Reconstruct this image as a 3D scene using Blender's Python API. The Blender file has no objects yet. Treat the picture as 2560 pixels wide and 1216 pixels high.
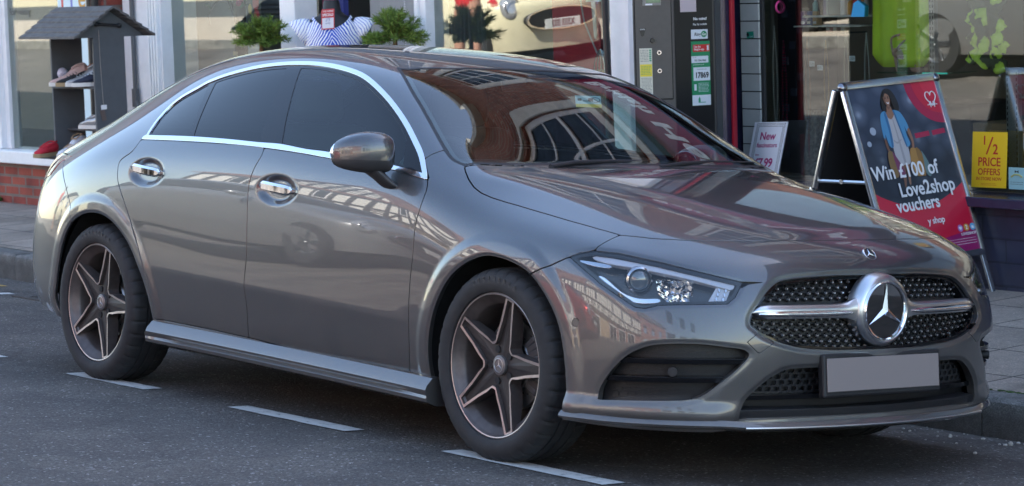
import bpy, bmesh, math, random
import numpy as np
from mathutils import Vector, Matrix, Euler
random.seed(7); rng=np.random.default_rng(7)
SC=bpy.context.scene; COL=SC.collection
# ------------------------------------------------------------------ camera
CAM_LOC=Vector((9.6309,-6.1163,1.6855)); AZ,PIT,ROL,FPX=2.4818,.1012,-.0321,6517.1
cd_=bpy.data.cameras.new('camera'); cam=bpy.data.objects.new('camera',cd_); COL.objects.link(cam)
_f=Vector((math.cos(AZ)*math.cos(PIT),math.sin(AZ)*math.cos(PIT),-math.sin(PIT))); _r=_f.cross(Vector((0,0,1))).normalized(); _u=_r.cross(_f)
_r2=_r*math.cos(ROL)+_u*math.sin(ROL); _u2=_u*math.cos(ROL)-_r*math.sin(ROL)
cam.matrix_world=Matrix(((_r2.x,_u2.x,-_f.x,CAM_LOC.x),(_r2.y,_u2.y,-_f.y,CAM_LOC.y),(_r2.z,_u2.z,-_f.z,CAM_LOC.z),(0,0,0,1)))
cd_.sensor_width=36; cd_.lens=FPX/2560*36; cd_.clip_start=.1; cd_.clip_end=2000
cd_.dof.use_dof=True; cd_.dof.focus_distance=10.2; cd_.dof.aperture_fstop=9.0
SC.camera=cam
# ------------------------------------------------------------------ sky, sun, exposure
SUN_EL,SUN_AZ=math.radians(43),math.radians(72)      # azimuth measured from +x towards +y: the sun stands behind the shops
world=bpy.data.worlds.new('World'); SC.world=world; world.use_nodes=True
_nt=world.node_tree; _bg=_nt.nodes['Background']; _sky=_nt.nodes.new('ShaderNodeTexSky'); _sky.sky_type='NISHITA'
_sky.sun_disc=False; _sky.sun_elevation=SUN_EL; _sky.sun_rotation=math.pi/2-SUN_AZ; _sky.air_density=1.0; _sky.dust_density=.5; _sky.ozone_density=1.0
_wb=_nt.nodes.new('ShaderNodeVectorMath'); _wb.operation='MULTIPLY'; _wb.inputs[1].default_value=(1.06,1.0,.94); _nt.links.new(_sky.outputs[0],_wb.inputs[0]); _nt.links.new(_wb.outputs[0],_bg.inputs[0]); _bg.inputs[1].default_value=.115
sl=bpy.data.lights.new('sun','SUN'); sl.energy=5.0; sl.angle=math.radians(.53); sl.color=(1,.95,.87)
sun=bpy.data.objects.new('sun',sl); COL.objects.link(sun); sun.location=(0,30,40)
sun.rotation_euler=Vector((-math.cos(SUN_AZ)*math.cos(SUN_EL),-math.sin(SUN_AZ)*math.cos(SUN_EL),-math.sin(SUN_EL))).to_track_quat('-Z','Y').to_euler()
SC.view_settings.view_transform='Standard'; SC.view_settings.look='None'; SC.view_settings.gamma=1; SC.view_settings.exposure=2.6
SC.cycles.max_bounces=12; SC.cycles.transparent_max_bounces=24; SC.cycles.glossy_bounces=6; SC.cycles.diffuse_bounces=4
SC.cycles.use_denoising=True
try: SC.cycles.denoiser='OPENIMAGEDENOISE'
except Exception: pass
SC.cycles.sample_clamp_indirect=6
CAMBER=-.0771                                         # the road falls towards the kerb
TR={"arc":[[0.285,-0.829,1.026],[0.286,-0.821,1.037],[0.272,-0.768,1.096],[0.279,-0.714,1.154],[0.317,-0.678,1.197],[0.406,-0.65,1.24],[0.456,-0.633,1.264],[0.557,-0.618,1.291],[0.679,-0.606,1.314],[0.801,-0.595,1.331],[0.928,-0.589,1.341],[1.055,-0.584,1.345],[1.188,-0.585,1.343],[1.325,-0.59,1.333],[1.472,-0.604,1.313],[1.58,-0.621,1.288],[1.702,-0.648,1.247],[1.828,-0.679,1.196],[1.961,-0.716,1.132],[2.077,-0.753,1.067],[2.16,-0.784,1.016],[2.237,-0.824,0.956],[2.252,-0.834,0.941]],"belt_lo":[[0.27,-0.836,1.016],[0.606,-0.846,1.019],[0.941,-0.848,1.018],[1.222,-0.85,1.011],[1.473,-0.849,0.999],[1.682,-0.85,0.985],[2.024,-0.849,0.963],[2.152,-0.847,0.948],[2.261,-0.84,0.932]],"belt_up":[[0.277,-0.825,1.031],[0.626,-0.835,1.036],[0.925,-0.839,1.034],[1.163,-0.84,1.028],[1.318,-0.839,1.026],[1.501,-0.84,1.012],[1.665,-0.839,1.005],[2.013,-0.842,0.977],[2.139,-0.838,0.963],[2.245,-0.83,0.948]],"quarter_bar":[[0.465,-0.673,1.222],[0.495,-0.665,1.235],[0.66,-0.835,1.037],[0.625,-0.834,1.037]],"bpillar":[[0.994,-0.608,1.325],[1.087,-0.605,1.328],[1.32,-0.84,1.024],[1.167,-0.84,1.029]],"tri":[[2.021,-0.757,1.078],[2.115,-0.84,0.965]],"door_mid":[[1.213,-0.845,1.019],[1.223,-0.864,0.981],[1.198,-0.882,0.928],[1.18,-0.891,0.867],[1.181,-0.896,0.799],[1.189,-0.901,0.694],[1.193,-0.903,0.588],[1.184,-0.904,0.512],[1.183,-0.903,0.467],[1.188,-0.892,0.391],[1.171,-0.869,0.279]],"door_rear":[[0.264,-0.836,1.015],[0.245,-0.866,0.966],[0.178,-0.878,0.931],[0.165,-0.885,0.902],[0.179,-0.895,0.845],[0.213,-0.899,0.798],[0.251,-0.901,0.751],[0.278,-0.902,0.716],[0.333,-0.902,0.643],[0.386,-0.902,0.57],[0.447,-0.896,0.448],[0.48,-0.873,0.298]],"door_bot":[[0.439,-0.872,0.296],[1.168,-0.869,0.28],[1.688,-0.862,0.254],[2.223,-0.862,0.245],[2.35,-0.863,0.239]],"door_front":[[2.262,-0.838,0.934],[2.287,-0.862,0.893],[2.284,-0.885,0.829],[2.272,-0.892,0.782],[2.269,-0.897,0.727],[2.268,-0.9,0.658],[2.26,-0.901,0.592],[2.254,-0.9,0.512],[2.249,-0.894,0.405],[2.242,-0.884,0.329],[2.223,-0.862,0.245]],"apillar_cut":[[2.178,-0.794,1.001],[2.187,-0.77,1.018],[2.209,-0.729,1.036]],"bumper_cut":[[2.895,-0.897,0.633],[2.931,-0.894,0.647],[3.018,-0.882,0.683],[3.087,-0.865,0.714]],"bumper_cut2":[[3.171,-0.828,0.743],[3.182,-0.749,0.784]],"hood_side":[[2.341,-0.738,0.98],[2.364,-0.751,0.966],[2.407,-0.769,0.94],[2.457,-0.783,0.915],[2.508,-0.788,0.896],[2.564,-0.785,0.883],[2.695,-0.772,0.862],[2.83,-0.765,0.843],[2.963,-0.759,0.823],[3.087,-0.748,0.805],[3.188,-0.732,0.789]],"hood_front":[[3.186,-0.732,0.79],[3.253,-0.693,0.786],[3.307,-0.653,0.783],[3.388,-0.549,0.781],[3.47,-0.357,0.783],[3.507,-0.116,0.785],[3.509,-0.033,0.786]],"hood_far":[[3.502,0.177,0.785],[3.453,0.428,0.78],[3.387,0.571,0.776]],"screen":[[1.618,-0.529,1.329],[1.821,-0.61,1.245],[1.941,-0.648,1.184],[2.045,-0.681,1.126],[2.204,-0.731,1.037],[2.278,-0.747,1.0],[2.338,-0.736,0.982]],"screen_hdr":[[1.618,-0.529,1.329],[1.641,-0.521,1.326],[1.714,-0.395,1.329],[1.738,-0.128,1.337],[1.73,0.035,1.341]],"headlight":[[3.088,-0.864,0.716],[3.123,-0.85,0.731],[3.173,-0.829,0.741],[3.257,-0.796,0.738],[3.377,-0.732,0.717],[3.474,-0.649,0.69],[3.552,-0.549,0.663],[3.561,-0.536,0.657],[3.562,-0.542,0.649],[3.565,-0.568,0.614],[3.56,-0.596,0.592],[3.472,-0.726,0.586],[3.429,-0.772,0.582],[3.398,-0.802,0.57],[3.371,-0.82,0.572],[3.318,-0.842,0.601],[3.24,-0.861,0.64],[3.146,-0.867,0.688]],"hl_wedge":[[3.548,-0.554,0.664],[3.559,-0.534,0.662],[3.587,-0.465,0.66],[3.572,-0.516,0.652],[3.564,-0.546,0.641]],"grille":[[3.637,0.03,0.684],[3.629,-0.178,0.682],[3.616,-0.293,0.677],[3.604,-0.381,0.67],[3.6,-0.415,0.662],[3.599,-0.442,0.647],[3.601,-0.471,0.624],[3.602,-0.499,0.594],[3.601,-0.518,0.574],[3.601,-0.532,0.553],[3.603,-0.537,0.536],[3.606,-0.535,0.524],[3.611,-0.525,0.515],[3.623,-0.499,0.495],[3.636,-0.457,0.476],[3.649,-0.398,0.459],[3.66,-0.325,0.447],[3.672,-0.209,0.439],[3.681,-0.089,0.436],[3.683,-0.026,0.435]],"grille_far":[[3.624,0.223,0.68],[3.602,0.385,0.672],[3.587,0.459,0.664],[3.582,0.498,0.646],[3.592,0.508,0.614],[3.605,0.504,0.576],[3.617,0.496,0.539],[3.626,0.48,0.515],[3.636,0.451,0.494],[3.65,0.391,0.468],[3.662,0.31,0.45],[3.674,0.183,0.438]],"intake":[[3.261,-0.872,0.274],[3.269,-0.872,0.306],[3.305,-0.863,0.36],[3.358,-0.844,0.415],[3.409,-0.815,0.447],[3.458,-0.775,0.461],[3.531,-0.69,0.465],[3.581,-0.609,0.456],[3.606,-0.555,0.447],[3.611,-0.542,0.425],[3.595,-0.576,0.384],[3.563,-0.629,0.332],[3.533,-0.668,0.296],[3.502,-0.707,0.282],[3.443,-0.771,0.277],[3.336,-0.844,0.272],[3.268,-0.869,0.268]],"lowgrille":[[3.586,-0.551,0.248],[3.599,-0.536,0.289],[3.62,-0.492,0.334],[3.635,-0.446,0.366],[3.648,-0.392,0.384],[3.663,-0.27,0.386],[3.681,-0.021,0.384]],"lowgrille_b":[[3.585,-0.55,0.241],[3.6,-0.512,0.242],[3.639,-0.355,0.244],[3.668,-0.001,0.245]],"archF":[[2.358,-0.869,0.254],[2.362,-0.888,0.343],[2.384,-0.898,0.434],[2.421,-0.901,0.516],[2.479,-0.901,0.594],[2.547,-0.9,0.645],[2.624,-0.897,0.679],[2.691,-0.895,0.694],[2.759,-0.893,0.692],[2.828,-0.893,0.681],[2.897,-0.894,0.662],[2.945,-0.895,0.638],[2.993,-0.896,0.603],[3.04,-0.897,0.558],[3.08,-0.897,0.507],[3.109,-0.897,0.44],[3.128,-0.895,0.347],[3.133,-0.89,0.244],[3.117,-0.88,0.2]],"archR":[[-0.346,-0.861,0.253],[-0.372,-0.873,0.308],[-0.349,-0.882,0.391],[-0.311,-0.889,0.5],[-0.259,-0.894,0.592],[-0.186,-0.897,0.657],[-0.091,-0.9,0.691],[0.001,-0.902,0.702],[0.091,-0.902,0.694],[0.18,-0.903,0.664],[0.267,-0.903,0.613],[0.337,-0.902,0.55],[0.399,-0.898,0.469],[0.437,-0.888,0.388],[0.454,-0.878,0.322]],"rear_cut":[[-0.491,-0.78,0.909],[-0.435,-0.817,0.885],[-0.358,-0.856,0.845],[-0.303,-0.875,0.805],[-0.252,-0.887,0.756],[-0.213,-0.894,0.708]],"tail":[[-0.615,-0.722,0.922],[-0.499,-0.773,0.913],[-0.479,-0.788,0.905],[-0.529,-0.794,0.875],[-0.567,-0.797,0.85],[-0.592,-0.802,0.823]],"handleF":[[1.265,-0.891,0.862],[1.496,-0.891,0.857]],"handleR":[[0.29,-0.89,0.882],[0.529,-0.889,0.892]],"splitter":[[3.115,-0.881,0.2],[3.189,-0.876,0.214],[3.38,-0.797,0.216],[3.51,-0.66,0.213],[3.56,-0.579,0.213]],"lipgroove":[[3.193,-0.88,0.228],[3.327,-0.835,0.225],[3.432,-0.76,0.227],[3.564,-0.583,0.226]],"misc":[[3.597,0.01,0.742],[3.165,-0.89,0.508],[3.475,-0.755,0.364],[3.655,-0.355,0.48],[3.608,-0.548,0.467],[3.621,-0.501,0.507],[3.67,0.005,0.566]],"cover":[[3.607,-0.549,0.472],[3.618,-0.513,0.501],[3.637,-0.456,0.471],[3.622,-0.51,0.435]],"crease1":[[0.5,-0.902,0.504],[1.168,-0.904,0.48],[2.225,-0.897,0.431]],"drl":[[3.172,-0.844,0.724],[3.188,-0.834,0.731],[3.235,-0.819,0.729],[3.33,-0.775,0.717],[3.431,-0.695,0.7],[3.516,-0.602,0.674],[3.549,-0.559,0.658],[3.553,-0.568,0.641],[3.54,-0.588,0.645],[3.459,-0.685,0.674],[3.341,-0.783,0.701],[3.234,-0.834,0.711]],"drl_low":[[3.219,-0.861,0.661],[3.243,-0.855,0.66],[3.314,-0.84,0.618],[3.37,-0.812,0.602],[3.42,-0.771,0.605],[3.423,-0.774,0.594],[3.367,-0.818,0.589],[3.307,-0.845,0.608]],"proj":[[3.358,-0.798,0.657],[3.379,-0.781,0.658],[3.367,-0.804,0.629]],"refl":[[3.39,-0.758,0.68],[3.46,-0.678,0.681],[3.492,-0.691,0.605],[3.442,-0.751,0.603],[3.411,-0.767,0.632]],"ribs":[[3.526,-0.61,0.648],[3.549,-0.563,0.653],[3.556,-0.595,0.602],[3.527,-0.646,0.599]],"turn":[[3.11,-0.863,0.711],[3.159,-0.855,0.712],[3.244,-0.834,0.706],[3.246,-0.84,0.696],[3.182,-0.856,0.699]],"permit":[[1.972,0.055,1.248],[1.964,0.188,1.248],[2.058,0.122,1.202],[2.058,-0.008,1.204]],"plate":[[3.667,-0.252,0.413],[3.665,0.267,0.412],[3.656,0.273,0.312],[3.659,-0.244,0.312]],"wiper":[[2.404,-0.051,1.002],[2.405,0.212,0.998],[2.352,0.605,0.999]]}
# ------------------------------------------------------------------ helpers: materials
MATS={}
def srgb(r,g,b):
    f=lambda c:(c/255/12.92 if c/255<=.04045 else ((c/255+.055)/1.055)**2.4); return (f(r),f(g),f(b))
def mat(name,col=(.5,.5,.5),rough=.5,metal=0,coat=0,coat_rough=.03,spec=.5,noise=0,nscale=20,bump=0,bscale=200,emit=None,estr=1,sheen=0,trans=0,ior=1.5):
    if name in MATS: return MATS[name]
    m=bpy.data.materials.new(name); m.use_nodes=True; nt=m.node_tree; b=nt.nodes['Principled BSDF']
    I=b.inputs; I['Base Color'].default_value=(*col,1); I['Roughness'].default_value=rough; I['Metallic'].default_value=metal
    I['Coat Weight'].default_value=coat; I['Coat Roughness'].default_value=coat_rough; I['Specular IOR Level'].default_value=spec; I['IOR'].default_value=ior
    if sheen: I['Sheen Weight'].default_value=sheen
    if trans: I['Transmission Weight'].default_value=trans
    if emit: I['Emission Color'].default_value=(*emit,1); I['Emission Strength'].default_value=estr
    if noise:
        tc=nt.nodes.new('ShaderNodeTexCoord'); n=nt.nodes.new('ShaderNodeTexNoise'); n.inputs['Scale'].default_value=nscale; n.inputs['Detail'].default_value=6; n.inputs['Roughness'].default_value=.65
        nt.links.new(tc.outputs['Object'],n.inputs['Vector'])
        r=nt.nodes.new('ShaderNodeMapRange'); r.inputs[1].default_value=.3; r.inputs[2].default_value=.7; r.inputs[3].default_value=1-noise; r.inputs[4].default_value=1+noise
        nt.links.new(n.outputs[0],r.inputs[0])
        mx=nt.nodes.new('ShaderNodeVectorMath'); mx.operation='SCALE'; mx.inputs[0].default_value=col; nt.links.new(r.outputs[0],mx.inputs['Scale']); nt.links.new(mx.outputs[0],I['Base Color'])
    if bump:
        tc=nt.nodes.new('ShaderNodeTexCoord'); n=nt.nodes.new('ShaderNodeTexNoise'); n.inputs['Scale'].default_value=bscale; n.inputs['Detail'].default_value=4
        nt.links.new(tc.outputs['Object'],n.inputs['Vector']); bp=nt.nodes.new('ShaderNodeBump'); bp.inputs['Strength'].default_value=bump; bp.inputs['Distance'].default_value=.01
        nt.links.new(n.outputs[0],bp.inputs['Height']); nt.links.new(bp.outputs[0],I['Normal'])
    MATS[name]=m; return m
def glassmat(name,tint=(.8,.85,.83),f0=.045,rough=0.0,haze=0):
    if name in MATS: return MATS[name]
    m=bpy.data.materials.new(name); m.use_nodes=True; nt=m.node_tree; nt.nodes.clear()
    out=nt.nodes.new('ShaderNodeOutputMaterial'); lw=nt.nodes.new('ShaderNodeLayerWeight'); lw.inputs['Blend'].default_value=.5
    pw=nt.nodes.new('ShaderNodeMath'); pw.operation='POWER'; pw.inputs[1].default_value=5; nt.links.new(lw.outputs['Facing'],pw.inputs[0])
    ma=nt.nodes.new('ShaderNodeMath'); ma.operation='MULTIPLY_ADD'; ma.inputs[1].default_value=1-f0; ma.inputs[2].default_value=f0; nt.links.new(pw.outputs[0],ma.inputs[0])
    tr=nt.nodes.new('ShaderNodeBsdfTransparent'); tr.inputs[0].default_value=(*tint,1); gl=nt.nodes.new('ShaderNodeBsdfGlossy'); gl.inputs['Roughness'].default_value=rough; gl.inputs[0].default_value=(1,1,1,1)
    mx=nt.nodes.new('ShaderNodeMixShader'); nt.links.new(ma.outputs[0],mx.inputs[0])
    src=tr
    if haze:
        df=nt.nodes.new('ShaderNodeBsdfDiffuse'); df.inputs[0].default_value=(.6,.6,.58,1); m2=nt.nodes.new('ShaderNodeMixShader'); m2.inputs[0].default_value=haze
        nt.links.new(tr.outputs[0],m2.inputs[1]); nt.links.new(df.outputs[0],m2.inputs[2]); src=m2
    nt.links.new(src.outputs[0],mx.inputs[1]); nt.links.new(gl.outputs[0],mx.inputs[2]); nt.links.new(mx.outputs[0],out.inputs[0])
    MATS[name]=m; return m
# ------------------------------------------------------------------ helpers: objects
def tag(o,label=None,cat=None,group=None,kind=None):
    if label: o['label']=label
    if cat: o['category']=cat
    if group: o['group']=group
    if kind: o['kind']=kind
    return o
def empty(name,loc=(0,0,0),rz=0,label=None,cat=None,group=None):
    o=bpy.data.objects.new(name,None); COL.objects.link(o); o.location=loc; o.rotation_euler=(0,0,rz); o.empty_display_size=.1
    return tag(o,label,cat,group)
def link(name,me,m,parent=None):
    o=bpy.data.objects.new(name,me); COL.objects.link(o)
    if m is not None and not me.materials: me.materials.append(m)
    if parent is not None: o.parent=parent
    return o
def raw(name,V,F,m,parent=None,N=None,smooth=False,midx=None,mats=None):
    me=bpy.data.meshes.new(name); me.from_pydata([tuple(map(float,v)) for v in V],[],[tuple(map(int,f)) for f in F])
    if mats:
        for q in mats: me.materials.append(q)
        if midx is not None: me.polygons.foreach_set('material_index',np.array(midx,dtype=np.int32))
    if smooth or N is not None: me.polygons.foreach_set('use_smooth',np.ones(len(me.polygons),dtype=bool))
    if N is not None: me.normals_split_custom_set_from_vertices([tuple(map(float,n)) for n in N])
    me.update()
    return link(name,me,None if mats else m,parent)
class MB:
    """collects shapes into one mesh"""
    def __init__(s): s.b=bmesh.new(); s.mi=0
    def _fin(s,fs):
        for f in fs: f.material_index=s.mi
    def box(s,c,d,rot=None,bev=0):
        r=bmesh.ops.create_cube(s.b,size=1); vs=r['verts']; fs=list({f for v in vs for f in v.link_faces}); s._fin(fs)
        bmesh.ops.scale(s.b,verts=vs,vec=d)
        if bev:
            es=list({e for v in vs for e in v.link_edges}); q=bmesh.ops.bevel(s.b,geom=es,offset=bev,segments=2,affect='EDGES',profile=.5); vs=list({v for f in q['faces'] for v in f.verts}|{v for v in vs if v.is_valid}); s._fin(q['faces'])
            vs=list({v for v in vs if v.is_valid})
        M=Matrix.Translation(c)@(Euler(rot).to_matrix().to_4x4() if rot else Matrix())
        bmesh.ops.transform(s.b,matrix=M,verts=vs); return s
    def bx(s,x0,x1,y0,y1,z0,z1,bev=0): return s.box(((x0+x1)/2,(y0+y1)/2,(z0+z1)/2),(abs(x1-x0),abs(y1-y0),abs(z1-z0)),None,bev)
    def cyl(s,p,q,r,r2=None,n=16,caps=True):
        p=Vector(p);q=Vector(q);d=q-p; L=d.length
        if L<1e-6: return s
        R=bmesh.ops.create_cone(s.b,cap_ends=caps,segments=n,radius1=r,radius2=r if r2 is None else r2,depth=L); vs=R['verts']; s._fin({f for v in vs for f in v.link_faces})
        bmesh.ops.transform(s.b,matrix=Matrix.Translation((p+q)/2)@d.to_track_quat('Z','Y').to_matrix().to_4x4(),verts=vs); return s
    def sph(s,c,r,u=16,v=10,sc=(1,1,1),rot=None):
        R=bmesh.ops.create_uvsphere(s.b,u_segments=u,v_segments=v,radius=r); vs=R['verts']; s._fin({f for w in vs for f in w.link_faces})
        bmesh.ops.scale(s.b,verts=vs,vec=sc); M=Matrix.Translation(c)@(Euler(rot).to_matrix().to_4x4() if rot else Matrix()); bmesh.ops.transform(s.b,matrix=M,verts=vs); return s
    def tube(s,pts,r,n=8,caps=True):
        P=[Vector(p) for p in pts]; rings=[]; rr=r if hasattr(r,'__len__') else [r]*len(P)
        up=Vector((0,0,1)); prev=None
        for i,p in enumerate(P):
            t=(P[min(i+1,len(P)-1)]-P[max(i-1,0)]).normalized()
            a=prev if prev is not None else (t.cross(up) if abs(t.z)<.95 else t.cross(Vector((1,0,0))))
            a=(a-t*a.dot(t)).normalized(); b=t.cross(a); prev=a
            rings.append([s.b.verts.new(p+a*math.cos(k*2*math.pi/n)*rr[i]+b*math.sin(k*2*math.pi/n)*rr[i]) for k in range(n)])
        fs=[]
        for i in range(len(P)-1):
            for k in range(n): fs.append(s.b.faces.new((rings[i][k],rings[i][(k+1)%n],rings[i+1][(k+1)%n],rings[i+1][k])))
        if caps: fs.append(s.b.faces.new(rings[0][::-1])); fs.append(s.b.faces.new(rings[-1]))
        s._fin(fs); return s
    def prism(s,poly,off,axes='xz',base=0,thick=.01):
        """2-D polygon extruded: axes names the plane, base..base+thick along the third axis"""
        def P(a,b,c):
            if axes=='xz': return (a,c,b)
            if axes=='yz': return (c,a,b)
            return (a,b,c)
        ox,oy=off
        A=[s.b.verts.new(P(a+ox,b+oy,base)) for a,b in poly]; B=[s.b.verts.new(P(a+ox,b+oy,base+thick)) for a,b in poly]; n=len(poly)
        fs=[s.b.faces.new(A),s.b.faces.new(B[::-1])]
        for i in range(n): fs.append(s.b.faces.new((A[i],B[i],B[(i+1)%n],A[(i+1)%n])))
        s._fin(fs); return s
    def quad(s,*p):
        f=s.b.faces.new([s.b.verts.new(q) for q in p]); s._fin([f]); return s
    def lathe(s,prof,axis='z',c=(0,0,0),n=32,closed=False):
        rings=[]
        for r,h in prof:
            ring=[]
            for k in range(n):
                a=2*math.pi*k/n; x,y=r*math.cos(a),r*math.sin(a)
                p=(x,y,h) if axis=='z' else ((x,h,y) if axis=='y' else (h,x,y)); ring.append(s.b.verts.new((p[0]+c[0],p[1]+c[1],p[2]+c[2])))
            rings.append(ring)
        fs=[]; m=len(rings)
        for i in range(m if closed else m-1):
            A,B=rings[i],rings[(i+1)%m]
            for k in range(n): fs.append(s.b.faces.new((A[k],A[(k+1)%n],B[(k+1)%n],B[k])))
        s._fin(fs); return s
    def build(s,name,m,parent=None,smooth=False,ang=40,wn=False):
        bmesh.ops.remove_doubles(s.b,verts=s.b.verts,dist=1e-6); bmesh.ops.recalc_face_normals(s.b,faces=s.b.faces)
        me=bpy.data.meshes.new(name); s.b.to_mesh(me); s.b.free()
        if smooth:
            for p in me.polygons: p.use_smooth=True
            me.set_sharp_from_angle(angle=math.radians(ang))
        ms=m if isinstance(m,(list,tuple)) else [m]
        for q in ms: me.materials.append(q)
        return link(name,me,None,parent)
FONT=bpy.data.fonts[0] if len(bpy.data.fonts) else None
def text_mesh(name,txt,size,m,parent=None,thick=.001,align='CENTER',sx=1,bold=0,spacing=1.0,matrix=None,shear=0,linesp=1):
    cu=bpy.data.curves.new('t','FONT'); cu.body=txt; cu.size=size; cu.align_x=align; cu.align_y='CENTER'; cu.extrude=thick; cu.offset=bold; cu.space_character=spacing; cu.shear=shear; cu.resolution_u=3; cu.space_line=linesp
    o=bpy.data.objects.new('t',cu); COL.objects.link(o); dg=bpy.context.evaluated_depsgraph_get(); dg.update()
    me=bpy.data.meshes.new_from_object(o.evaluated_get(dg)); bpy.data.objects.remove(o); bpy.data.curves.remove(cu); me.name=name
    if sx!=1: me.transform(Matrix.Diagonal((sx,1,1,1)))
    me.materials.clear(); me.materials.append(m); ob=link(name,me,None,parent)
    if matrix is not None: me.transform(matrix)
    return ob
def copy_tree(o,parent=None):
    c=o.copy(); COL.objects.link(c)
    if parent is not None: c.parent=parent
    for ch in list(o.children): copy_tree(ch,c)
    return c

# ------------------------------------------------------------------ car body surface
# control cage of one half (x forward from rear axle, y = distance from the centre line, z up)
CAGE_COLS = [
 # each column: 13 points, roof/bonnet centre -> sill bottom
 [(3.60,0,.755),(3.575,.25,.757),(3.51,.46,.757),(3.395,.65,.755),(3.235,.785,.762),(3.285,.838,.718),(3.312,.858,.66),(3.338,.870,.58),(3.358,.876,.48),(3.358,.876,.40),(3.345,.873,.30),(3.33,.872,.235),(3.30,.855,.195)],
 [(3.44,0,.818),(3.41,.25,.822),(3.34,.46,.826),(3.23,.645,.82),(3.07,.795,.797),(3.06,.855,.752),(3.06,.884,.69),(3.06,.897,.61),(3.07,.903,.50),(3.07,.905,.41),(3.07,.905,.31),(3.07,.905,.24),(3.06,.893,.195)],
 [(3.02,0,.903),(3.00,.25,.909),(2.96,.47,.912),(2.90,.645,.887),(2.80,.790,.838),(2.77,.858,.79),(2.76,.889,.73),(2.75,.902,.655),(2.74,.905,.55),(2.74,.905,.43),(2.74,.90,.32),(2.74,.89,.25),(2.74,.87,.195)],
 [(2.70,0,.955),(2.69,.25,.960),(2.66,.48,.957),(2.61,.665,.930),(2.56,.785,.880),(2.53,.845,.845),(2.52,.880,.785),(2.51,.896,.715),(2.50,.903,.59),(2.50,.901,.44),(2.50,.887,.29),(2.50,.87,.235),(2.50,.845,.19)],
 [(2.43,0,.988),(2.42,.25,.988),(2.40,.50,.985),(2.365,.735,.978),(2.29,.805,.956),(2.28,.850,.925),(2.27,.878,.88),(2.26,.893,.815),(2.25,.902,.64),(2.25,.898,.435),(2.25,.876,.27),(2.25,.85,.22),(2.25,.82,.18)],
 [(2.11,0,1.184),(2.10,.25,1.180),(2.08,.47,1.166),(2.045,.68,1.135),(2.03,.735,1.104),(2.02,.800,1.045),(2.02,.862,.958),(2.01,.892,.86),(2.00,.903,.65),(2.00,.902,.447),(2.00,.877,.275),(2.00,.85,.225),(2.00,.82,.185)],
 [(1.775,0,1.353),(1.775,.22,1.350),(1.755,.42,1.343),(1.715,.580,1.322),(1.68,.640,1.272),(1.67,.745,1.140),(1.66,.864,.975),(1.65,.893,.88),(1.65,.904,.655),(1.65,.904,.463),(1.65,.878,.283),(1.65,.85,.23),(1.65,.82,.19)],
 [(1.30,0,1.420),(1.30,.23,1.416),(1.30,.43,1.403),(1.30,.555,1.368),(1.30,.618,1.318),(1.30,.742,1.170),(1.29,.866,1.000),(1.28,.893,.895),(1.28,.903,.665),(1.28,.905,.478),(1.28,.878,.288),(1.28,.85,.235),(1.28,.82,.195)],
 [(.92,0,1.436),(.92,.23,1.431),(.92,.43,1.415),(.92,.555,1.377),(.92,.622,1.320),(.92,.744,1.170),(.92,.866,1.007),(.92,.893,.90),(.92,.902,.67),(.92,.904,.488),(.92,.878,.29),(.92,.85,.235),(.92,.82,.195)],
 [(.55,0,1.427),(.55,.23,1.421),(.55,.43,1.402),(.55,.550,1.358),(.55,.624,1.295),(.55,.744,1.152),(.55,.864,1.008),(.55,.895,.90),(.55,.902,.675),(.55,.902,.50),(.55,.878,.295),(.55,.85,.24),(.55,.82,.20)],
 [(.22,0,1.396),(.22,.23,1.390),(.22,.43,1.365),(.22,.550,1.308),(.22,.632,1.232),(.22,.745,1.118),(.22,.858,1.000),(.22,.897,.895),(.22,.904,.68),(.22,.902,.51),(.22,.880,.31),(.22,.86,.25),(.22,.83,.21)],
 [(-.10,0,1.330),(-.10,.23,1.322),(-.09,.42,1.288),(-.08,.548,1.220),(-.08,.640,1.148),(-.08,.745,1.068),(-.08,.845,.977),(-.08,.896,.88),(-.07,.905,.69),(-.06,.902,.52),(-.05,.89,.34),(-.05,.88,.27),(-.05,.86,.22)],
 [(-.42,0,1.215),(-.42,.23,1.206),(-.41,.42,1.172),(-.39,.560,1.103),(-.37,.655,1.047),(-.36,.745,.990),(-.35,.826,.918),(-.34,.873,.84),(-.33,.892,.69),(-.33,.893,.53),(-.32,.885,.37),(-.32,.88,.29),(-.32,.86,.23)],
 [(-.70,0,1.070),(-.70,.23,1.064),(-.68,.43,1.045),(-.64,.590,1.005),(-.60,.685,.965),(-.575,.755,.915),(-.56,.805,.855),(-.555,.838,.79),(-.55,.862,.68),(-.55,.868,.55),(-.55,.868,.40),(-.55,.862,.32),(-.54,.84,.26)],
 [(-.97,0,.985),(-.965,.23,.981),(-.925,.43,.968),(-.845,.58,.948),(-.765,.672,.915),(-.765,.725,.855),(-.77,.752,.79),(-.775,.772,.72),(-.78,.788,.64),(-.78,.798,.55),(-.775,.798,.42),(-.765,.79,.345),(-.75,.775,.29)],
]
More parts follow.
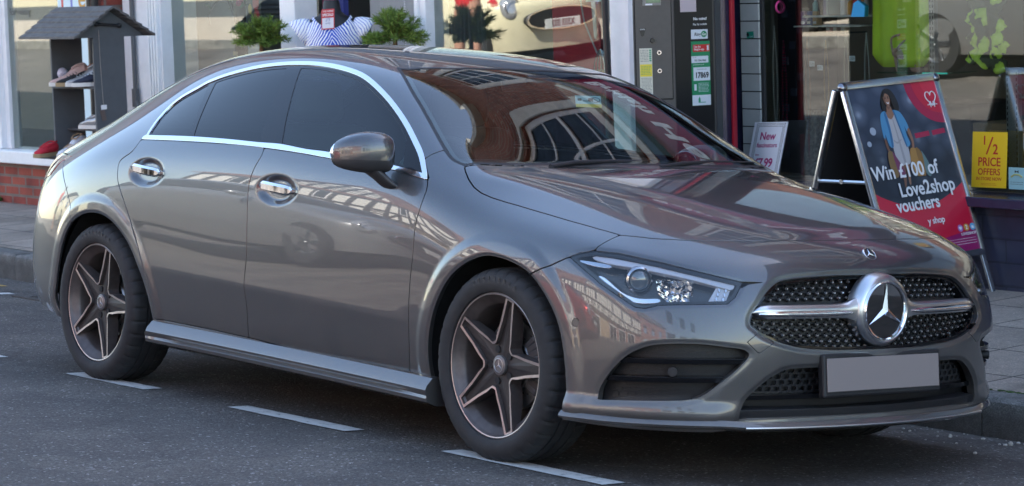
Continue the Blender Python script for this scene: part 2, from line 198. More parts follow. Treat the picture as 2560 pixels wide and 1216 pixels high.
# front face columns (centre -> corner), rows 5..12
CAGE_FRONT = [
 [(3.635,0,.713),(3.655,0,.660),(3.678,0,.575),(3.692,0,.475),(3.690,0,.395),(3.680,0,.300),(3.675,0,.235),(3.665,0,.190)],
 [(3.612,.25,.713),(3.632,.25,.660),(3.655,.25,.575),(3.670,.25,.475),(3.668,.25,.395),(3.658,.25,.300),(3.655,.25,.235),(3.645,.25,.190)],
 [(3.565,.48,.713),(3.600,.48,.660),(3.632,.485,.575),(3.645,.49,.475),(3.642,.49,.395),(3.63,.49,.300),(3.622,.49,.235),(3.605,.49,.190)],
 [(3.445,.685,.715),(3.480,.69,.660),(3.518,.70,.575),(3.538,.71,.475),(3.538,.71,.395),(3.525,.71,.300),(3.515,.70,.235),(3.485,.69,.190)],
]
CAGE_REAR = [
 [(-1.00,0,.92),(-1.0,0,.84),(-1.0,0,.75),(-1.02,0,.66),(-1.035,0,.56),(-1.03,0,.43),(-1.01,0,.34),(-.98,0,.29)],
 [(-.985,.25,.92),(-.985,.25,.84),(-.985,.25,.75),(-1.005,.25,.66),(-1.02,.25,.56),(-1.015,.25,.43),(-.995,.25,.34),(-.965,.25,.29)],
 [(-.945,.45,.91),(-.945,.45,.84),(-.95,.45,.75),(-.965,.46,.66),(-.975,.46,.56),(-.97,.46,.43),(-.95,.46,.34),(-.92,.46,.29)],
 [(-.875,.605,.885),(-.87,.62,.82),(-.875,.635,.74),(-.885,.64,.65),(-.89,.645,.56),(-.885,.645,.43),(-.87,.64,.34),(-.845,.63,.29)],
]
def cage_mesh():
    verts=[];idx={}
    def v(p):
        k=(round(p[0],4),round(p[1],4),round(p[2],4))
        if k not in idx: idx[k]=len(verts); verts.append(k)
        return idx[k]
    faces=[]; crease={}
    def quad(a,b,c,d,s):
        P=[(p[0],p[1]*s,p[2]) for p in (a,b,c,d)]
        f=[v(p) for p in P]
        faces.append(f if s<0 else f[::-1])
    for s in (-1,1):
        C=CAGE_COLS
        for i in range(len(C)-1):
            for j in range(12):
                quad(C[i][j],C[i+1][j],C[i+1][j+1],C[i][j+1],s)
        Fc=[c for c in CAGE_FRONT]+[C[0][5:]]
        top=C[0][:5]
        for c in range(4):
            col0=[top[c]]+Fc[c]; col1=[top[c+1]]+Fc[c+1]
            for j in range(8): quad(col0[j],col1[j],col1[j+1],col0[j+1],s)
        Rc=[c for c in CAGE_REAR]+[C[-1][5:]]
        top=C[-1][:5]
        for c in range(4):
            col0=[top[c]]+Rc[c]; col1=[top[c+1]]+Rc[c+1]
            for j in range(8): quad(col0[j],col0[j+1],col1[j+1],col1[j],s)
    cr=[]
    def ce(a,b,w):
        for s in (-1,1): cr.append((v((a[0],a[1]*s,a[2])),v((b[0],b[1]*s,b[2])),w))
    C=CAGE_COLS
    for j in range(3): ce(C[4][j],C[4][j+1],.95)         # cowl: bonnet meets windscreen
    for i in range(3,12): ce(C[i][9],C[i+1][9],.55 if 4<=i<=9 else .3)   # crease low on the doors
    for i in range(0,4): ce(C[i][3],C[i+1][3],.35)           # bonnet ridge
    for j in range(4): ce(C[-1][j],C[-1][j+1],.6)          # boot lip
    return verts,faces,cr
def subdivide(verts,faces,cr,lev):
    me=bpy.data.meshes.new('tmp'); me.from_pydata(verts,[],faces)
    a=me.attributes.new('crease_edge','FLOAT','EDGE')
    ek={tuple(sorted(e.vertices)):e.index for e in me.edges}
    for p,q,w in cr:
        e=ek.get(tuple(sorted((p,q))))
        if e is not None: a.data[e].value=w
    ob=bpy.data.objects.new('tmp',me); bpy.context.scene.collection.objects.link(ob)
    md=ob.modifiers.new('s','SUBSURF'); md.levels=lev; md.render_levels=lev; md.use_limit_surface=True
    dg=bpy.context.evaluated_depsgraph_get(); dg.update()
    ev=ob.evaluated_get(dg); m2=ev.to_mesh()
    n=len(m2.vertices); co=np.empty(n*3); m2.vertices.foreach_get('co',co)
    fs=np.array([tuple(p.vertices) for p in m2.polygons])
    ev.to_mesh_clear(); bpy.data.objects.remove(ob); bpy.data.meshes.remove(me)
    return co.reshape(-1,3),fs
def vnormals(co,fs):
    a=co[fs[:,2]]-co[fs[:,0]]; b=co[fs[:,3]]-co[fs[:,1]]; fn=np.cross(a,b)
    vn=np.zeros_like(co)
    for k in range(4): np.add.at(vn,fs[:,k],fn)
    return vn/np.maximum(np.linalg.norm(vn,axis=1,keepdims=True),1e-12)

# ------------------------------------------------------------------ trimming the body surface into panels
def sdf(P,poly,closed=True):
    poly=np.asarray(poly,float); n=len(poly); D=np.full(len(P),1e9); ins=np.zeros(len(P),bool)
    for i in range(n if closed else n-1):
        a=poly[i]; b=poly[(i+1)%n]; e=b-a; w=P-a; L=e@e
        t=np.clip((w@e)/L if L>0 else 0,0,1); d=w-np.outer(t,e); D=np.minimum(D,(d*d).sum(1))
        if closed:
            c=((a[1]<=P[:,1])!=(b[1]<=P[:,1]))
            with np.errstate(divide='ignore',invalid='ignore'): xx=a[0]+(P[:,1]-a[1])*e[0]/(e[1] if e[1] else 1e-12)
            ins^=c&(P[:,0]<xx)
    D=np.sqrt(D)
    return np.where(ins,D,-D) if closed else D
def smooth_poly(L,closed=True,k=4):
    """Catmull-Rom resampling of a traced outline"""
    P=[np.array(p,float) for p in L]; n=len(P); out=[]
    for i in range(n if closed else n-1):
        p0=P[i-1] if (closed or i>0) else P[i]; p1=P[i]; p2=P[(i+1)%n]; p3=P[(i+2)%n] if (closed or i+2<n) else p2
        for j in range(k):
            t=j/k; out.append(.5*((2*p1)+(-p0+p2)*t+(2*p0-5*p1+4*p2-p3)*t*t+(-p0+3*p1-3*p2+p3)*t**3))
    if not closed: out.append(P[-1])
    return np.array(out)
def clip(S,g):
    co,vn,fs=S; gf=g[fs]; pos=gf>0; allp=pos.all(1); mix=pos.any(1)&~allp
    keep=fs[allp]; used=np.unique(keep); remap=-np.ones(len(co),int); remap[used]=np.arange(len(used))
    V=list(map(tuple,co[used])); N=list(map(tuple,vn[used])); F=[tuple(q) for q in remap[keep]]
    cut={}
    def vid(i):
        if remap[i]<0: remap[i]=len(V); V.append(tuple(co[i])); N.append(tuple(vn[i]))
        return int(remap[i])
    def eid(i,j):
        k=(i,j) if i<j else (j,i)
        if k not in cut:
            a,b=k; t=g[a]/(g[a]-g[b]); t=min(max(t,.02),.98); p=co[a]+(co[b]-co[a])*t; m=vn[a]+(vn[b]-vn[a])*t; m=m/np.linalg.norm(m)
            cut[k]=len(V); V.append(tuple(p)); N.append(tuple(m))
        return cut[k]
    for q in fs[mix]:
        poly=[]
        for a in range(4):
            i,j=int(q[a]),int(q[(a+1)%4])
            if g[i]>0: poly.append(vid(i))
            if (g[i]>0)!=(g[j]>0): poly.append(eid(i,j))
        if len(poly)>=3: F.append(tuple(poly))
    return np.array(V).reshape(-1,3),np.array(N).reshape(-1,3),F
def flange(V,N,F,depth=.012,rb=.0022):
    """turn the cut edge of a panel inwards: a small rounded lip, then a return"""
    cnt={}
    for f in F:
        for a in range(len(f)):
            i,j=f[a],f[(a+1)%len(f)]; k=(min(i,j),max(i,j)); cnt[k]=None if k in cnt else (i,j)
    E=[e for e in cnt.values() if e is not None]
    T={}
    for i,j in E:
        d=V[j]-V[i]; n=N[i]+N[j]; t=np.cross(d,n); 
        for v in (i,j): T[v]=T.get(v,0)+t
    V=list(V);N=list(N);F=list(F); A={};B={};C={}
    for v,t in T.items():
        t=t/max(np.linalg.norm(t),1e-9); n=N[v]
        A[v]=v; B[v]=len(V); V.append(V[v]+t*rb*.4-n*rb); N.append(t)
        C[v]=len(V); V.append(V[v]+t*rb*.4-n*depth); N.append(t)
    for i,j in E:
        F.append((j,i,B[i],B[j])); F.append((B[j],B[i],C[i],C[j]))
    return np.array(V),np.array(N),F
def panel(name,S,g,m,parent,depth=.012,off=0,side=0,rb=.0022):
    """side 0: whole width; -1: as trimmed (right half); +1: mirrored to the left"""
    V,N,F=clip(S,g)
    if len(F)==0: print('EMPTY panel',name); return None
    if off: V=V+N*off
    if depth: V,N,F=flange(V,N,F,depth,rb)
    if side==1:
        V=V*np.array([1,-1,1]); N=N*np.array([1,-1,1]); F=[tuple(reversed(f)) for f in F]
    return raw(name,V,F,m,parent,N=N)

# ------------------------------------------------------------------ car paint and trim materials
def carpaint(name,c1,c2=None):
    if name in MATS: return MATS[name]
    m=mat(name,c1,rough=.36,metal=.7,coat=1,coat_rough=.008); m.node_tree.nodes['Principled BSDF'].inputs['Coat IOR'].default_value=1.5; nt=m.node_tree; b=nt.nodes['Principled BSDF']
    tc=nt.nodes.new('ShaderNodeTexCoord'); vo=nt.nodes.new('ShaderNodeTexVoronoi'); vo.inputs['Scale'].default_value=900; nt.links.new(tc.outputs['Object'],vo.inputs['Vector'])
    mx=nt.nodes.new('ShaderNodeMix'); mx.data_type='RGBA'; mx.inputs['Factor'].default_value=.03
    mx.inputs['A'].default_value=(*c1,1); nt.links.new(vo.outputs['Color'],mx.inputs['B'])
    # road dust gathered low on the sides
    sp=nt.nodes.new('ShaderNodeSeparateXYZ'); nt.links.new(tc.outputs['Object'],sp.inputs[0])
    n=nt.nodes.new('ShaderNodeTexNoise'); n.inputs['Scale'].default_value=7; n.inputs['Detail'].default_value=8; n.inputs['Roughness'].default_value=.7; nt.links.new(tc.outputs['Object'],n.inputs['Vector'])
    r=nt.nodes.new('ShaderNodeMapRange'); r.inputs[1].default_value=.62; r.inputs[2].default_value=.18; r.inputs[3].default_value=0; r.inputs[4].default_value=.85; nt.links.new(sp.outputs[2],r.inputs[0])
    mu=nt.nodes.new('ShaderNodeMath'); mu.operation='MULTIPLY'; nt.links.new(r.outputs[0],mu.inputs[0]); nt.links.new(n.outputs[0],mu.inputs[1])
    m2=nt.nodes.new('ShaderNodeMix'); m2.data_type='RGBA'; nt.links.new(mu.outputs[0],m2.inputs['Factor']); nt.links.new(mx.outputs['Result'],m2.inputs['A']); m2.inputs['B'].default_value=(.19,.165,.14,1)
    nt.links.new(m2.outputs['Result'],b.inputs['Base Color'])
    r2=nt.nodes.new('ShaderNodeMapRange'); r2.inputs[1].default_value=0; r2.inputs[2].default_value=.4; r2.inputs[3].default_value=.34; r2.inputs[4].default_value=.5; nt.links.new(mu.outputs[0],r2.inputs[0]); nt.links.new(r2.outputs[0],b.inputs['Roughness'])
    return m
PAINT=carpaint('car_paint_grey',(.074,.077,.083))
CHROME=mat('chrome',(.82,.83,.85),rough=.06,metal=1)
SATIN=mat('satin_silver',(.55,.56,.58),rough=.28,metal=1)
BLK=mat('black_plastic',(.012,.012,.014),rough=.5,bump=.15,bscale=900)
GBLK=mat('gloss_black',(.005,.005,.006),rough=.04,spec=.3)
RUB=mat('rubber',(.018,.018,.019),rough=.75,noise=.25,nscale=25,bump=.1,bscale=700)
VOID=mat('black_void',(.004,.004,.004),rough=.9)
G_SCREEN=glassmat('windscreen_glass',(.62,.72,.68),f0=.085)
G_FRONT=glassmat('side_glass',(.50,.70,.70),f0=.042)
G_REAR=glassmat('privacy_glass',(.03,.034,.04),f0=.036)
G_CLEAR=glassmat('clear_cover',(.93,.95,.96),f0=.045)
# ------------------------------------------------------------------ the trimmed surface
XZ=[0,2]
def T2(k,axes): 
    return [tuple(abs(p[a]) if a==1 else p[a] for a in axes) for p in TR[k]]
def build_surface(level):
    v,f,cr=cage_mesh(); co,fs=subdivide(v,f,cr,level); vn=vnormals(co,fs); return co,vn,fs
def bump01(t): t=np.clip(t,0,1); return t*t*(3-2*t)
def make_outlines():
    O={}
    O['arc']=smooth_poly(T2('arc',XZ),False,4)
    bu=T2('belt_up',XZ); bl=T2('belt_lo',XZ)
    O['dlo']=np.array(list(map(tuple,O['arc']))+[bu[-1]]+list(reversed(smooth_poly(bu,False,3).tolist())))
    O['belt']=np.array(smooth_poly(bl,False,3).tolist()+list(reversed(smooth_poly(bu,False,3).tolist())))
    O['archF']=np.array(smooth_poly(T2('archF',XZ),False,3).tolist()+[(3.10,.05),(2.36,.05)])
    O['archR']=np.array([(-.34,.05),(-.345,.2)]+smooth_poly(T2('archR',XZ),False,3).tolist()+[(.46,.2),(.455,.05)])
    hs=[(p[0],abs(p[1])) for p in TR['hood_side']]; hf=[(p[0],abs(p[1])) for p in TR['hood_front']]
    O['hood']=np.array([(2.432,0),(2.424,.25),(2.40,.50),(2.362,.69)]+hs+smooth_poly(hf,False,2).tolist()+[(3.51,0),(3.51,-.3),(2.432,-.3)])
    ws=[(p[0],abs(p[1])) for p in TR['screen']]
    O['screen']=np.array([(1.74,-.2),(1.74,0),(1.733,.13),(1.715,.33),(1.66,.50)]+smooth_poly(ws,False,3).tolist()[0:]+[(2.352,.69),(2.388,.50),(2.412,.25),(2.420,0),(2.42,-.2)])
    O['rscreen']=np.array([(.16,-.2),(.16,0),(.15,.25),(.12,.42),(-.05,.465),(-.35,.49),(-.58,.50),(-.66,.40),(-.68,.2),(-.69,0),(-.69,-.2)])
    df=T2('door_front',XZ); dm=T2('door_mid',XZ); dr=T2('door_rear',XZ); db=T2('door_bot',XZ)
    dfs=smooth_poly(df,False,3).tolist(); dms=smooth_poly(dm,False,3).tolist(); drs=smooth_poly(dr,False,3).tolist()
    O['fdoor']=np.array(dfs+[db[2],db[1]]+list(reversed(dms))+smooth_poly([p for p in bl if p[0]>1.213],False,3).tolist())
    O['rdoor']=np.array(dms+[(.9,.288),(.48,.296)]+list(reversed(drs))+smooth_poly([p for p in bl if p[0]<1.213],False,3).tolist()[1:]+[dm[0]])
    hsx=[(p[0],p[2]) for p in TR['hood_side']]
    bc=T2('bumper_cut',XZ); bc2=T2('bumper_cut2',XZ)
    O['fender']=np.array([(2.262,.938)]+dfs+[(2.30,.20),(2.6,.20),(2.8,.45)]+bc+bc2+[(3.19,.83),(2.9,.90),(2.5,.985),(2.341,.995),(2.25,1.018)]+list(reversed(T2('apillar_cut',XZ)))+[(2.256,.942)])
    O['bumper']=np.array([(2.8,.45)]+bc+bc2+[(3.19,.80),(3.9,.80),(3.9,.0),(3.0,.0)])
    O['rcut']=np.array([(-.52,.93)]+T2('rear_cut',XZ)+[(-.19,.6),(-.19,.1),(-1.4,.1),(-1.4,.93)])
    tz=lambda k:[((p[0]-abs(p[1]))/2**.5,p[2]) for p in TR[k]]
    for k in ('headlight','intake','drl','drl_low','refl','ribs','hl_wedge','turn','cover'): O[k]=np.array(tz(k)) if k in('refl','ribs','cover','headlight') else smooth_poly(tz(k),True,3)
    gl=[(abs(p[1]) if i not in(0,) else -p[1],p[2]) for i,p in enumerate(TR['grille'])]
    O['grille']=np.array([(-.2,.684)]+smooth_poly([g for g in gl if g[0]>.1],False,3).tolist()+[(-.2,.435)])
    lg=[(abs(p[1]),p[2]) for p in TR['lowgrille']][:-1]; lb=[(abs(p[1]),p[2]-.020) for p in TR['lowgrille_b']][:-1]
    O['lowgrille']=np.array([(-.2,.385),(.1,.386)]+list(reversed(smooth_poly(lg,False,3).tolist()))+lb+[(.1,.224),(-.2,.224)])
    O['tail']=np.array([(-.29,.925),(-.21,.905),(-.185,.888),(-.16,.835),(.02,.80),(.4,.76),(.42,.80),(.40,.87),(.10,.915)])
    return O
OUT=None
def body_fields(co):
    ay=np.abs(co[:,1]); xz=co[:,[0,2]]; xy=np.stack([co[:,0],ay],1); tz=np.stack([(co[:,0]-ay)/2**.5,co[:,2]],1); yz=np.stack([ay,co[:,2]],1); rz=np.stack([(-co[:,0]-ay)/2**.5,co[:,2]],1)
    G={}
    M=lambda g,m: np.where(m,g,-1.)
    O=OUT; z=co[:,2]; x=co[:,0]
    wsx=np.array([1.2]+[p[0] for p in TR['screen']]+[2.5]); wsy=np.array([.50]+[abs(p[1]) for p in TR['screen']]+[.72])
    sidem=ay>np.interp(x,wsx,wsy)-.02
    sidem&=(ay>.45)
    G['dlo']=M(sdf(xz,O['dlo']),sidem); G['arc_d']=sdf(xz,O['arc'],False); G['belt']=M(sdf(xz,O['belt']),ay>.6)
    low=ay>.55
    G['archF']=M(sdf(xz,O['archF']),low&(z<.8)); G['archR']=M(sdf(xz,O['archR']),low&(z<.8))
    G['hood']=M(sdf(xy,O['hood']),(z>.72)&(x>2.3)); G['screen']=M(sdf(xy,O['screen']),(z>.95)&(x>1.4))
    G['rscreen']=M(sdf(xy,O['rscreen']),(z>1.0)&(x<.4))
    for k in('fdoor','rdoor'): G[k]=M(sdf(xz,O[k]),ay>.6)
    G['fender']=M(sdf(xz,O['fender']),ay>.55); G['bumper']=sdf(xz,O['bumper'])
    G['rcut']=sdf(xz,O['rcut'])
    fm=(x>2.9)&(z<.79)
    for k in('headlight','intake','drl','drl_low','refl','ribs','hl_wedge','turn','cover'): G[k]=M(sdf(tz,O[k]),fm)
    G['grille']=M(sdf(yz,O['grille']),(x>3.4)&(z<.74)); G['lowgrille']=M(sdf(yz,O['lowgrille']),x>3.4)
    G['tail']=M(sdf(rz,O['tail']),(x<-.3)&(z>.7))
    return G
def displace(co,vn,G):
    d=np.zeros(len(co)); ay=np.abs(co[:,1]); side=np.clip((ay-.70)/.1,0,1)
    for k in('archF','archR'):
        dd=-G[k]; ok=(dd>-.5)&(dd<.12)&(co[:,2]>.2)
        d+=np.where(ok,(.0075*bump01(1-(dd-.042)/.040)-.004*bump01(1-dd/.010))*side,0)
    for hx,hz in((1.385,.858),(.415,.888)):
        e=((co[:,0]-hx+.012)/.140)**2+((co[:,2]-hz+.001)/.060)**2
        d-=.018*np.where(ay>.8,bump01((1-e)*1.5),0)
    for k,w,a in(('intake',.016,.003),('lowgrille',.016,.005),('grille',.018,.005),('headlight',.012,.003)):
        dd=-G[k]; d-=np.where((dd<w)&(dd>-.9),a*bump01(1-dd/w)**1.0,0)
    # power-dome creases on the bonnet
    m=(G['hood']>0); yl=np.interp(co[:,0],[2.42,3.0,3.5],[.50,.40,.27]); d+=np.where(m,.007*bump01((yl-ay)/.05+.5)*bump01(G['hood']/.10),0)
    d+=np.where((co[:,0]>3.0)&(co[:,2]<.31),.020*bump01((.288-co[:,2])/.055)*np.clip((ay-.52)/.10,0,1),0)
    # the lamp-side edge and the lower blade of the bumper
    return co+vn*d[:,None]
def mirror_both(fn):
    for s in(-1,1): fn(s)

def star_mesh(mb,c,R,h,axis,hub=.13,rot=0):
    """three-pointed star, raised ridge along each arm; axis='x' faces +x, 'y' faces -y"""
    def P(a,r,d):
        u,v=r*math.sin(a),r*math.cos(a)
        return (c[0]+d,c[1]+u,c[2]+v) if axis=='x' else (c[0]+u,c[1]-d,c[2]+v)
    top=mb.b.verts.new(P(0,0,h)); tips=[mb.b.verts.new(P(rot+k*2*math.pi/3,R,h*.25)) for k in range(3)]; val=[mb.b.verts.new(P(rot+math.pi/3+k*2*math.pi/3,R*hub,0)) for k in range(3)]
    fs=[]
    for k in range(3): fs+= [mb.b.faces.new((top,tips[k],val[k])),mb.b.faces.new((top,val[k-1],tips[k]))]
    mb._fin(fs)
def facet_mat():
    if 'lamp_facets' in MATS: return MATS['lamp_facets']
    m=mat('lamp_facets',(.55,.56,.60),rough=.10,metal=1); nt=m.node_tree; tc=nt.nodes.new('ShaderNodeTexCoord'); v=nt.nodes.new('ShaderNodeTexVoronoi'); v.inputs['Scale'].default_value=55; v.distance='CHEBYCHEV'; nt.links.new(tc.outputs['Object'],v.inputs['Vector'])
    b=nt.nodes.new('ShaderNodeBump'); b.inputs['Strength'].default_value=.9; b.inputs['Distance'].default_value=.02; nt.links.new(v.outputs['Distance'],b.inputs['Height']); nt.links.new(b.outputs[0],nt.nodes['Principled BSDF'].inputs['Normal']); return m
LET=[]
def make_wheel(name,parent,loc,side,phase,disc_big):
    """side -1: right (outer face towards -y)."""
    w=empty(name,loc); w.parent=parent
    if side>0: w.scale=(1,-1,1)
    R=.331
    # tyre: lathe about y, outer face at -y
    prof=[(.2468,-.080),(.2470,-.0955),(.2500,-.1035),(.258,-.1085),(.272,-.1120),(.285,-.1125),(.300,-.109),(.3105,-.1035),(.3185,-.096),(.3245,-.086),(.3275,-.074),(.3295,-.055),(.330,-.047),(.3245,-.046),(.3245,-.037),(.330,-.036),(.331,-.012),(.325,-.011),(.325,.0),(.331,.001),(.331,.03),(.325,.031),(.325,.04),(.330,.041),(.329,.06),(.325,.086),(.318,.098),(.300,.108),(.27,.112),(.238,.100),(.232,.085)]
    n=216; V=[];F=[]
    for k in range(n):
        a=2*math.pi*k/n
        for j,(r,h) in enumerate(prof):
            rr=r
            if 7<=j<=11 and k%6==0: rr-=.0055
            if 22<j<27 and k%6==3: rr-=.005
            x,z=rr*math.cos(a),rr*math.sin(a)
            V.append((x,h,max(z,-.3245)))
    m=len(prof)
    for k in range(n):
        for j in range(m-1): F.append((k*m+j,((k+1)%n)*m+j,((k+1)%n)*m+j+1,k*m+j+1))
    me=raw('tyre',V,F,RUB,w).data
    for p in me.polygons: p.use_smooth=True
    me.set_sharp_from_angle(angle=math.radians(28))
    RIM=mat('rim_grey',(.115,.096,.090),rough=.42,metal=.5,noise=.25,nscale=14); FACE=mat('rim_machined',(.47,.41,.38),rough=.38,metal=.85,noise=.2,nscale=18); DARK2=mat('rim_recess_shade',(.032,.028,.027),rough=.5,metal=.3,noise=.3,nscale=14); DARK=mat('rim_shadow_black',(.012,.011,.011),rough=.8)  # spoke recess floor darker than the rim: gap shading put into its colour
    # size lettering moulded into the sidewall
    if side<0:
        TL=mat('tyre_letter',(.034,.034,.034),rough=.6); chars='225/45R18'
        for i,ch in enumerate(chars):
            a=math.radians(112-i*5.6); rr=.290; M=Matrix(((math.sin(a),math.cos(a),0,rr*math.cos(a)),(0,0,-1,-.1118),(-math.cos(a),math.sin(a),0,rr*math.sin(a)),(0,0,0,1)))
            LET.append((ch,M))
        cu_=[text_mesh('t',ch,.026,TL,None,.0008,'CENTER',1,.0006,1,M) for ch,M in LET]; LET.clear()
        bm=bmesh.new()
        for o_ in cu_: bm.from_mesh(o_.data); bpy.data.objects.remove(o_)
        me_=bpy.data.meshes.new('sidewall_lettering'); bm.to_mesh(me_); bm.free(); link('sidewall_lettering',me_,TL,w)
    # barrel and lip
    mb=MB(); mb.lathe([(.2435,-.0985),(.2468,-.096),(.2468,-.082),(.236,-.080)],'y',n=96); lip=None
    mb.lathe([(.2435,-.0985),(.2400,-.0975)],'y',n=96)
    mb.build('rim_lip',FACE,w,True,50)
    mb=MB(); mb.lathe([(.2400,-.0975),(.2350,-.0905),(.2320,-.0835),(.2120,-.0700),(.2070,-.058),(.203,.02),(.21,.08)],'y',n=96); rim=mb.build('rim',RIM,w,True,50)
    # spokes: one five-armed star with a narrow double-edged arm
    def outline(off=0):
        P=[]
        for k in range(5):
            a=phase+k*2*math.pi/5; ca,sa=math.cos(a),math.sin(a)
            # arm edges go from the valley to the tip
            def L(r,t): return (r*ca-t*sa, r*sa+t*ca)
            P+=[L(.104,-.0405+off*1.0),L(.150,-.0318+off),L(.2382-off*.9,-.0222+off),L(.2382-off*.9,.0222-off),L(.150,.0318-off),L(.104,.0405-off*1.0)]
            b=a+math.pi/5; rv=.0835-off*.9
            P+=[(rv*1.035*math.cos(b-.13),rv*1.035*math.sin(b-.13)),(rv*math.cos(b),rv*math.sin(b)),(rv*1.035*math.cos(b+.13),rv*1.035*math.sin(b+.13))]
        return P
    O=outline(0); I=outline(.0088)
    def dep(p):
        r=math.hypot(*p); return -.092+.016*max(0,1-(r/.235))**.8
    V=[];F=[];MI=[]; n=len(O)
    for p in O: V.append((p[0],dep(p),p[1]))
    for p in I: V.append((p[0],dep(p)+.0006,p[1]))
    for p in I: V.append((p[0]*.995,dep(p)+.014,p[1]*.99))
    for p in O: r=math.hypot(*p); s=1.0; V.append((p[0]*1.0,dep(p)+.05 if r<.23 else dep(p)+.03,p[1]))
    V.append((0,-.076+.0085,0)); c=len(V)-1
    for i in range(n):
        j=(i+1)%n
        F.append((i,j,n+j,n+i)); MI.append(1)
        F.append((n+i,n+j,2*n+j,2*n+i)); MI.append(0)
        F.append((2*n+i,2*n+j,c)); MI.append(2 if True else 0)
        F.append((j,i,3*n+i,3*n+j)); MI.append(0)
    sp=raw('spokes',V,F,None,w,mats=[RIM,FACE,DARK2],midx=MI)
    bm=bmesh.new(); bm.from_mesh(sp.data); bmesh.ops.recalc_face_normals(bm,faces=bm.faces); bm.to_mesh(sp.data); bm.free()
    for k in range(5):
        mb=MB(); a=phase+math.pi/5+k*2*math.pi/5; p=(.0565*math.cos(a),-.0715,.0565*math.sin(a)); mb.cyl(p,(p[0],-.060,p[2]),.0125,n=18); mb.build('lug_recess',DARK,w)
    hc=MB(); hc.lathe([(.034,-.066),(.034,-.078),(.031,-.0805),(.0245,-.081),(.0235,-.0795),(.0,-.0795)],'y',n=40); cap=hc.build('hub_cap',mat('cap_grey',(.16,.145,.14),rough=.45,metal=.4),w,True,40)
    st=MB(); star_mesh(st,(0,-.0797,0),.0225,.0025,'y',.16); st.lathe([(.0245,-.0812),(.0225,-.0818),(.0215,-.080)],'y',n=40); st.build('emblem',mat('emblem_pewter',(.38,.36,.35),rough=.35,metal=.8),cap)
    # brake
    r=.152 if disc_big else .14
    mb=MB(); mb.lathe([(.06,-.012),(.085,-.018),(.09,-.012),(r,-.012),(r,.01),(.09,.012)],'y',n=64); dk=mb.build('brake_disc',mat('disc_steel',(.30,.29,.28),rough=.35,metal=.9),w,True,40)
    mb=MB()
    for k in range(36):
        a=k*2*math.pi/36; rr=(.105,.120,.135)[k%3]; mb.cyl((rr*math.cos(a),-.0125,rr*math.sin(a)),(rr*math.cos(a),-.0112,rr*math.sin(a)),.0035,n=8)
    mb.build('drill_holes',VOID,dk)
    a0=math.radians(4 if disc_big else 175); mb=MB()
    for k in range(9):
        a=a0+math.radians(-34+k*8.5); mb.box((.138*math.cos(a),-.018,.138*math.sin(a)),(.058,.036,.024),rot=(0,-a,0),bev=.005)
    mb.build('brake_caliper',mat('caliper_grey',(.055,.055,.058),rough=.5,metal=.3),w)
    mb=MB(); mb.lathe([(.0,.055),(.215,.055)],'y',n=48); mb.build('wheel_back',VOID,w)
    return w
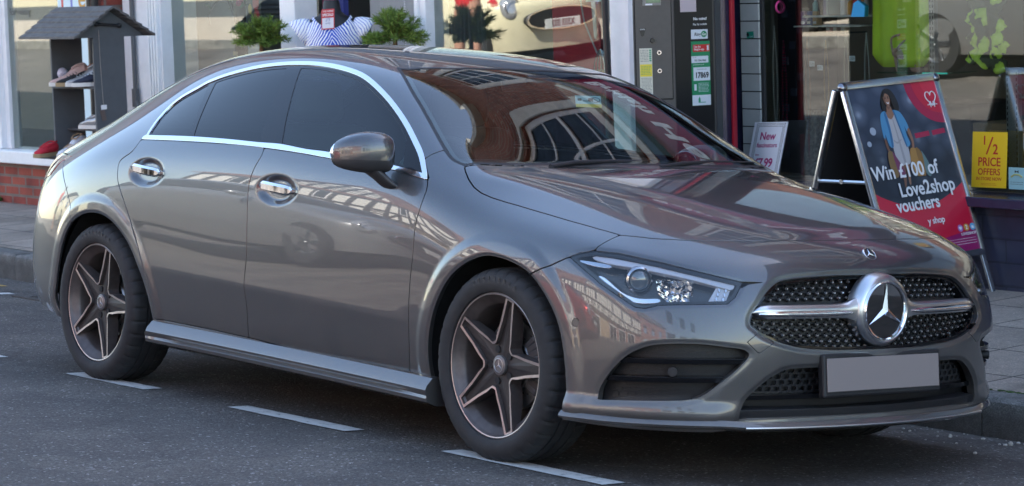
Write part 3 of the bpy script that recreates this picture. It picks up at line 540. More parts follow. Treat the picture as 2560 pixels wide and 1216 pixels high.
def build_car(parent,paint,level,full=True,cache={}):
    global OUT
    OUT=make_outlines()
    co,vn,fs=build_surface(level); G=body_fields(co); co=displace(co,vn,G); vn=vnormals(co,fs); S=(co,vn,fs)
    mn=lambda *a: np.minimum.reduce(a); gp=.0028
    ylo=np.abs(co[:,1]); z=co[:,2]; x=co[:,0]
    fy=co[fs,1].max(1)<=1e-6; SR=(co,vn,fs[fy])           # right half only
    solid=mn(-G['screen'],-G['rscreen'],-G['dlo'],-G['belt'],-G['archR'],-G['archF'])
    bumper_all=mn(G['bumper'])
    arches=mn(-G['archF'],-G['archR'])
    shell=panel('body_shell',S,mn(solid,-G['hood']-gp,-G['fdoor']-gp,-G['rdoor']-gp,-G['fender']-gp,-G['bumper']-gp,-G['rcut']-gp,-G['tail']-.002),paint,parent)
    hood=panel('bonnet',S,G['hood']-gp,paint,parent)
    bump=panel('front_bumper',S,mn(G['bumper']-gp,-G['hood']-gp,-G['archF'],-G['headlight']-.002,-G['grille'],-G['intake'],-G['lowgrille'],-G['cover']-.0012,-G['hl_wedge']),paint,parent,depth=.03)
    [panel('tow_eye_cover',SR,G['cover']-.0012,paint,bump,depth=.006,rb=.001,side=s_) for s_ in(-1,1)]
    panel('rear_bumper',S,mn(G['rcut']-gp,-G['archR'],-G['tail']-.002),paint,parent)
    SL=[(-1,''),(1,'')]
    for s in(-1,1):
        panel('front_fender',SR,mn(G['fender']-gp,-G['hood']-gp,-G['archF'],-G['headlight']-.002,-G['screen'],-G['fdoor']-gp,-G['dlo'],-G['belt'],-G['bumper']-gp),paint,parent,side=s,depth=.02)
        fd=panel('front_door',SR,mn(G['fdoor']-gp,-G['dlo'],-G['belt'],-G['archF']),paint,parent,side=s)
        rd=panel('rear_door',SR,mn(G['rdoor']-gp,-G['dlo'],-G['belt'],-G['archR']-.012),paint,parent,side=s)
        panel('tail_light',SR,G['tail']-.001,mat('lamp_red',(.28,.012,.015),rough=.08,coat=1,spec=.6),parent,side=s,off=.003)
        # windows
        ins=G['dlo']; xz=co[:,[0,2]]
        def lineside(a,b): return ((b[1]-a[1])*(xz[:,0]-a[0])-(b[0]-a[0])*(xz[:,1]-a[1]))/math.hypot(b[0]-a[0],b[1]-a[1])   # >0: forward of the line a(top)->b(bottom)
        qb1=-lineside((.490,1.235),(.640,1.037)); qb2=-lineside((.535,1.235),(.668,1.037))
        bp1=-lineside((.996,1.325),(1.168,1.029)); bp2=-lineside((1.087,1.328),(1.32,1.024)); tr=-lineside((2.021,1.078),(2.115,.965))
        chrome=mn(ins,.0125-G['arc_d'])
        panel('window_trim',SR,chrome,CHROME,parent,side=s,off=.0035,depth=.008,rb=.003)
        panel('belt_trim',SR,G['belt'],CHROME,parent,side=s,off=.0045,depth=.010,rb=.004)
        inner=mn(ins-.001,G['arc_d']-.0125)
        g_q=mn(inner-.008,-qb1-.001,G['arc_d']-.022); g_r=mn(inner-.006,qb2-.001,-bp1-.001,G['arc_d']-.024); g_f=mn(inner-.006,bp2-.001,-tr-.001,G['arc_d']-.024)
        panel('window_frame',SR,mn(inner,-g_q,-g_r,-g_f),GBLK,parent,side=s,off=-.002,depth=.012,rb=.0015)
        for nm,g,mm in(('quarter_window',g_q,G_REAR),('rear_door_window',g_r,G_REAR),('front_door_window',g_f,G_FRONT)):
            panel(nm,SR,g,mm,parent,side=s,off=-.004,depth=0)
        # headlight
        hl=panel('headlight',SR,G['headlight'],G_CLEAR,parent,side=s,off=.0006,depth=0)
        panel('lamp_housing',SR,G['headlight']+.001,mat('lamp_black',(.010,.011,.013),rough=.25),hl,side=s,off=-.055,depth=0)
        Vb,Nb,Fb=clip(SR,G['headlight']-.0005)
        # bezel wall
        panel('lamp_bezel',SR,mn(G['headlight'],.010-G['headlight']),GBLK,hl,side=s,off=-.006,depth=.05,rb=.002)
        LED=mat('lamp_light_guide',(.34,.35,.40),rough=.2,coat=1); FACET=facet_mat(); REFL=mat('lamp_reflector',(.42,.43,.46),rough=.16,metal=1)
        panel('light_guide',SR,G['drl'],LED,hl,side=s,off=-.012,depth=.02,rb=.004)
        panel('light_guide',SR,G['drl_low'],mat('lamp_silver',(.55,.57,.60),rough=.18,metal=1),hl,side=s,off=-.016,depth=.02,rb=.005)
        panel('turn_lens',SR,G['turn'],REFL,hl,side=s,off=-.014,depth=.02,rb=.004)
        panel('reflector',SR,G['refl'],FACET,hl,side=s,off=-.045,depth=0)
        tzc=(co[:,0]-ylo)/2**.5
        gr=mn(G['ribs'],.0022-np.abs(((tzc*1.0+z*.35)/.0085)%1-.5)*.0085)
        panel('rib',SR,G['ribs'],LED,hl,side=s,off=-.022,depth=.015,rb=.003)
        for q in(-.5,.5):
            panel('rib',SR,mn(G['ribs']-.001,.003-np.abs(tzc-np.mean([p[0] for p in OUT['ribs']])-q*.022+ (z-.62)*-.25)),REFL,hl,side=s,off=-.016,depth=.01,rb=.002)
        # projector
        pc=np.array([3.335,.775*s,.655]); dirv=Vector((.86,.50*s,-.02)).normalized()
        mb=MB(); q=dirv.to_track_quat('Z','Y').to_matrix().to_4x4(); 
        mb.lathe([(.045,-.02),(.043,.006),(.037,.012),(.034,.006),(.033,-.01)],'z',n=40); bmesh.ops.transform(mb.b,matrix=Matrix.Translation(pc)@q,verts=mb.b.verts); mb.build('projector_ring',REFL,hl,True,40)
        mb=MB(); mb.sph((0,0,0),.034,24,12,(1,1,.55)); bmesh.ops.transform(mb.b,matrix=Matrix.Translation(pc)@q,verts=mb.b.verts); mb.build('projector_lens',mat('lens_dark',(.05,.06,.07),rough=.02,coat=1,spec=1),hl,True,80)
        # reflector box facets
        pc2=np.array([3.425,.672*s,.632]); mb=MB(); mb.box((0,0,0),(.075,.052,.02),bev=.006); bmesh.ops.transform(mb.b,matrix=Matrix.Translation(pc2)@(dirv.to_track_quat('Z','Y').to_matrix().to_4x4()),verts=mb.b.verts); mb.build('reflector_box',FACET,hl)
        panel('lamp_shadow_gap',SR,G['hl_wedge'],GBLK,parent,side=s,off=-.008,depth=0)
        # side air intake
        it=panel('air_intake',SR,G['intake']+.004,BLK,parent,side=s,off=-.05,depth=0)
        for zc,w in((.405,.0075),(.345,.0075)):
            cl=zc+ (z*0)
            panel('slat',SR,mn(G['intake']+.002,w-np.abs(z-zc-.02*(tzc-2.0))),GBLK,it,side=s,off=-.012,depth=.035,rb=.004)
        hexa=np.abs(((tzc/.030+np.floor(z/.014)*.5)%1)-.5)*.030
        panel('mesh_pattern',SR,mn(G['intake']-.012,.0115-hexa,.0045-np.abs((z/.014)%1-.5)*.014),mat('intake_mesh',(.010,.010,.011),rough=.5),it,side=s,off=-.047,depth=.002,rb=.001)
        mb=MB(); c=Vector((3.475,.745*s,.372)); d=Vector((.72,.69*s,0)).normalized(); mb.cyl(c-d*.05,c+d*-.004,.0155,n=24); mb.cyl(c-d*.004,c-d*.002,.010,n=24); mb.build('parking_sensor',BLK,it,True,40)
    # windscreen
    panel('windscreen_seal',S,mn(G['screen'],.013-G['screen']),BLK,parent,off=-.001,depth=.01)
    ws=panel('windscreen',S,G['screen']-.0125,G_SCREEN,parent,off=-.0025,depth=0)
    panel('frit_band',S,mn(G['screen']-.012,.030-G['screen'])+0*x,mat('frit',(.01,.01,.011),rough=.3),ws,off=-.006,depth=0)
    panel('rear_window',S,G['rscreen']-.004,G_REAR,parent,off=-.002,depth=0)
    panel('rear_window_seal',S,mn(G['rscreen'],.03-G['rscreen']),GBLK,parent,off=-.004,depth=.008)
    # dark inner skin behind the gaps
    panel('inner_body',S,mn(-G['screen']-.03,-G['rscreen']-.03,-G['dlo']-.012,-G['archF']-.012,-G['archR']-.012,-G['headlight']-.02,-G['grille']-.012,-G['intake']-.012,-G['lowgrille']-.012),VOID,parent,off=-.024,depth=0)
    # ---------------- grille
    gr=panel('grille',S,G['grille']+.012,mat('grille_black',(.006,.006,.007),rough=.45),parent,off=-.050,depth=0)
    panel('grille_surround',S,mn(G['grille']+.003,.009-G['grille']),GBLK,gr,off=-.014,depth=.04,rb=.004)
    def front_x(y,zz):                                      # body surface in front, from the sampled surface
        k=np.argmin((co[:,1]-y)**2+(co[:,2]-zz)**2+np.where(co[:,0]>3.4,0,9)); return co[k,0]
    pins=MB(); rods=MB(); gpoly=OUT['grille']
    rowz=[.668,.651,.634,.617,.600]+[.548,.530,.512,.494,.476,.459]
    import itertools
    for ri,zz in enumerate(rowz):
        yy=np.arange(-.60,.601,.0345)+(.01725 if ri%2 else 0)
        zc=zz
        # rows sag towards the middle, following the lower edge
        ok=sdf(np.stack([np.abs(yy),np.full(len(yy),zc)],1),gpoly)
        for y,o in zip(yy,ok):
            zq=zc-(.012*(1-(y/.5)**2) if ri>=5 else -.004*(1-(y/.5)**2))
            if o<.012 or math.hypot(y,(zq-.563))<.115: continue
            xx=front_x(y,zq)-.034
            pins.cyl((xx-.008,y,zq),(xx,y,zq),.0058,.0032,8)
            rods.box((xx-.010,y,zq),(.006,.034,.0026)); rods.box((xx-.010,y,zq),(.006,.0024,.018))
    rods.build('grille_mesh',mat('mesh_black',(.004,.004,.005),rough=.65,spec=.2),gr); pins.build('grille_stud',mat('stud_chrome',(.50,.50,.50),rough=.25,metal=.9),gr,True,30)
    # bar across with the star ring
    zc=.563; bar=MB()
    for s in(-1,1):
        prev=None
        for i in range(15):
            t=i/14; y=(.085+t*.437)*s; hh=(.026+.028*math.exp(-((t)/.10)**2))*(1 if t<.86 else max(.12,math.sqrt(max(0,1-((t-.86)/.14)**2)))); xx=front_x(y,zc)-.008+(.010*math.exp(-(t/.12)**2)); zz=zc+.0*t
            ring=[(xx-.03,y,zz+hh*.9),(xx-.006,y,zz+hh),(xx+.004,y,zz+hh*.55),(xx+.006,y,zz+.1*hh),(xx,y,zz-hh*.75),(xx-.03,y,zz-hh*.9)]
            ring=[bar.b.verts.new(p) for p in ring]
            if prev:
                for k in range(6): bar.b.faces.new((prev[k],prev[(k+1)%6],ring[(k+1)%6],ring[k]))
            prev=ring
        bar.b.faces.new(prev)
    gb=bar.build('grille_bar',SATIN,gr,True,60)
    for s in(-1,1):
        mb=MB(); pts=[]
        for i in range(13):
            t=i/12; y=(.135+t*.365)*s; pts.append((front_x(y,zc)-.001+(.006*math.exp(-((.135+t*.365-.085)/.437/.12)**2)),y,zc-.004))
        rad=[.0105*math.sqrt(max(.05,1-abs(2*i/12-1)**4)) for i in range(13)]
        mb.tube(pts,rad,10); mb.build('bar_inlay',CHROME,gb,True,60)
    xs=3.668
    mb=MB(); mb.lathe([(.128,-.045),(.122,-.012),(.114,.004),(.104,.008),(.097,.004)],'x',(xs,0,zc),64); sr=mb.build('emblem_housing',SATIN,gr,True,50)
    mb=MB(); mb.lathe([(.0985,.0),(.0975,.010),(.0945,.0135),(.0905,.012),(.0885,.006)],'x',(xs,0,zc),72); mb.build('emblem_ring',CHROME,sr,True,50)
    mb=MB(); mb.lathe([(.0895,.0065),(.0,.0085)],'x',(xs,0,zc),64); mb.build('emblem_disc',mat('emblem_glass_black',(.006,.006,.007),rough=.05,coat=1),sr,True,50)
    mb=MB(); star_mesh(mb,(xs+.0085,0,zc),.0885,.012,'x',.17); mb.build('emblem_star',CHROME,sr)
    # bonnet badge
    bx=3.588; mb=MB(); mb.lathe([(.027,-.002),(.0265,.003),(.0235,.004),(.0225,.0025),(.0,.0025)],'z',(0,0,0),40); mb2=MB()
    nrm=Matrix.Translation((3.594,0,.7435))@Euler((0,math.radians(48),0)).to_matrix().to_4x4()
    bmesh.ops.transform(mb.b,matrix=nrm,verts=mb.b.verts); bd=mb.build('bonnet_badge',mat('badge_silver',(.6,.6,.62),rough=.2,metal=1),parent,True,40)
    mb=MB(); mb.lathe([(.0222,.0029),(.0,.0029)],'z',n=32)
    bmesh.ops.transform(mb.b,matrix=nrm,verts=mb.b.verts); bdd=mb.build('badge_disc',mat('badge_dark',(.03,.03,.035),rough=.2),bd)
    mb=MB(); star_mesh(mb,(0,0,0),.021,.0025,'x',.18); bmesh.ops.transform(mb.b,matrix=nrm@Matrix.Translation((0,0,.003))@Euler((0,-math.pi/2,0)).to_matrix().to_4x4(),verts=mb.b.verts); mb.build('badge_star',CHROME,bd)
    # ---------------- lower grille, plate, splitter
    lg=panel('lower_grille',S,G['lowgrille']+.004,BLK,parent,off=-.060,depth=0)
    hx=np.abs(((ylo/.034+np.floor(z/.020)*.5)%1)-.5)*.034
    panel('mesh_pattern',S,mn(G['lowgrille']-.006,np.where(z>.292,1,-1),np.maximum(hx-.0125,np.abs((z/.020)%1-.5)*.020-.0075)),mat('hex_mesh',(.018,.018,.02),rough=.4),lg,off=-.042,depth=.006,rb=.001)
    panel('slat',S,mn(G['lowgrille'],.007-np.abs(z-.288)),GBLK,lg,off=-.020,depth=.03,rb=.004); panel('lower_lip',S,mn(G['lowgrille'],.012-np.abs(z-.236)),BLK,lg,off=-.006,depth=.04,rb=.006)
    mb=MB(); px_,pz=3.672,.362
    mb.box((px_,-.010,pz-.004),(.03,.545,.142),rot=(0,math.radians(-5),0),bev=.008); hold=mb.build('plate_holder',BLK,parent)
    mb=MB(); mb.box((px_+.0175,-.010,pz),(.004,.520,.108),rot=(0,math.radians(-5),0),bev=.0015); mb.build('number_plate',mat('plate_grey',(.235,.20,.19),rough=.5),hold)
    # splitter blade following the lower edge of the bumper
    pl=[(3.122,.903),(3.15,.901),(3.19,.894),(3.30,.862),(3.40,.800),(3.50,.702),(3.585,.575),(3.632,.45),(3.665,.30),(3.685,.15),(3.69,0)]
    pts=smooth_poly(pl,False,4); prof=[(-.03,.219),(.004,.221),(.0145,.212),(.018,.204),(.014,.197),(-.02,.186),(-.10,.180)]
    full=[(p[0],p[1]) for p in pts]+[(p[0],-p[1]) for p in pts[::-1][1:]]
    V=[];F=[];m=len(prof); 
    for i,p in enumerate(full):
        a=np.array(full[max(i-1,0)]);b=np.array(full[min(i+1,len(full)-1)]); t=(b-a)/np.linalg.norm(b-a); nn=np.array([-t[1],t[0]]); 
        if nn@np.array([p[0]-2.8,p[1]])<0: nn=-nn
        ay=abs(p[1]); rise=.012*bump01(np.array([(ay-.55)/.15]))[0]*0; dz=-.006*bump01(np.array([(.62-ay)/.12]))[0]
        for o,zz in prof: V.append((p[0]+nn[0]*o,p[1]+nn[1]*o,zz+dz+rise))
    for i in range(len(full)-1):
        for j in range(m-1): F.append((i*m+j,i*m+j+1,(i+1)*m+j+1,(i+1)*m+j))
    spl=raw('front_splitter',V,F,paint,parent)
    bm=bmesh.new(); bm.from_mesh(spl.data); bmesh.ops.recalc_face_normals(bm,faces=bm.faces); bm.to_mesh(spl.data); bm.free()
    for p in spl.data.polygons: p.use_smooth=True
    spl.data.set_sharp_from_angle(angle=math.radians(35))
    mb=MB(); tp=[]
    for i,p in enumerate(full):
        if abs(p[1])<.56: 
            a=np.array(full[max(i-1,0)]);b=np.array(full[min(i+1,len(full)-1)]); t=(b-a)/np.linalg.norm(b-a); nn=np.array([-t[1],t[0]]); nn=nn if nn@np.array([p[0]-2.8,p[1]])>0 else -nn
            tp.append((p[0]+nn[0]*.017,p[1]+nn[1]*.017,.197))
    mb.tube(tp,.0048,8); mb.build('splitter_strip',SATIN,spl,True,60)
    # underside
    mb=MB(); mb.bx(-.75,3.45,-.62,.62,.17,.30); mb.bx(.5,2.3,-.82,.82,.19,.27); mb.build('underbody',VOID,parent)
    # ---------------- side skirts
    for s in(-1,1):
        xs_=np.linspace(.462,2.392,30); V=[];F=[]
        pr=[(-.02,.292),(.006,.288),(.030,.262),(.036,.248),(.0335,.240),(.022,.232),(.020,.228),(.030,.218),(.026,.205),(-.01,.190),(-.09,.186)]
        for i,xx in enumerate(xs_):
            t=(xx-.462)/(2.392-.462); base=.872-.006*math.sin(t*math.pi)+.012*abs(2*t-1)**3; dz=-.040*t+.012*max(0,.12-t)/.12*0
            nar=min(1,t/.10+.0,(1-t)/.08+.0); 
            for j,(o,zz) in enumerate(pr):
                oo=o
                if j in(5,6): oo=o+(1-min(1,nar))*.010        # the groove runs out at both ends
                V.append((xx+(.012 if j<4 and t<.5 else 0),(base+oo)*s,zz+dz))
        m=len(pr)
        for i in range(len(xs_)-1):
            for j in range(m-1): F.append((i*m+j,i*m+j+1,(i+1)*m+j+1,(i+1)*m+j))
        F.append(tuple(range(m))); F.append(tuple((len(xs_)-1)*m+j for j in range(m))[::-1])
        sk=raw('side_skirt',V,F,paint,parent); bm=bmesh.new(); bm.from_mesh(sk.data); bmesh.ops.recalc_face_normals(bm,faces=bm.faces); bm.to_mesh(sk.data); bm.free()
        for p in sk.data.polygons: p.use_smooth=True
        sk.data.set_sharp_from_angle(angle=math.radians(25))
    # ---------------- wheel wells
    for xc,rr in((2.745,.405),(.055,.425)):
        for s in(-1,1):
            mb=MB(); mb.lathe([(rr,.50),(rr,.860)],'y',(xc,0,.325),48); mb.lathe([(rr,.50),(0,.50)],'y',(xc,0,.325),48)
            bmesh.ops.bisect_plane(mb.b,geom=mb.b.verts[:]+mb.b.edges[:]+mb.b.faces[:],plane_co=(0,0,.24),plane_no=(0,0,1),clear_inner=True)
            if s<0: bmesh.ops.scale(mb.b,vec=(1,-1,1),verts=mb.b.verts)
            mb.build('wheel_arch_liner',mat('liner_black',(.006,.006,.006),rough=.9),parent)
    for xc,d in((2.729,True),(0,False)):
        for s in(-1,1): make_wheel('wheel',parent,(xc,s*.7835,.325),s,math.radians(73.5 if d else 71),d)
    # ---------------- door mirrors
    for s in(-1,1):
        prof=[];
        # stations across the mirror from inner end to outer tip: (y, x centre, z centre, half depth x, half height z)
        st=[(.868,2.066,1.018,.020,.025),(.877,2.065,1.020,.050,.054),(.894,2.062,1.022,.064,.064),(.930,2.054,1.024,.071,.0685),(.968,2.041,1.024,.072,.0665),(1.002,2.024,1.022,.067,.059),(1.030,2.006,1.018,.056,.047),(1.048,1.992,1.014,.038,.032),(1.056,1.985,1.011,.014,.012)]
        V=[];F=[];nn=20;MI=[]
        for (y,xc,zc_,hx_,hz) in st:
            for k in range(nn):
                a=2*math.pi*k/nn; c,d=math.cos(a),math.sin(a); e=.72
                V.append((xc+hx_*math.copysign(abs(c)**e,c)*(1.0 if c>0 else .55),y*s,zc_+hz*math.copysign(abs(d)**e,d)-(.010 if d<0 else 0)*abs(d)))
        for i in range(len(st)-1):
            for k in range(nn): F.append((i*nn+k,i*nn+(k+1)%nn,(i+1)*nn+(k+1)%nn,(i+1)*nn+k)); MI.append(1 if (V[F[-1][0]][2]+V[F[-1][2]][2])/2<.976 else 0)
        F.append(tuple(range(nn))); MI.append(0); F.append(tuple((len(st)-1)*nn+k for k in range(nn))[::-1]); MI.append(0)
        mr=empty('door_mirror',(0,0,0)); mr.parent=parent
        low=mat('mirror_grey',(.03,.03,.032),rough=.45)
        def half(keep,name,m):
            me=bpy.data.meshes.new(name); me.from_pydata(V,[],F); bm=bmesh.new(); bm.from_mesh(me); bmesh.ops.recalc_face_normals(bm,faces=bm.faces)
            bmesh.ops.subdivide_edges(bm,edges=bm.edges[:],cuts=1,use_grid_fill=True,smooth=.6)
            bmesh.ops.bisect_plane(bm,geom=bm.verts[:]+bm.edges[:]+bm.faces[:],plane_co=(2,0,.993),plane_no=(-.12,0,-1 if keep=='up' else 1) if False else (0,0,-1 if keep=='up' else 1),clear_outer=True)
            bm.to_mesh(me); bm.free()
            for p in me.polygons: p.use_smooth=True
            return link(name,me,m,mr)
        half('up','mirror_cap',paint); half('down','mirror_base',low)
        mb=MB(); rings=[]
        for (xx,yy,zz,a,b) in((2.045,.945,.972,.050,.030),(2.055,.930,.955,.044,.026),(2.068,.905,.932,.040,.022),(2.078,.885,.912,.043,.020),(2.080,.868,.902,.047,.020)):
            rings.append([mb.b.verts.new((xx+a*math.cos(k*math.pi/8),(yy+b*math.sin(k*math.pi/8)*.8)*s,zz-.018*math.cos(k*math.pi/8)*0+b*.4*math.sin(k*math.pi/8)*-1)) for k in range(16)])
        for A,B in zip(rings,rings[1:]):
            for k in range(16): mb.b.faces.new((A[k],A[(k+1)%16],B[(k+1)%16],B[k]))
        mb.build('mirror_stalk',low,mr,True,60)
        mb=MB(); mb.sph((1.985,.985*s,1.015),.06,20,10,(.12,1.35,.85)); mb.build('mirror_glass',CHROME,mr,True,80)
        if s>0: mr.matrix_local=Matrix.Translation((1.895,.872,-.03))@Matrix.Rotation(math.radians(84),4,'Z')@Matrix.Translation((-2.07,-.875,0))
    # ---------------- door handles
    for s in(-1,1):
        for hx_,hz,nm in((1.385,.862,'front'),(.415,.892,'rear')):
            hnd=empty('door_handle',(hx_,0,hz)); hnd.parent=parent
            V=[];F=[];nst=21
            for i in range(nst):
                t=-1+2*i/(nst-1); w=math.sqrt(max(0.06,1-abs(t)**7)); y0=.8990+.010*(1-t*t)
                sec=[(y0-.018,.008*w),(y0-.006,.0185*w),(y0+.002,.0180*w),(y0+.0095,.0085*w),(y0+.0085,-.013*w),(y0+.000,-.0205*w),(y0-.016,-.018*w)]
                for (yy,zz) in sec: V.append((t*.110,yy*s,zz-.008*t+.003))
            m=7
            for i in range(nst-1):
                for k in range(m): F.append((i*m+k,i*m+(k+1)%m,(i+1)*m+(k+1)%m,(i+1)*m+k))
            F.append(tuple(range(m))); F.append(tuple((nst-1)*m+k for k in range(m))[::-1])
            o=raw('handle_grip',V,F,CHROME,hnd); bm=bmesh.new(); bm.from_mesh(o.data); bmesh.ops.recalc_face_normals(bm,faces=bm.faces); bm.to_mesh(o.data); bm.free()
            for p in o.data.polygons: p.use_smooth=True
            o.data.set_sharp_from_angle(angle=math.radians(32))
    # ---------------- wipers, sensors
    for ya,yb,xa,xb in((-.42,.20,2.415,2.385),(.10,.66,2.41,2.335)):
        mb=MB(); mb.tube([(xa+.012,ya,.985),(xa-.005,ya+.12,1.000),((xa+xb)/2-.01,(ya+yb)/2,1.006),(xb-.015,yb,1.006)],[.011,.010,.008,.005],8); mb.tube([((xa+xb)/2-.02,(ya+yb)/2-.2,1.0),(xb-.03,yb+.02,1.004)],.006,6); mb.build('wiper',BLK,parent,True,50)
    for p,d in(((3.165,-.892,.508),(.35,-.94,0)),((3.165,.892,.508),(.35,.94,0)),):
        mb=MB(); P=Vector(p); D=Vector(d); mb.cyl(P-D*.01,P+D*.0015,.0125,n=24); ps=mb.build('parking_sensor',paint,bump,True,40)
        mb=MB(); q=D.to_track_quat('Z','Y').to_matrix().to_4x4(); mb.lathe([(.0128,-.005),(.0128,.0008),(.0142,.0008),(.0142,-.005)],'z',n=24); bmesh.ops.transform(mb.b,matrix=Matrix.Translation(P)@q,verts=mb.b.verts); mb.build('sensor_gap',VOID,ps)
    # parking permit stuck inside the windscreen
    q=[Vector(p) for p in TR['permit']]; e_=(q[1]-q[0]); u_=(q[0]-q[3]); n_=e_.cross(u_).normalized(); c_=(q[0]+q[1]+q[2]+q[3])/4-n_*.004; Mp=Matrix(((e_.normalized().x,u_.normalized().x,n_.x,c_.x),(e_.normalized().y,u_.normalized().y,n_.y,c_.y),(e_.normalized().z,u_.normalized().z,n_.z,c_.z),(0,0,0,1)))
    W_,H_=e_.length/2,u_.length/2
    def fl(nm,x0,x1,y0,y1,m,p,l):
        mb=MB(); mb.bx(x0,x1,y0,y1,l,l+.0004); bmesh.ops.transform(mb.b,matrix=Mp,verts=mb.b.verts); return mb.build(nm,m,p)
    pmt=fl('permit_sticker',-W_,W_,-H_,H_,mat('permit_pale',(.55,.66,.66),rough=.5),ws,-.0008); fl('permit_band',-W_,W_,-H_,-H_*.45,mat('permit_yellow',(.72,.52,.10),rough=.5),pmt,.0)
    mb=MB(); mb.lathe([(.022,0),(.026,0),(.026,.0006),(.022,.0006)],'z',(W_*.55,H_*.28,0),20,True); mb.box((W_*.55,H_*.28,.0003),(.004,.05,.0006),rot=(0,0,.7)); mb.bx(-.03,.02,H_*.0,H_*.12,0,.0006); mb.bx(.0,.024,H_*.05,H_*.55,0,.0006); mb.bx(-.055,-.035,H_*.1,H_*.5,0,.0006); bmesh.ops.transform(mb.b,matrix=Mp,verts=mb.b.verts); mb.build('permit_symbols',BLK,pmt)
    # ---------------- cabin
    DASH=mat('dash_black',(.018,.018,.02),rough=.6,bump=.1,bscale=600); SEAT=mat('seat_black',(.02,.02,.022),rough=.6)
    mb=MB(); mb.bx(-.55,2.35,-.70,.70,.30,.34); mb.bx(-.5,-.3,-.68,.68,.3,.92); mb.bx(2.2,2.35,-.7,.7,.34,.93); mb.build('cabin_floor',VOID,parent)
    mb=MB(); prof=[(2.40,.975),(2.15,.965),(1.95,.955),(1.84,.93),(1.80,.86),(1.84,.72),(2.0,.6),(2.40,.6)]; mb.prism(prof,(0,0),'xz',-.70,1.40); mb.build('dashboard',DASH,parent,True,40)
    mb=MB()
    mb.box((1.85,-.36,.965),(.20,.36,.055),bev=.02); mb.build('instrument_hood',DASH,parent)
    tor=MB(); 
    for k in range(32):
        a=2*math.pi*k/32; a2=2*math.pi*(k+1)/32; M=Matrix.Translation((1.66,-.37,.90))@Euler((0,math.radians(-65),0)).to_matrix().to_4x4()
        tor.cyl(M@Vector((.18*math.cos(a),.18*math.sin(a),0)),M@Vector((.18*math.cos(a2),.18*math.sin(a2),0)),.016,n=8,caps=False)
    for a in(0,math.pi,-math.pi/2): tor.cyl(M@Vector((0,0,-.02)),M@Vector((.175*math.cos(a+math.pi/2),.175*math.sin(a+math.pi/2),0)),.02,.014,8)
    tor.cyl(M@Vector((0,0,-.04)),M@Vector((0,0,.02)),.06,.05,20); tor.build('steering_wheel',mat('wheel_leather',(.02,.02,.02),rough=.5),parent,True,60)
    for y in(-.37,.37):
        mb=MB(); mb.box((1.22,y,.50),(.52,.50,.16),bev=.05); mb.box((.92,y,.80),(.15,.47,.62),rot=(0,math.radians(-14),0),bev=.06); mb.cyl((.85,y-.06,1.06),(.83,y-.06,1.16),.008); mb.cyl((.85,y+.06,1.06),(.83,y+.06,1.16),.008); mb.box((.82,y,1.19),(.10,.27,.17),rot=(0,math.radians(-10),0),bev=.04); mb.build('front_seat',SEAT,parent,True,50)
    mb=MB(); mb.box((.30,0,.48),(.5,1.25,.16),bev=.05); mb.box((-.02,0,.75),(.16,1.25,.55),rot=(0,math.radians(-20),0),bev=.06); mb.build('rear_seat',SEAT,parent)
    mb=MB(); mb.box((1.74,.0,1.278),(.022,.235,.055),rot=(0,math.radians(-12),0),bev=.008); mb.cyl((1.745,0,1.29),(1.80,0,1.305),.012); mb.box((1.83,0,1.292),(.07,.10,.025),rot=(0,math.radians(29),0),bev=.008); mb.build('interior_mirror',BLK,parent)
    mb=MB(); mb.bx(.15,1.50,-.46,.46,1.300,1.310); mb.build('headliner',mat('headliner_grey',(.20,.20,.20),rough=.9),parent)
    return S,G

car=empty('parked_car',(0,0,0),0,'dark grey four-door saloon at the kerb with a blank grey number plate','car')
car.rotation_euler=(CAMBER,0,0)
CAR_LEVEL=5
car_surface=build_car(car,PAINT,CAR_LEVEL)

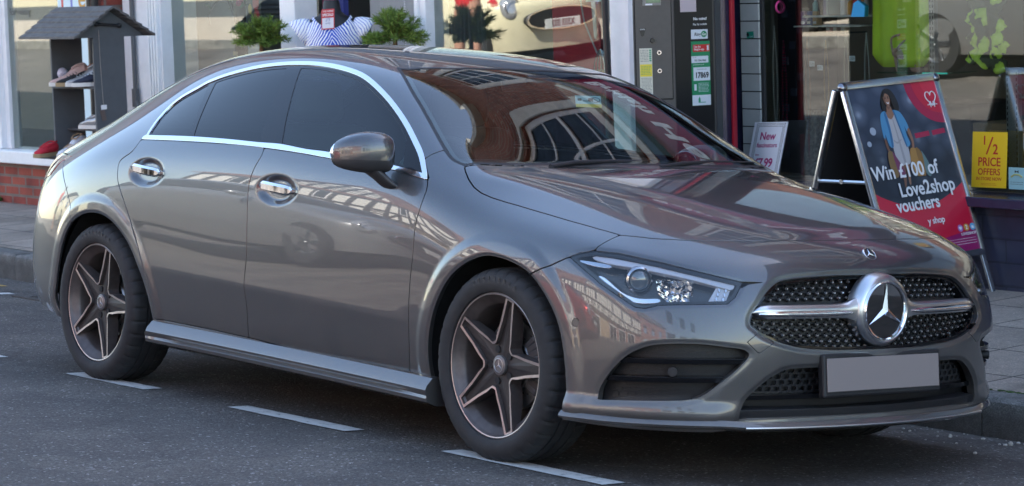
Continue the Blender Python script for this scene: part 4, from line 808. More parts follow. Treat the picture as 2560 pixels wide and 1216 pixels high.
# ------------------------------------------------------------------ road, kerb, pavement
def nodes_mat(name):
    m=bpy.data.materials.new(name); m.use_nodes=True; nt=m.node_tree; return m,nt,nt.nodes['Principled BSDF']
def N(nt,t,**kw):
    n=nt.nodes.new(t)
    for k,v in kw.items(): setattr(n,k,v)
    return n
def ramp(nt,src,stops):
    r=N(nt,'ShaderNodeValToRGB'); el=r.color_ramp.elements
    while len(el)<len(stops): el.new(.5)
    for e,(p,c) in zip(el,stops): e.position=p; e.color=(*c,1) if len(c)==3 else c
    nt.links.new(src,r.inputs[0]); return r
def asphalt_mat():
    m,nt,b=nodes_mat('asphalt'); L=nt.links.new
    tc=N(nt,'ShaderNodeTexCoord')
    v=N(nt,'ShaderNodeTexVoronoi'); v.inputs['Scale'].default_value=120; L(tc.outputs['Object'],v.inputs['Vector'])
    v2=N(nt,'ShaderNodeTexVoronoi'); v2.inputs['Scale'].default_value=34; L(tc.outputs['Object'],v2.inputs['Vector'])
    sep=N(nt,'ShaderNodeSeparateXYZ'); L(v.outputs['Color'],sep.inputs[0])
    r=ramp(nt,sep.outputs[0],[(0,(.064,.057,.052)),(.55,(.098,.086,.076)),(.88,(.120,.107,.096)),(.975,(.16,.155,.15)),(1,(.42,.40,.38))])
    n=N(nt,'ShaderNodeTexNoise'); n.inputs['Scale'].default_value=1.3; n.inputs['Detail'].default_value=8; n.inputs['Roughness'].default_value=.62; L(tc.outputs['Object'],n.inputs['Vector'])
    r2=ramp(nt,n.outputs[0],[(.28,(.66,.66,.67)),(.5,(1,1,1)),(.74,(1.3,1.28,1.25))])
    mx=N(nt,'ShaderNodeMix',data_type='RGBA',blend_type='MULTIPLY'); mx.inputs['Factor'].default_value=1; L(r.outputs[0],mx.inputs['A']); L(r2.outputs[0],mx.inputs['B']); # repaired patches, dark drips of oil, hairline cracks
    pn=N(nt,'ShaderNodeTexNoise'); pn.inputs['Scale'].default_value=.55; pn.inputs['Detail'].default_value=3; L(tc.outputs['Object'],pn.inputs['Vector']); pr=ramp(nt,pn.outputs[0],[(.46,(1,1,1)),(.475,(.80,.80,.81)),(.60,(.84,.84,.85)),(.62,(1.06,1.05,1.04))])
    ov=N(nt,'ShaderNodeTexVoronoi'); ov.inputs['Scale'].default_value=1.7; L(tc.outputs['Object'],ov.inputs['Vector']); orr=ramp(nt,ov.outputs['Distance'],[(0,(.50,.50,.50)),(.07,(.72,.72,.72)),(.13,(1,1,1))])
    wn=N(nt,'ShaderNodeTexNoise'); wn.inputs['Scale'].default_value=2.2; wn.inputs['Detail'].default_value=5; L(tc.outputs['Object'],wn.inputs['Vector']); wv=N(nt,'ShaderNodeVectorMath',operation='MULTIPLY_ADD'); L(wn.outputs['Color'],wv.inputs[0]); wv.inputs[1].default_value=(.55,.55,.55); L(tc.outputs['Object'],wv.inputs[2])
    cv=N(nt,'ShaderNodeTexVoronoi',feature='DISTANCE_TO_EDGE'); cv.inputs['Scale'].default_value=.62; L(wv.outputs[0],cv.inputs['Vector']); cr=ramp(nt,cv.outputs['Distance'],[(0,(.78,.78,.78)),(.005,(.86,.86,.86)),(.010,(1,1,1))])
    last=mx.outputs['Result']
    for q in (pr,orr,cr):
        k=N(nt,'ShaderNodeMix',data_type='RGBA',blend_type='MULTIPLY'); k.inputs['Factor'].default_value=1; L(last,k.inputs['A']); L(q.outputs[0],k.inputs['B']); last=k.outputs['Result']
    L(last,b.inputs['Base Color'])
    # tar seams and oil spots
    b.inputs['Roughness'].default_value=.8; b.inputs['Specular IOR Level'].default_value=.35
    bp=N(nt,'ShaderNodeBump'); bp.inputs['Strength'].default_value=.55; bp.inputs['Distance'].default_value=.006; L(v.outputs['Distance'],bp.inputs['Height']); bp.invert=True
    bp2=N(nt,'ShaderNodeBump'); bp2.inputs['Strength'].default_value=.3; bp2.inputs['Distance'].default_value=.008; L(v2.outputs['Distance'],bp2.inputs['Height']); L(bp.outputs[0],bp2.inputs['Normal']); L(bp2.outputs[0],b.inputs['Normal'])
    return m
ASPH=asphalt_mat()
def road_z(y):
    if y>-2.2: return -.0772*y
    return .1698+(-2.2-y)*.12
ys=[1.75,1.2,.4,-.4,-1.2,-2.2,-3.4,-4.2,-5.2,-6.4,-7.6]
V=[];F=[]
for x in(-90,-30,0,30,70):
    for y in ys: V.append((x,y,road_z(y)))
k=len(ys)
for i in range(4):
    for j in range(k-1): F.append((i*k+j,i*k+j+1,(i+1)*k+j+1,(i+1)*k+j))
tag(raw('road',V,F,ASPH),kind='structure')
# wide ground far out
mb=MB(); mb.quad((-400,-400,-.6),(400,-400,-.6),(400,400,-.6),(-400,400,-.6)); tag(mb.build('ground',mat('far_ground',(.06,.06,.055),rough=.95)),kind='structure')
def worn_paint(name,c,thr=.44):
    m,nt,b=nodes_mat(name); L=nt.links.new; tc=N(nt,'ShaderNodeTexCoord')
    n=N(nt,'ShaderNodeTexNoise'); n.inputs['Scale'].default_value=28; n.inputs['Detail'].default_value=10; n.inputs['Roughness'].default_value=.7; L(tc.outputs['Object'],n.inputs['Vector'])
    r=ramp(nt,n.outputs[0],[(thr-.10,(.10,.10,.10)),(thr,tuple(.82*q for q in c)),(.7,c)]); L(r.outputs[0],b.inputs['Base Color']); b.inputs['Roughness'].default_value=.75
    bp=N(nt,'ShaderNodeBump'); bp.inputs['Strength'].default_value=.3; bp.inputs['Distance'].default_value=.004; L(n.outputs[0],bp.inputs['Height']); L(bp.outputs[0],b.inputs['Normal']); return m
WPAINT=worn_paint('road_paint_white',(.66,.66,.63),.43); YPAINT=worn_paint('road_paint_yellow',(.55,.36,.08),.50)
def stripe(name,x0,x1,y0,y1,m,seg=14,jit=.004):
    mb=MB(); P=[]
    for i in range(seg+1):
        t=i/seg; P.append((x0+(x1-x0)*t,y0+random.uniform(-jit,jit)))
    for i in range(seg+1):
        t=1-i/seg; P.append((x0+(x1-x0)*t,y1+random.uniform(-jit,jit)))
    vs=[mb.b.verts.new((x,y,road_z(y)+.004)) for x,y in P]; mb.b.faces.new(vs); return tag(mb.build(name,m),kind='structure')
for x0,x1 in((-3.03,-2.32),(-1.66,-.94),(-.24,.42),(1.07,1.87),(2.46,3.33),(3.86,4.62)): stripe('road_marking',x0,x1,-.893,-.80,WPAINT)
stripe('road_marking',-4.28,-4.18,-.80,.90,WPAINT,8,.006)
stripe('road_marking',-30,-4.75,1.06,1.14,YPAINT,60,.01)
# gully grate by the kerb
mb=MB()
for i in range(9): mb.box((-4.0+i*.045,1.0,road_z(1.0)+.004),(.022,.36,.012))
mb.bx(-4.04,-3.60,.80,.825,road_z(.81)-.01,road_z(.81)+.008); mb.bx(-4.04,-3.60,1.175,1.2,road_z(1.19)-.01,road_z(1.19)+.008)
tag(mb.build('drain_grate',mat('cast_iron',(.05,.04,.035),rough=.7,noise=.3)),'cast iron drain grate set in the road beside the kerb','drain')
# kerb
def kerb_y(x): return 1.25-.0225*(x-3)
m,nt,b=nodes_mat('kerb_stone'); L=nt.links.new; tc=N(nt,'ShaderNodeTexCoord')
n=N(nt,'ShaderNodeTexNoise'); n.inputs['Scale'].default_value=9; n.inputs['Detail'].default_value=9; n.inputs['Roughness'].default_value=.7; L(tc.outputs['Object'],n.inputs['Vector'])
r=ramp(nt,n.outputs[0],[(.32,(.065,.062,.056)),(.5,(.15,.145,.135)),(.68,(.24,.235,.22))])
g=N(nt,'ShaderNodeTexNoise'); g.inputs['Scale'].default_value=160; g.inputs['Detail'].default_value=3; L(tc.outputs['Object'],g.inputs['Vector'])
r2=ramp(nt,g.outputs[0],[(.35,(.6,.6,.6)),(.55,(1,1,1)),(.72,(1.4,1.38,1.35))])
mx=N(nt,'ShaderNodeMix',data_type='RGBA',blend_type='MULTIPLY'); mx.inputs['Factor'].default_value=1; L(r.outputs[0],mx.inputs['A']); L(r2.outputs[0],mx.inputs['B'])
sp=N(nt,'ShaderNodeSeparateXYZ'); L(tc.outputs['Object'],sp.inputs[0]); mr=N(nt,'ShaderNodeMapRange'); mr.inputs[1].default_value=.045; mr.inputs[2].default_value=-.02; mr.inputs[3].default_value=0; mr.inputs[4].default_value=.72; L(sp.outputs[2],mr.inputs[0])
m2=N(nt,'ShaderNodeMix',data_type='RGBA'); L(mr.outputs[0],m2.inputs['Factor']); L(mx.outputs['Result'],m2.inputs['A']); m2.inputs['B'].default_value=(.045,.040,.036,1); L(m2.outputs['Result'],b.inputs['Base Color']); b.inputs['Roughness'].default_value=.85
bp=N(nt,'ShaderNodeBump'); bp.inputs['Strength'].default_value=.5; bp.inputs['Distance'].default_value=.01; L(g.outputs[0],bp.inputs['Height']); L(bp.outputs[0],b.inputs['Normal']); KERB=m
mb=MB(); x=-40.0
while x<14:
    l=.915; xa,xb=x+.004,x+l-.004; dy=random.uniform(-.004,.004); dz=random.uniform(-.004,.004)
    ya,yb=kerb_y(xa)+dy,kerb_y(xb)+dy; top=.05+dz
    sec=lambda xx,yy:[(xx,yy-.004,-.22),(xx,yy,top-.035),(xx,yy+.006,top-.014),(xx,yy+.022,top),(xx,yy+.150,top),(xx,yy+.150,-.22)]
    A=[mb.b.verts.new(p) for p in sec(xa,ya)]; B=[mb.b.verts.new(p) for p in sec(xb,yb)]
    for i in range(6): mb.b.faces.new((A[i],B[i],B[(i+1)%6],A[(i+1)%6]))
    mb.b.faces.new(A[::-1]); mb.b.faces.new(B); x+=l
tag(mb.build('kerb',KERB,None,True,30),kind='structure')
# pavement of square slabs
def pave_z(y): return .05+.02*(y-1.2)
m,nt,b=nodes_mat('paving_slab'); L=nt.links.new; tc=N(nt,'ShaderNodeTexCoord')
mp=N(nt,'ShaderNodeMapping'); mp.inputs['Location'].default_value=(-1.82,-1.665,0); L(tc.outputs['Object'],mp.inputs['Vector'])
br=N(nt,'ShaderNodeTexBrick'); br.offset=0; br.squash=1; br.inputs['Scale'].default_value=1; br.inputs['Brick Width'].default_value=.487; br.inputs['Row Height'].default_value=.48; br.inputs['Mortar Size'].default_value=.0055; br.inputs['Mortar Smooth'].default_value=.3; br.inputs['Bias'].default_value=0
br.inputs['Color1'].default_value=(.262,.215,.175,1); br.inputs['Color2'].default_value=(.335,.275,.225,1); br.inputs['Mortar'].default_value=(.028,.026,.022,1); L(mp.outputs[0],br.inputs['Vector'])
n=N(nt,'ShaderNodeTexNoise'); n.inputs['Scale'].default_value=3; n.inputs['Detail'].default_value=9; n.inputs['Roughness'].default_value=.68; L(tc.outputs['Object'],n.inputs['Vector'])
r=ramp(nt,n.outputs[0],[(.3,(.68,.67,.66)),(.5,(1,1,1)),(.7,(1.2,1.18,1.15))])
g=N(nt,'ShaderNodeTexVoronoi'); g.inputs['Scale'].default_value=170; L(tc.outputs['Object'],g.inputs['Vector']); sp=N(nt,'ShaderNodeSeparateXYZ'); L(g.outputs['Color'],sp.inputs[0])
r2=ramp(nt,sp.outputs[0],[(0,(.78,.78,.78)),(.6,(1,1,1)),(.95,(1.12,1.12,1.1)),(1,(1.7,1.7,1.65))])
m1=N(nt,'ShaderNodeMix',data_type='RGBA',blend_type='MULTIPLY'); m1.inputs['Factor'].default_value=1; L(br.outputs['Color'],m1.inputs['A']); L(r.outputs[0],m1.inputs['B'])
m2=N(nt,'ShaderNodeMix',data_type='RGBA',blend_type='MULTIPLY'); m2.inputs['Factor'].default_value=1; L(m1.outputs['Result'],m2.inputs['A']); L(r2.outputs[0],m2.inputs['B']); gv=N(nt,'ShaderNodeTexVoronoi'); gv.inputs['Scale'].default_value=2.6; L(tc.outputs['Object'],gv.inputs['Vector']); gr=ramp(nt,gv.outputs['Distance'],[(0,(.38,.37,.36)),(.045,(.45,.44,.43)),(.055,(1,1,1))])
st=N(nt,'ShaderNodeTexNoise'); st.inputs['Scale'].default_value=.9; st.inputs['Detail'].default_value=6; L(tc.outputs['Object'],st.inputs['Vector']); sr=ramp(nt,st.outputs[0],[(.38,(.68,.67,.66)),(.46,(.95,.95,.95)),(.6,(1.06,1.05,1.04))])
m5=N(nt,'ShaderNodeMix',data_type='RGBA',blend_type='MULTIPLY'); m5.inputs['Factor'].default_value=1; L(m2.outputs['Result'],m5.inputs['A']); L(gr.outputs[0],m5.inputs['B']); m6=N(nt,'ShaderNodeMix',data_type='RGBA',blend_type='MULTIPLY'); m6.inputs['Factor'].default_value=1; L(m5.outputs['Result'],m6.inputs['A']); L(sr.outputs[0],m6.inputs['B'])
L(m6.outputs['Result'],b.inputs['Base Color']); b.inputs['Roughness'].default_value=.88
bp=N(nt,'ShaderNodeBump'); bp.inputs['Strength'].default_value=.7; bp.inputs['Distance'].default_value=.006; L(br.outputs['Fac'],bp.inputs['Height']); bp.invert=True; b2=N(nt,'ShaderNodeBump'); b2.inputs['Strength'].default_value=.25; b2.inputs['Distance'].default_value=.003; L(g.outputs['Distance'],b2.inputs['Height']); L(bp.outputs[0],b2.inputs['Normal']); L(b2.outputs[0],b.inputs['Normal'])
PAVE=m
V=[];F=[]
for x in(-60,-4,14): V+=[(x,kerb_y(x)+.146,pave_z(kerb_y(x)+.146)-.001),(x,3.9,pave_z(3.9))]
F=[(0,2,3,1),(2,4,5,3)]
tag(raw('pavement',V,F,PAVE),kind='structure')
# moss along the back of the kerb and small weeds at the foot of the wall
MOSS=mat('moss',(.035,.065,.012),rough=.95,noise=.5,nscale=60)
mb=MB()
for i in range(260):
    x=random.uniform(1.5,8); y=kerb_y(x)+.152+random.gauss(0,.004); s=random.uniform(.004,.011); mb.sph((x,y,pave_z(y)),s,6,4,(1.6,1,.5))
tag(mb.build('moss',MOSS),kind='stuff')
def weed(x,y,s,label):
    mb=MB()
    for i in range(26):
        a=random.uniform(0,6.28); l=s*random.uniform(.5,1); e=random.uniform(.3,1.2); w=l*.18
        d=Vector((math.cos(a)*math.cos(e),math.sin(a)*math.cos(e),math.sin(e))); p=Vector((x,y,pave_z(y)))+d*l*.25; t=Vector((-math.sin(a),math.cos(a),0))*w
        q=p+d*l; mm=p+d*l*.55+Vector((0,0,l*.08)); mb.quad(p,mm+t,q,mm-t)
    tag(mb.build('weed',mat('weed_green',(.06,.12,.02),rough=.8)),label,'weed')
weed(.98,3.50,.05,'small green weed growing at the foot of the dark blue wall')
weed(-8.7,3.10,.05,'low green weed at the foot of the red brick plinth')
# grit scattered in the gutter
mb=MB()
for i in range(420):
    x=random.uniform(-3,6.5); y=kerb_y(x)-abs(random.gauss(0,.16))-.01; s=random.choice([.003,.004,.005,.006,.008]); mb.sph((x,y,road_z(y)+s*.4),s,6,4,(1,1.2,.7))
for x,y,s in((2.62,1.16,.014),(2.48,1.20,.010),(2.98,1.10,.008),(3.25,1.13,.010)): mb.sph((x,y,road_z(y)+s*.6),s,8,6)
tag(mb.build('gutter_grit',mat('grit',(.33,.31,.28),rough=.9,noise=.4,nscale=40)),kind='stuff')

# ------------------------------------------------------------------ shop fronts behind the car
def brick_mat(name,c1,c2,mortar,scale=1,bw=.225,bh=.075,ms=.011,rough=.85,paintover=0):
    if name in MATS: return MATS[name]
    m,nt,b=nodes_mat(name); L=nt.links.new; tc=N(nt,'ShaderNodeTexCoord'); sp=N(nt,'ShaderNodeSeparateXYZ'); L(tc.outputs['Object'],sp.inputs[0])
    ad=N(nt,'ShaderNodeMath',operation='ADD'); L(sp.outputs[0],ad.inputs[0]); L(sp.outputs[1],ad.inputs[1]); cb=N(nt,'ShaderNodeCombineXYZ'); L(ad.outputs[0],cb.inputs[0]); L(sp.outputs[2],cb.inputs[1])
    br=N(nt,'ShaderNodeTexBrick'); br.inputs['Scale'].default_value=scale; br.inputs['Brick Width'].default_value=bw; br.inputs['Row Height'].default_value=bh; br.inputs['Mortar Size'].default_value=ms; br.inputs['Mortar Smooth'].default_value=.15
    br.inputs['Color1'].default_value=(*c1,1); br.inputs['Color2'].default_value=(*c2,1); br.inputs['Mortar'].default_value=(*mortar,1); L(cb.outputs[0],br.inputs['Vector'])
    n=N(nt,'ShaderNodeTexNoise'); n.inputs['Scale'].default_value=6; n.inputs['Detail'].default_value=8; L(tc.outputs['Object'],n.inputs['Vector']); r=ramp(nt,n.outputs[0],[(.3,(.65,.65,.66)),(.5,(1,1,1)),(.7,(1.25,1.22,1.2))])
    m1=N(nt,'ShaderNodeMix',data_type='RGBA',blend_type='MULTIPLY'); m1.inputs['Factor'].default_value=1; L(br.outputs['Color'],m1.inputs['A']); L(r.outputs[0],m1.inputs['B']); L(m1.outputs['Result'],b.inputs['Base Color']); b.inputs['Roughness'].default_value=rough
    bp=N(nt,'ShaderNodeBump'); bp.inputs['Strength'].default_value=.6; bp.inputs['Distance'].default_value=.008; L(br.outputs['Fac'],bp.inputs['Height']); bp.invert=True; L(bp.outputs[0],b.inputs['Normal'])
    MATS[name]=m; return m
BRICK=brick_mat('brick_red',(.20,.055,.035),(.28,.085,.05),(.26,.22,.19)); BRICKL=brick_mat('brick_plinth',(.22,.04,.028),(.30,.065,.04),(.16,.12,.10))
NAVYB=brick_mat('navy_painted_brick',(.020,.022,.045),(.026,.028,.052),(.014,.015,.03),bw=.30,bh=.115,ms=.006,rough=.45)
NAVY=mat('navy_gloss',(.022,.024,.055),rough=.25,coat=.3,noise=.15,nscale=12,bump=.05,bscale=40)
WHITEP=mat('white_gloss_paint',(.80,.80,.80),rough=.38,noise=.06,nscale=8); WHITED=mat('white_stone',(.60,.58,.53),rough=.8,noise=.12,nscale=5)
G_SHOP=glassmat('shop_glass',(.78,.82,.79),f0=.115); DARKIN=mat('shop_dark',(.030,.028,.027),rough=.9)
G_SASH=glassmat('sash_glass',(.25,.28,.30),f0=.09)
RED=mat('red_gloss',(.42,.012,.03),rough=.35)
def FM(o,e,u):
    e=Vector(e).normalized(); u=Vector(u).normalized(); n=e.cross(u); return Matrix(((e.x,u.x,n.x,o[0]),(e.y,u.y,n.y,o[1]),(e.z,u.z,n.z,o[2]),(0,0,0,1)))
def FX(x,y,z): return FM((x,y,z),(1,0,0),(0,0,1))            # a plane that faces -y (the street)
def flat(name,M,x0,x1,y0,y1,m,parent=None,t=.002,base=0):
    mb=MB(); mb.bx(x0,x1,y0,y1,base,base+t); bmesh.ops.transform(mb.b,matrix=M,verts=mb.b.verts); return mb.build(name,m,parent)
def wall_open(mb,x0,x1,z0,z1,y,th,ops):
    """wall in the xz plane with rectangular openings (xa,xb,za,zb)"""
    xs=sorted({x0,x1,*[o[0] for o in ops],*[o[1] for o in ops]}); 
    for a,b in zip(xs,xs[1:]):
        cuts=sorted([(o[2],o[3]) for o in ops if o[0]<=a+1e-6 and o[1]>=b-1e-6]); z=z0
        for c,d in cuts:
            if c>z: mb.bx(a,b,y,y+th,z,c)
            z=d
        if z<z1: mb.bx(a,b,y,y+th,z,z1)
def sash(parent,xa,xb,za,zb,y,surround=True,arch=False,nx=2,nz=4,wm=None):
    """sash window: stone surround, frame with glazing bars, one pane sheet"""
    wm=wm or WHITEP
    mb=MB(); w=.075
    mb.bx(xa,xa+w,y+.06,y+.12,za,zb); mb.bx(xb-w,xb,y+.06,y+.12,za,zb); mb.bx(xa+w,xb-w,y+.06,y+.12,zb-w,zb); mb.bx(xa+w,xb-w,y+.06,y+.12,za,za+w); zm=(za+zb)/2; mb.bx(xa+w,xb-w,y+.055,y+.115,zm-.03,zm+.03)
    for i in range(1,nx): xx=xa+(xb-xa)*i/nx; mb.bx(xx-.014,xx+.014,y+.07,y+.10,za+w,zm-.03); mb.bx(xx-.014,xx+.014,y+.07,y+.10,zm+.03,zb-w)
    for i in range(1,nz):
        if i*2==nz: continue
        zz=za+(zb-za)*i/nz; mb.bx(xa+w,xb-w,y+.072,y+.098,zz-.014,zz+.014)
    f=mb.build('window',wm,parent)
    mb=MB(); mb.bx(xa+w,xb-w,y+.084,y+.087,za+w,zb-w); mb.build('pane',G_SASH,f)
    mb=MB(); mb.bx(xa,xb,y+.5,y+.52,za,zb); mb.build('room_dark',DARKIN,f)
    if surround:
        mb=MB(); s=.20; mb.bx(xa-s,xa,y-.045,y+.06,za-.02,zb+.0); mb.bx(xb,xb+s,y-.045,y+.06,za-.02,zb+.0); mb.bx(xa-s-.06,xb+s+.06,y-.10,y+.06,za-.16,za-.02)
        if arch:
            n=14; R=(xb-xa)/2+s; r=(xb-xa)/2; xc=(xa+xb)/2
            for i in range(n):
                a,b=math.pi*i/n,math.pi*(i+1)/n; P=lambda rr,t:(xc-rr*math.cos(t),zb+rr*.16*math.sin(t))
                mb.prism([P(R,a),P(R,b),P(r,b),P(r,a)],(0,0),'xz',y-.045,.105)
        else: mb.bx(xa-s,xb+s,y-.06,y+.06,zb,zb+.24)
        mb.build('window_surround',WHITED,parent)
def gable_roof(parent,x0,x1,y0,y1,z,h,m): 
    mb=MB(); mb.prism([(y0-.25,z),(( y0+y1)/2,z+h),(y1+.25,z),(y1+.25,z-.12),(y0-.25,z-.12)],(0,0),'yz',x0,x1-x0); mb.build('roof',m,parent)
SLATE=mat('slate_roof',(.07,.07,.075),rough=.7,noise=.3,nscale=4); TILE=brick_mat('clay_tile',(.16,.06,.035),(.21,.085,.05),(.07,.03,.02),bw=.17,bh=.12,ms=.008)
# ================= charity shop on the right
R=empty('charity_shop',(0,0,0),0,'dark navy fronted charity shop with a maroon fascia, right of the pay machine','shop')
YR=3.60; X0,X1=-.93,6.4
mb=MB(); mb.bx(-.62,X1,3.50,3.62,-.25,.50); mb.build('plinth',NAVYB,R)
mb=MB(); mb.bx(-.69,X1,3.42,3.70,.503,.553,.006); mb.build('sill',NAVY,R)
mb=MB(); mb.bx(-.925,-.716,3.40,3.455,.0,2.56,.004); mb.bx(-.93,-.90,3.46,3.75,.0,2.56); mb.bx(-.88,-.845,3.385,3.40,.0,2.56); mb.build('pilaster',NAVY,R)
mb=MB(); mb.bx(-.714,-.692,3.43,3.452,.0,2.56,.002); mb.build('red_edging',RED,R)
mb=MB(); mb.bx(3.1,3.2,3.52,3.72,.556,2.56); mb.bx(X1-.2,X1,3.40,3.72,0,2.56); mb.bx(-.652,X1,3.54,3.66,2.44,2.56); mb.build('window_frame',NAVY,R)
mb=MB(); mb.bx(-.898,3.098,3.688,3.692,.556,2.44); mb.build('shop_window',G_SHOP,R); mb=MB(); mb.bx(3.202,X1-.202,3.688,3.692,.556,2.44); mb.build('shop_window',G_SHOP,R)
mb=MB(); mb.bx(-.652,X1,3.70,5.0,.50,.575); mb.bx(-.90,X1,6.0,6.1,0,3); mb.bx(-.92,-.90,3.75,6,0,3); mb.bx(X1-.02,X1,3.75,6,0,3); mb.bx(-.9,X1,3.7,6,2.6,2.65); mb.build('interior',mat('shop_brown',(.22,.19,.165),rough=.9),R)
FASC=mat('fascia_maroon',(.22,.012,.045),rough=.3,coat=.3)
mb=MB(); mb.bx(X0,X1,3.34,3.60,2.565,3.35); mb.build('fascia',FASC,R)
mb=MB(); mb.bx(X0-.03,X1+.03,3.22,3.60,3.353,3.46); mb.bx(X0-.03,X1+.03,3.30,3.60,2.50,2.562); mb.build('fascia_moulding',NAVY,R)
WHT=mat('letter_white',(.75,.75,.75),rough=.4)
text_mesh('lettering','British Heart Foundation',.36,WHT,R,.008,'LEFT',1.0,.012,1.08,FX(-.78,3.335,2.96))
def heart_pts(w,h,n=26):
    P=[]
    for i in range(n+1):
        t=math.radians(200)+i/n*math.radians(-400)+math.pi/2*0
        P.append(t)
    Q=[]
    for i in range(n+1):
        t=math.pi*(1-.10)-(2*math.pi*(1-.10))*i/n
        x=16*math.sin(t)**3; y=13*math.cos(t)-5*math.cos(2*t)-2*math.cos(3*t)-math.cos(4*t); Q.append((x/32*w,y/30*h))
    return Q
def heart_logo(parent,M,s,m,r):
    H=[(-x,y) for x,y in heart_pts(s*.9,s)][::1]
    H=heart_pts(s*.9,s)
    a,b=H[0],H[-1]
    lft=[(a[0]-.02*s*0,a[1])]
    pulse=lambda x0,sg:[(x0+sg*s*q,yy*s-.40*s) for q,yy in((.0,.0),(.06,-.10),(.10,.16),(.15,-.2),(.20,.10),(.25,-.05),(.40,-.05))]
    if a[0]>b[0]: right,left=a,b
    else: right,left=b,a
    path=[(x,y) for x,y in reversed(pulse(left[0],-1))]+(H if H[0]==left else H[::-1])+pulse(right[0],1)
    mb=MB(); mb.tube([M@Vector((x,y,.001)) for x,y in path],r,6); return mb.build('heart_emblem',m,parent,True,60)
heart_logo(R,FX(5.3,3.335,2.96),.5,WHT,.02)
mb=MB(); ops=[(-.1,1.0,4.1,5.75),(2.15,3.25,4.1,5.75),(4.4,5.5,4.1,5.75)]; wall_open(mb,X0,X1,3.46,6.75,3.60,.3,ops); mb.build('upper_wall',BRICK,R)
for o in ops: sash(R,*o,3.60,True,True)
mb=MB(); mb.bx(X0,X1,3.38,3.9,6.75,6.90); mb.bx(X0,X1,3.46,3.9,6.90,7.0); mb.bx(X0,X1,3.545,3.60,3.75,3.86); mb.build('cornice',WHITED,R)
gable_roof(R,X0,X1,3.75,10,7.0,2.2,SLATE)
# ================= fashion shop in the middle
M_=empty('fashion_shop',(0,0,0),0,'white framed fashion shop with a mannequin outside, middle of the row','shop')
YM=3.35
mb=MB(); mb.bx(-6.93,-6.40,3.26,3.55,.05,2.6); 
for i in range(4): mb.bx(-6.56+i*.038,-6.542+i*.038,3.235,3.26,.05,2.6)
mb.bx(-6.90,-6.80,3.24,3.26,.05,2.6); mb.build('pilaster',WHITEP,M_)
mb=MB(); mb.tube([(-6.76,3.235,2.6),(-6.76,3.235,.95)],.017,8); mb.box((-6.755,3.23,.92),(.05,.03,.13)); mb.tube([(-6.74,3.225,.9),(-6.70,3.22,.84)],.012,6); mb.build('cable_conduit',mat('cable_grey',(.09,.095,.10),rough=.6),M_)
mb=MB(); mb.bx(-4.90,-4.72,3.28,3.46,.05,2.6,.006); mb.bx(-3.39,-3.27,3.28,3.46,.05,2.6,.006); mb.bx(-3.36,-3.33,3.265,3.28,.05,2.6); mb.bx(-1.53,-1.37,3.28,3.50,.05,2.6,.006); mb.bx(-1.37,-.93,3.34,3.50,.05,2.6); mb.bx(-6.4,-.93,3.28,3.46,2.45,2.6); mb.build('window_frame',WHITEP,M_)
mb=MB(); mb.bx(-6.4,-4.9,3.30,3.5,-.1,.50); mb.bx(-3.27,-1.53,3.30,3.5,-.1,.50); mb.build('plinth',BRICKL,M_)
for a,b in((-6.398,-4.902),(-3.268,-1.532)):
    mb=MB(); mb.bx(a,b,3.348,3.352,.502,2.448); mb.build('shop_window',G_SHOP,M_)
mb=MB(); mb.bx(-6.95,-.94,5.6,5.7,0,3); mb.bx(-6.95,-.94,3.5,5.6,.42,.49); mb.bx(-6.95,-.94,3.5,5.6,2.6,2.65); mb.bx(-6.97,-6.95,3.5,5.6,0,3); mb.build('interior',mat('shop_grey',(.36,.37,.38),rough=.9),M_)
mb=MB(); mb.bx(-6.95,-.93,3.18,3.50,2.603,3.2); mb.build('fascia',mat('fascia_slate',(.03,.05,.09),rough=.4),M_)
mb=MB(); ops=[(-6.3,-5.2,4.0,5.6),(-4.3,-3.2,4.0,5.6),(-2.5,-1.4,4.0,5.6)]; wall_open(mb,-6.95,-.93,3.2,6.95,3.60,.3,ops); mb.build('upper_wall',BRICK,M_)
for o in ops: sash(M_,*o,3.60,True,True)
mb=MB(); mb.bx(-6.95,-.93,3.36,3.9,6.95,7.12); mb.bx(-6.95,-.935,3.10,3.6,3.203,3.30); mb.build('cornice',WHITED,M_)
gable_roof(M_,-6.95,-.935,3.75,10,7.12,2.0,SLATE)
# ================= shoe shop on the left
S_=empty('shoe_shop',(0,0,0),0,'shoe shop with a red brick plinth and white window sill, left of the row','shop')
mb=MB(); mb.bx(-15,-7.06,3.12,3.4,-.2,.40); mb.bx(-7.08,-6.955,3.10,3.4,-.2,2.6); mb.build('plinth',BRICKL,S_)
mb=MB(); mb.bx(-15,-7.06,3.04,3.4,.403,.50,.008); mb.build('sill',WHITEP,S_)
mb=MB(); mb.bx(-8.79,-8.66,3.12,3.3,.503,2.6,.006); mb.bx(-12.0,-11.85,3.12,3.3,.503,2.6); mb.bx(-15,-7.08,3.12,3.3,2.45,2.6); mb.bx(-8.66,-8.60,3.17,3.25,.503,2.45); mb.build('window_frame',WHITEP,S_)
mb=MB(); mb.bx(-8.60,-7.082,3.198,3.202,.503,2.449); mb.build('shop_window',G_SHOP,S_); mb=MB(); mb.bx(-11.848,-8.792,3.198,3.202,.503,2.449); mb.build('shop_window',G_SHOP,S_)
mb=MB(); mb.bx(-15,-6.98,5.4,5.5,0,3); mb.bx(-15,-6.98,3.4,5.4,.35,.42); mb.bx(-15,-6.98,3.4,5.4,2.6,2.65); mb.build('interior',mat('shop_olive',(.26,.25,.21),rough=.9),S_)
mb=MB(); mb.tube([(-6.98,3.04,3.2),(-6.98,3.04,.1)],.045,12); mb.tube([(-6.965,3.00,2.6),(-6.965,3.00,.1)],.014,8); mb.build('drain_pipe',mat('pipe_dark',(.022,.018,.018),rough=.35),S_,True,40)
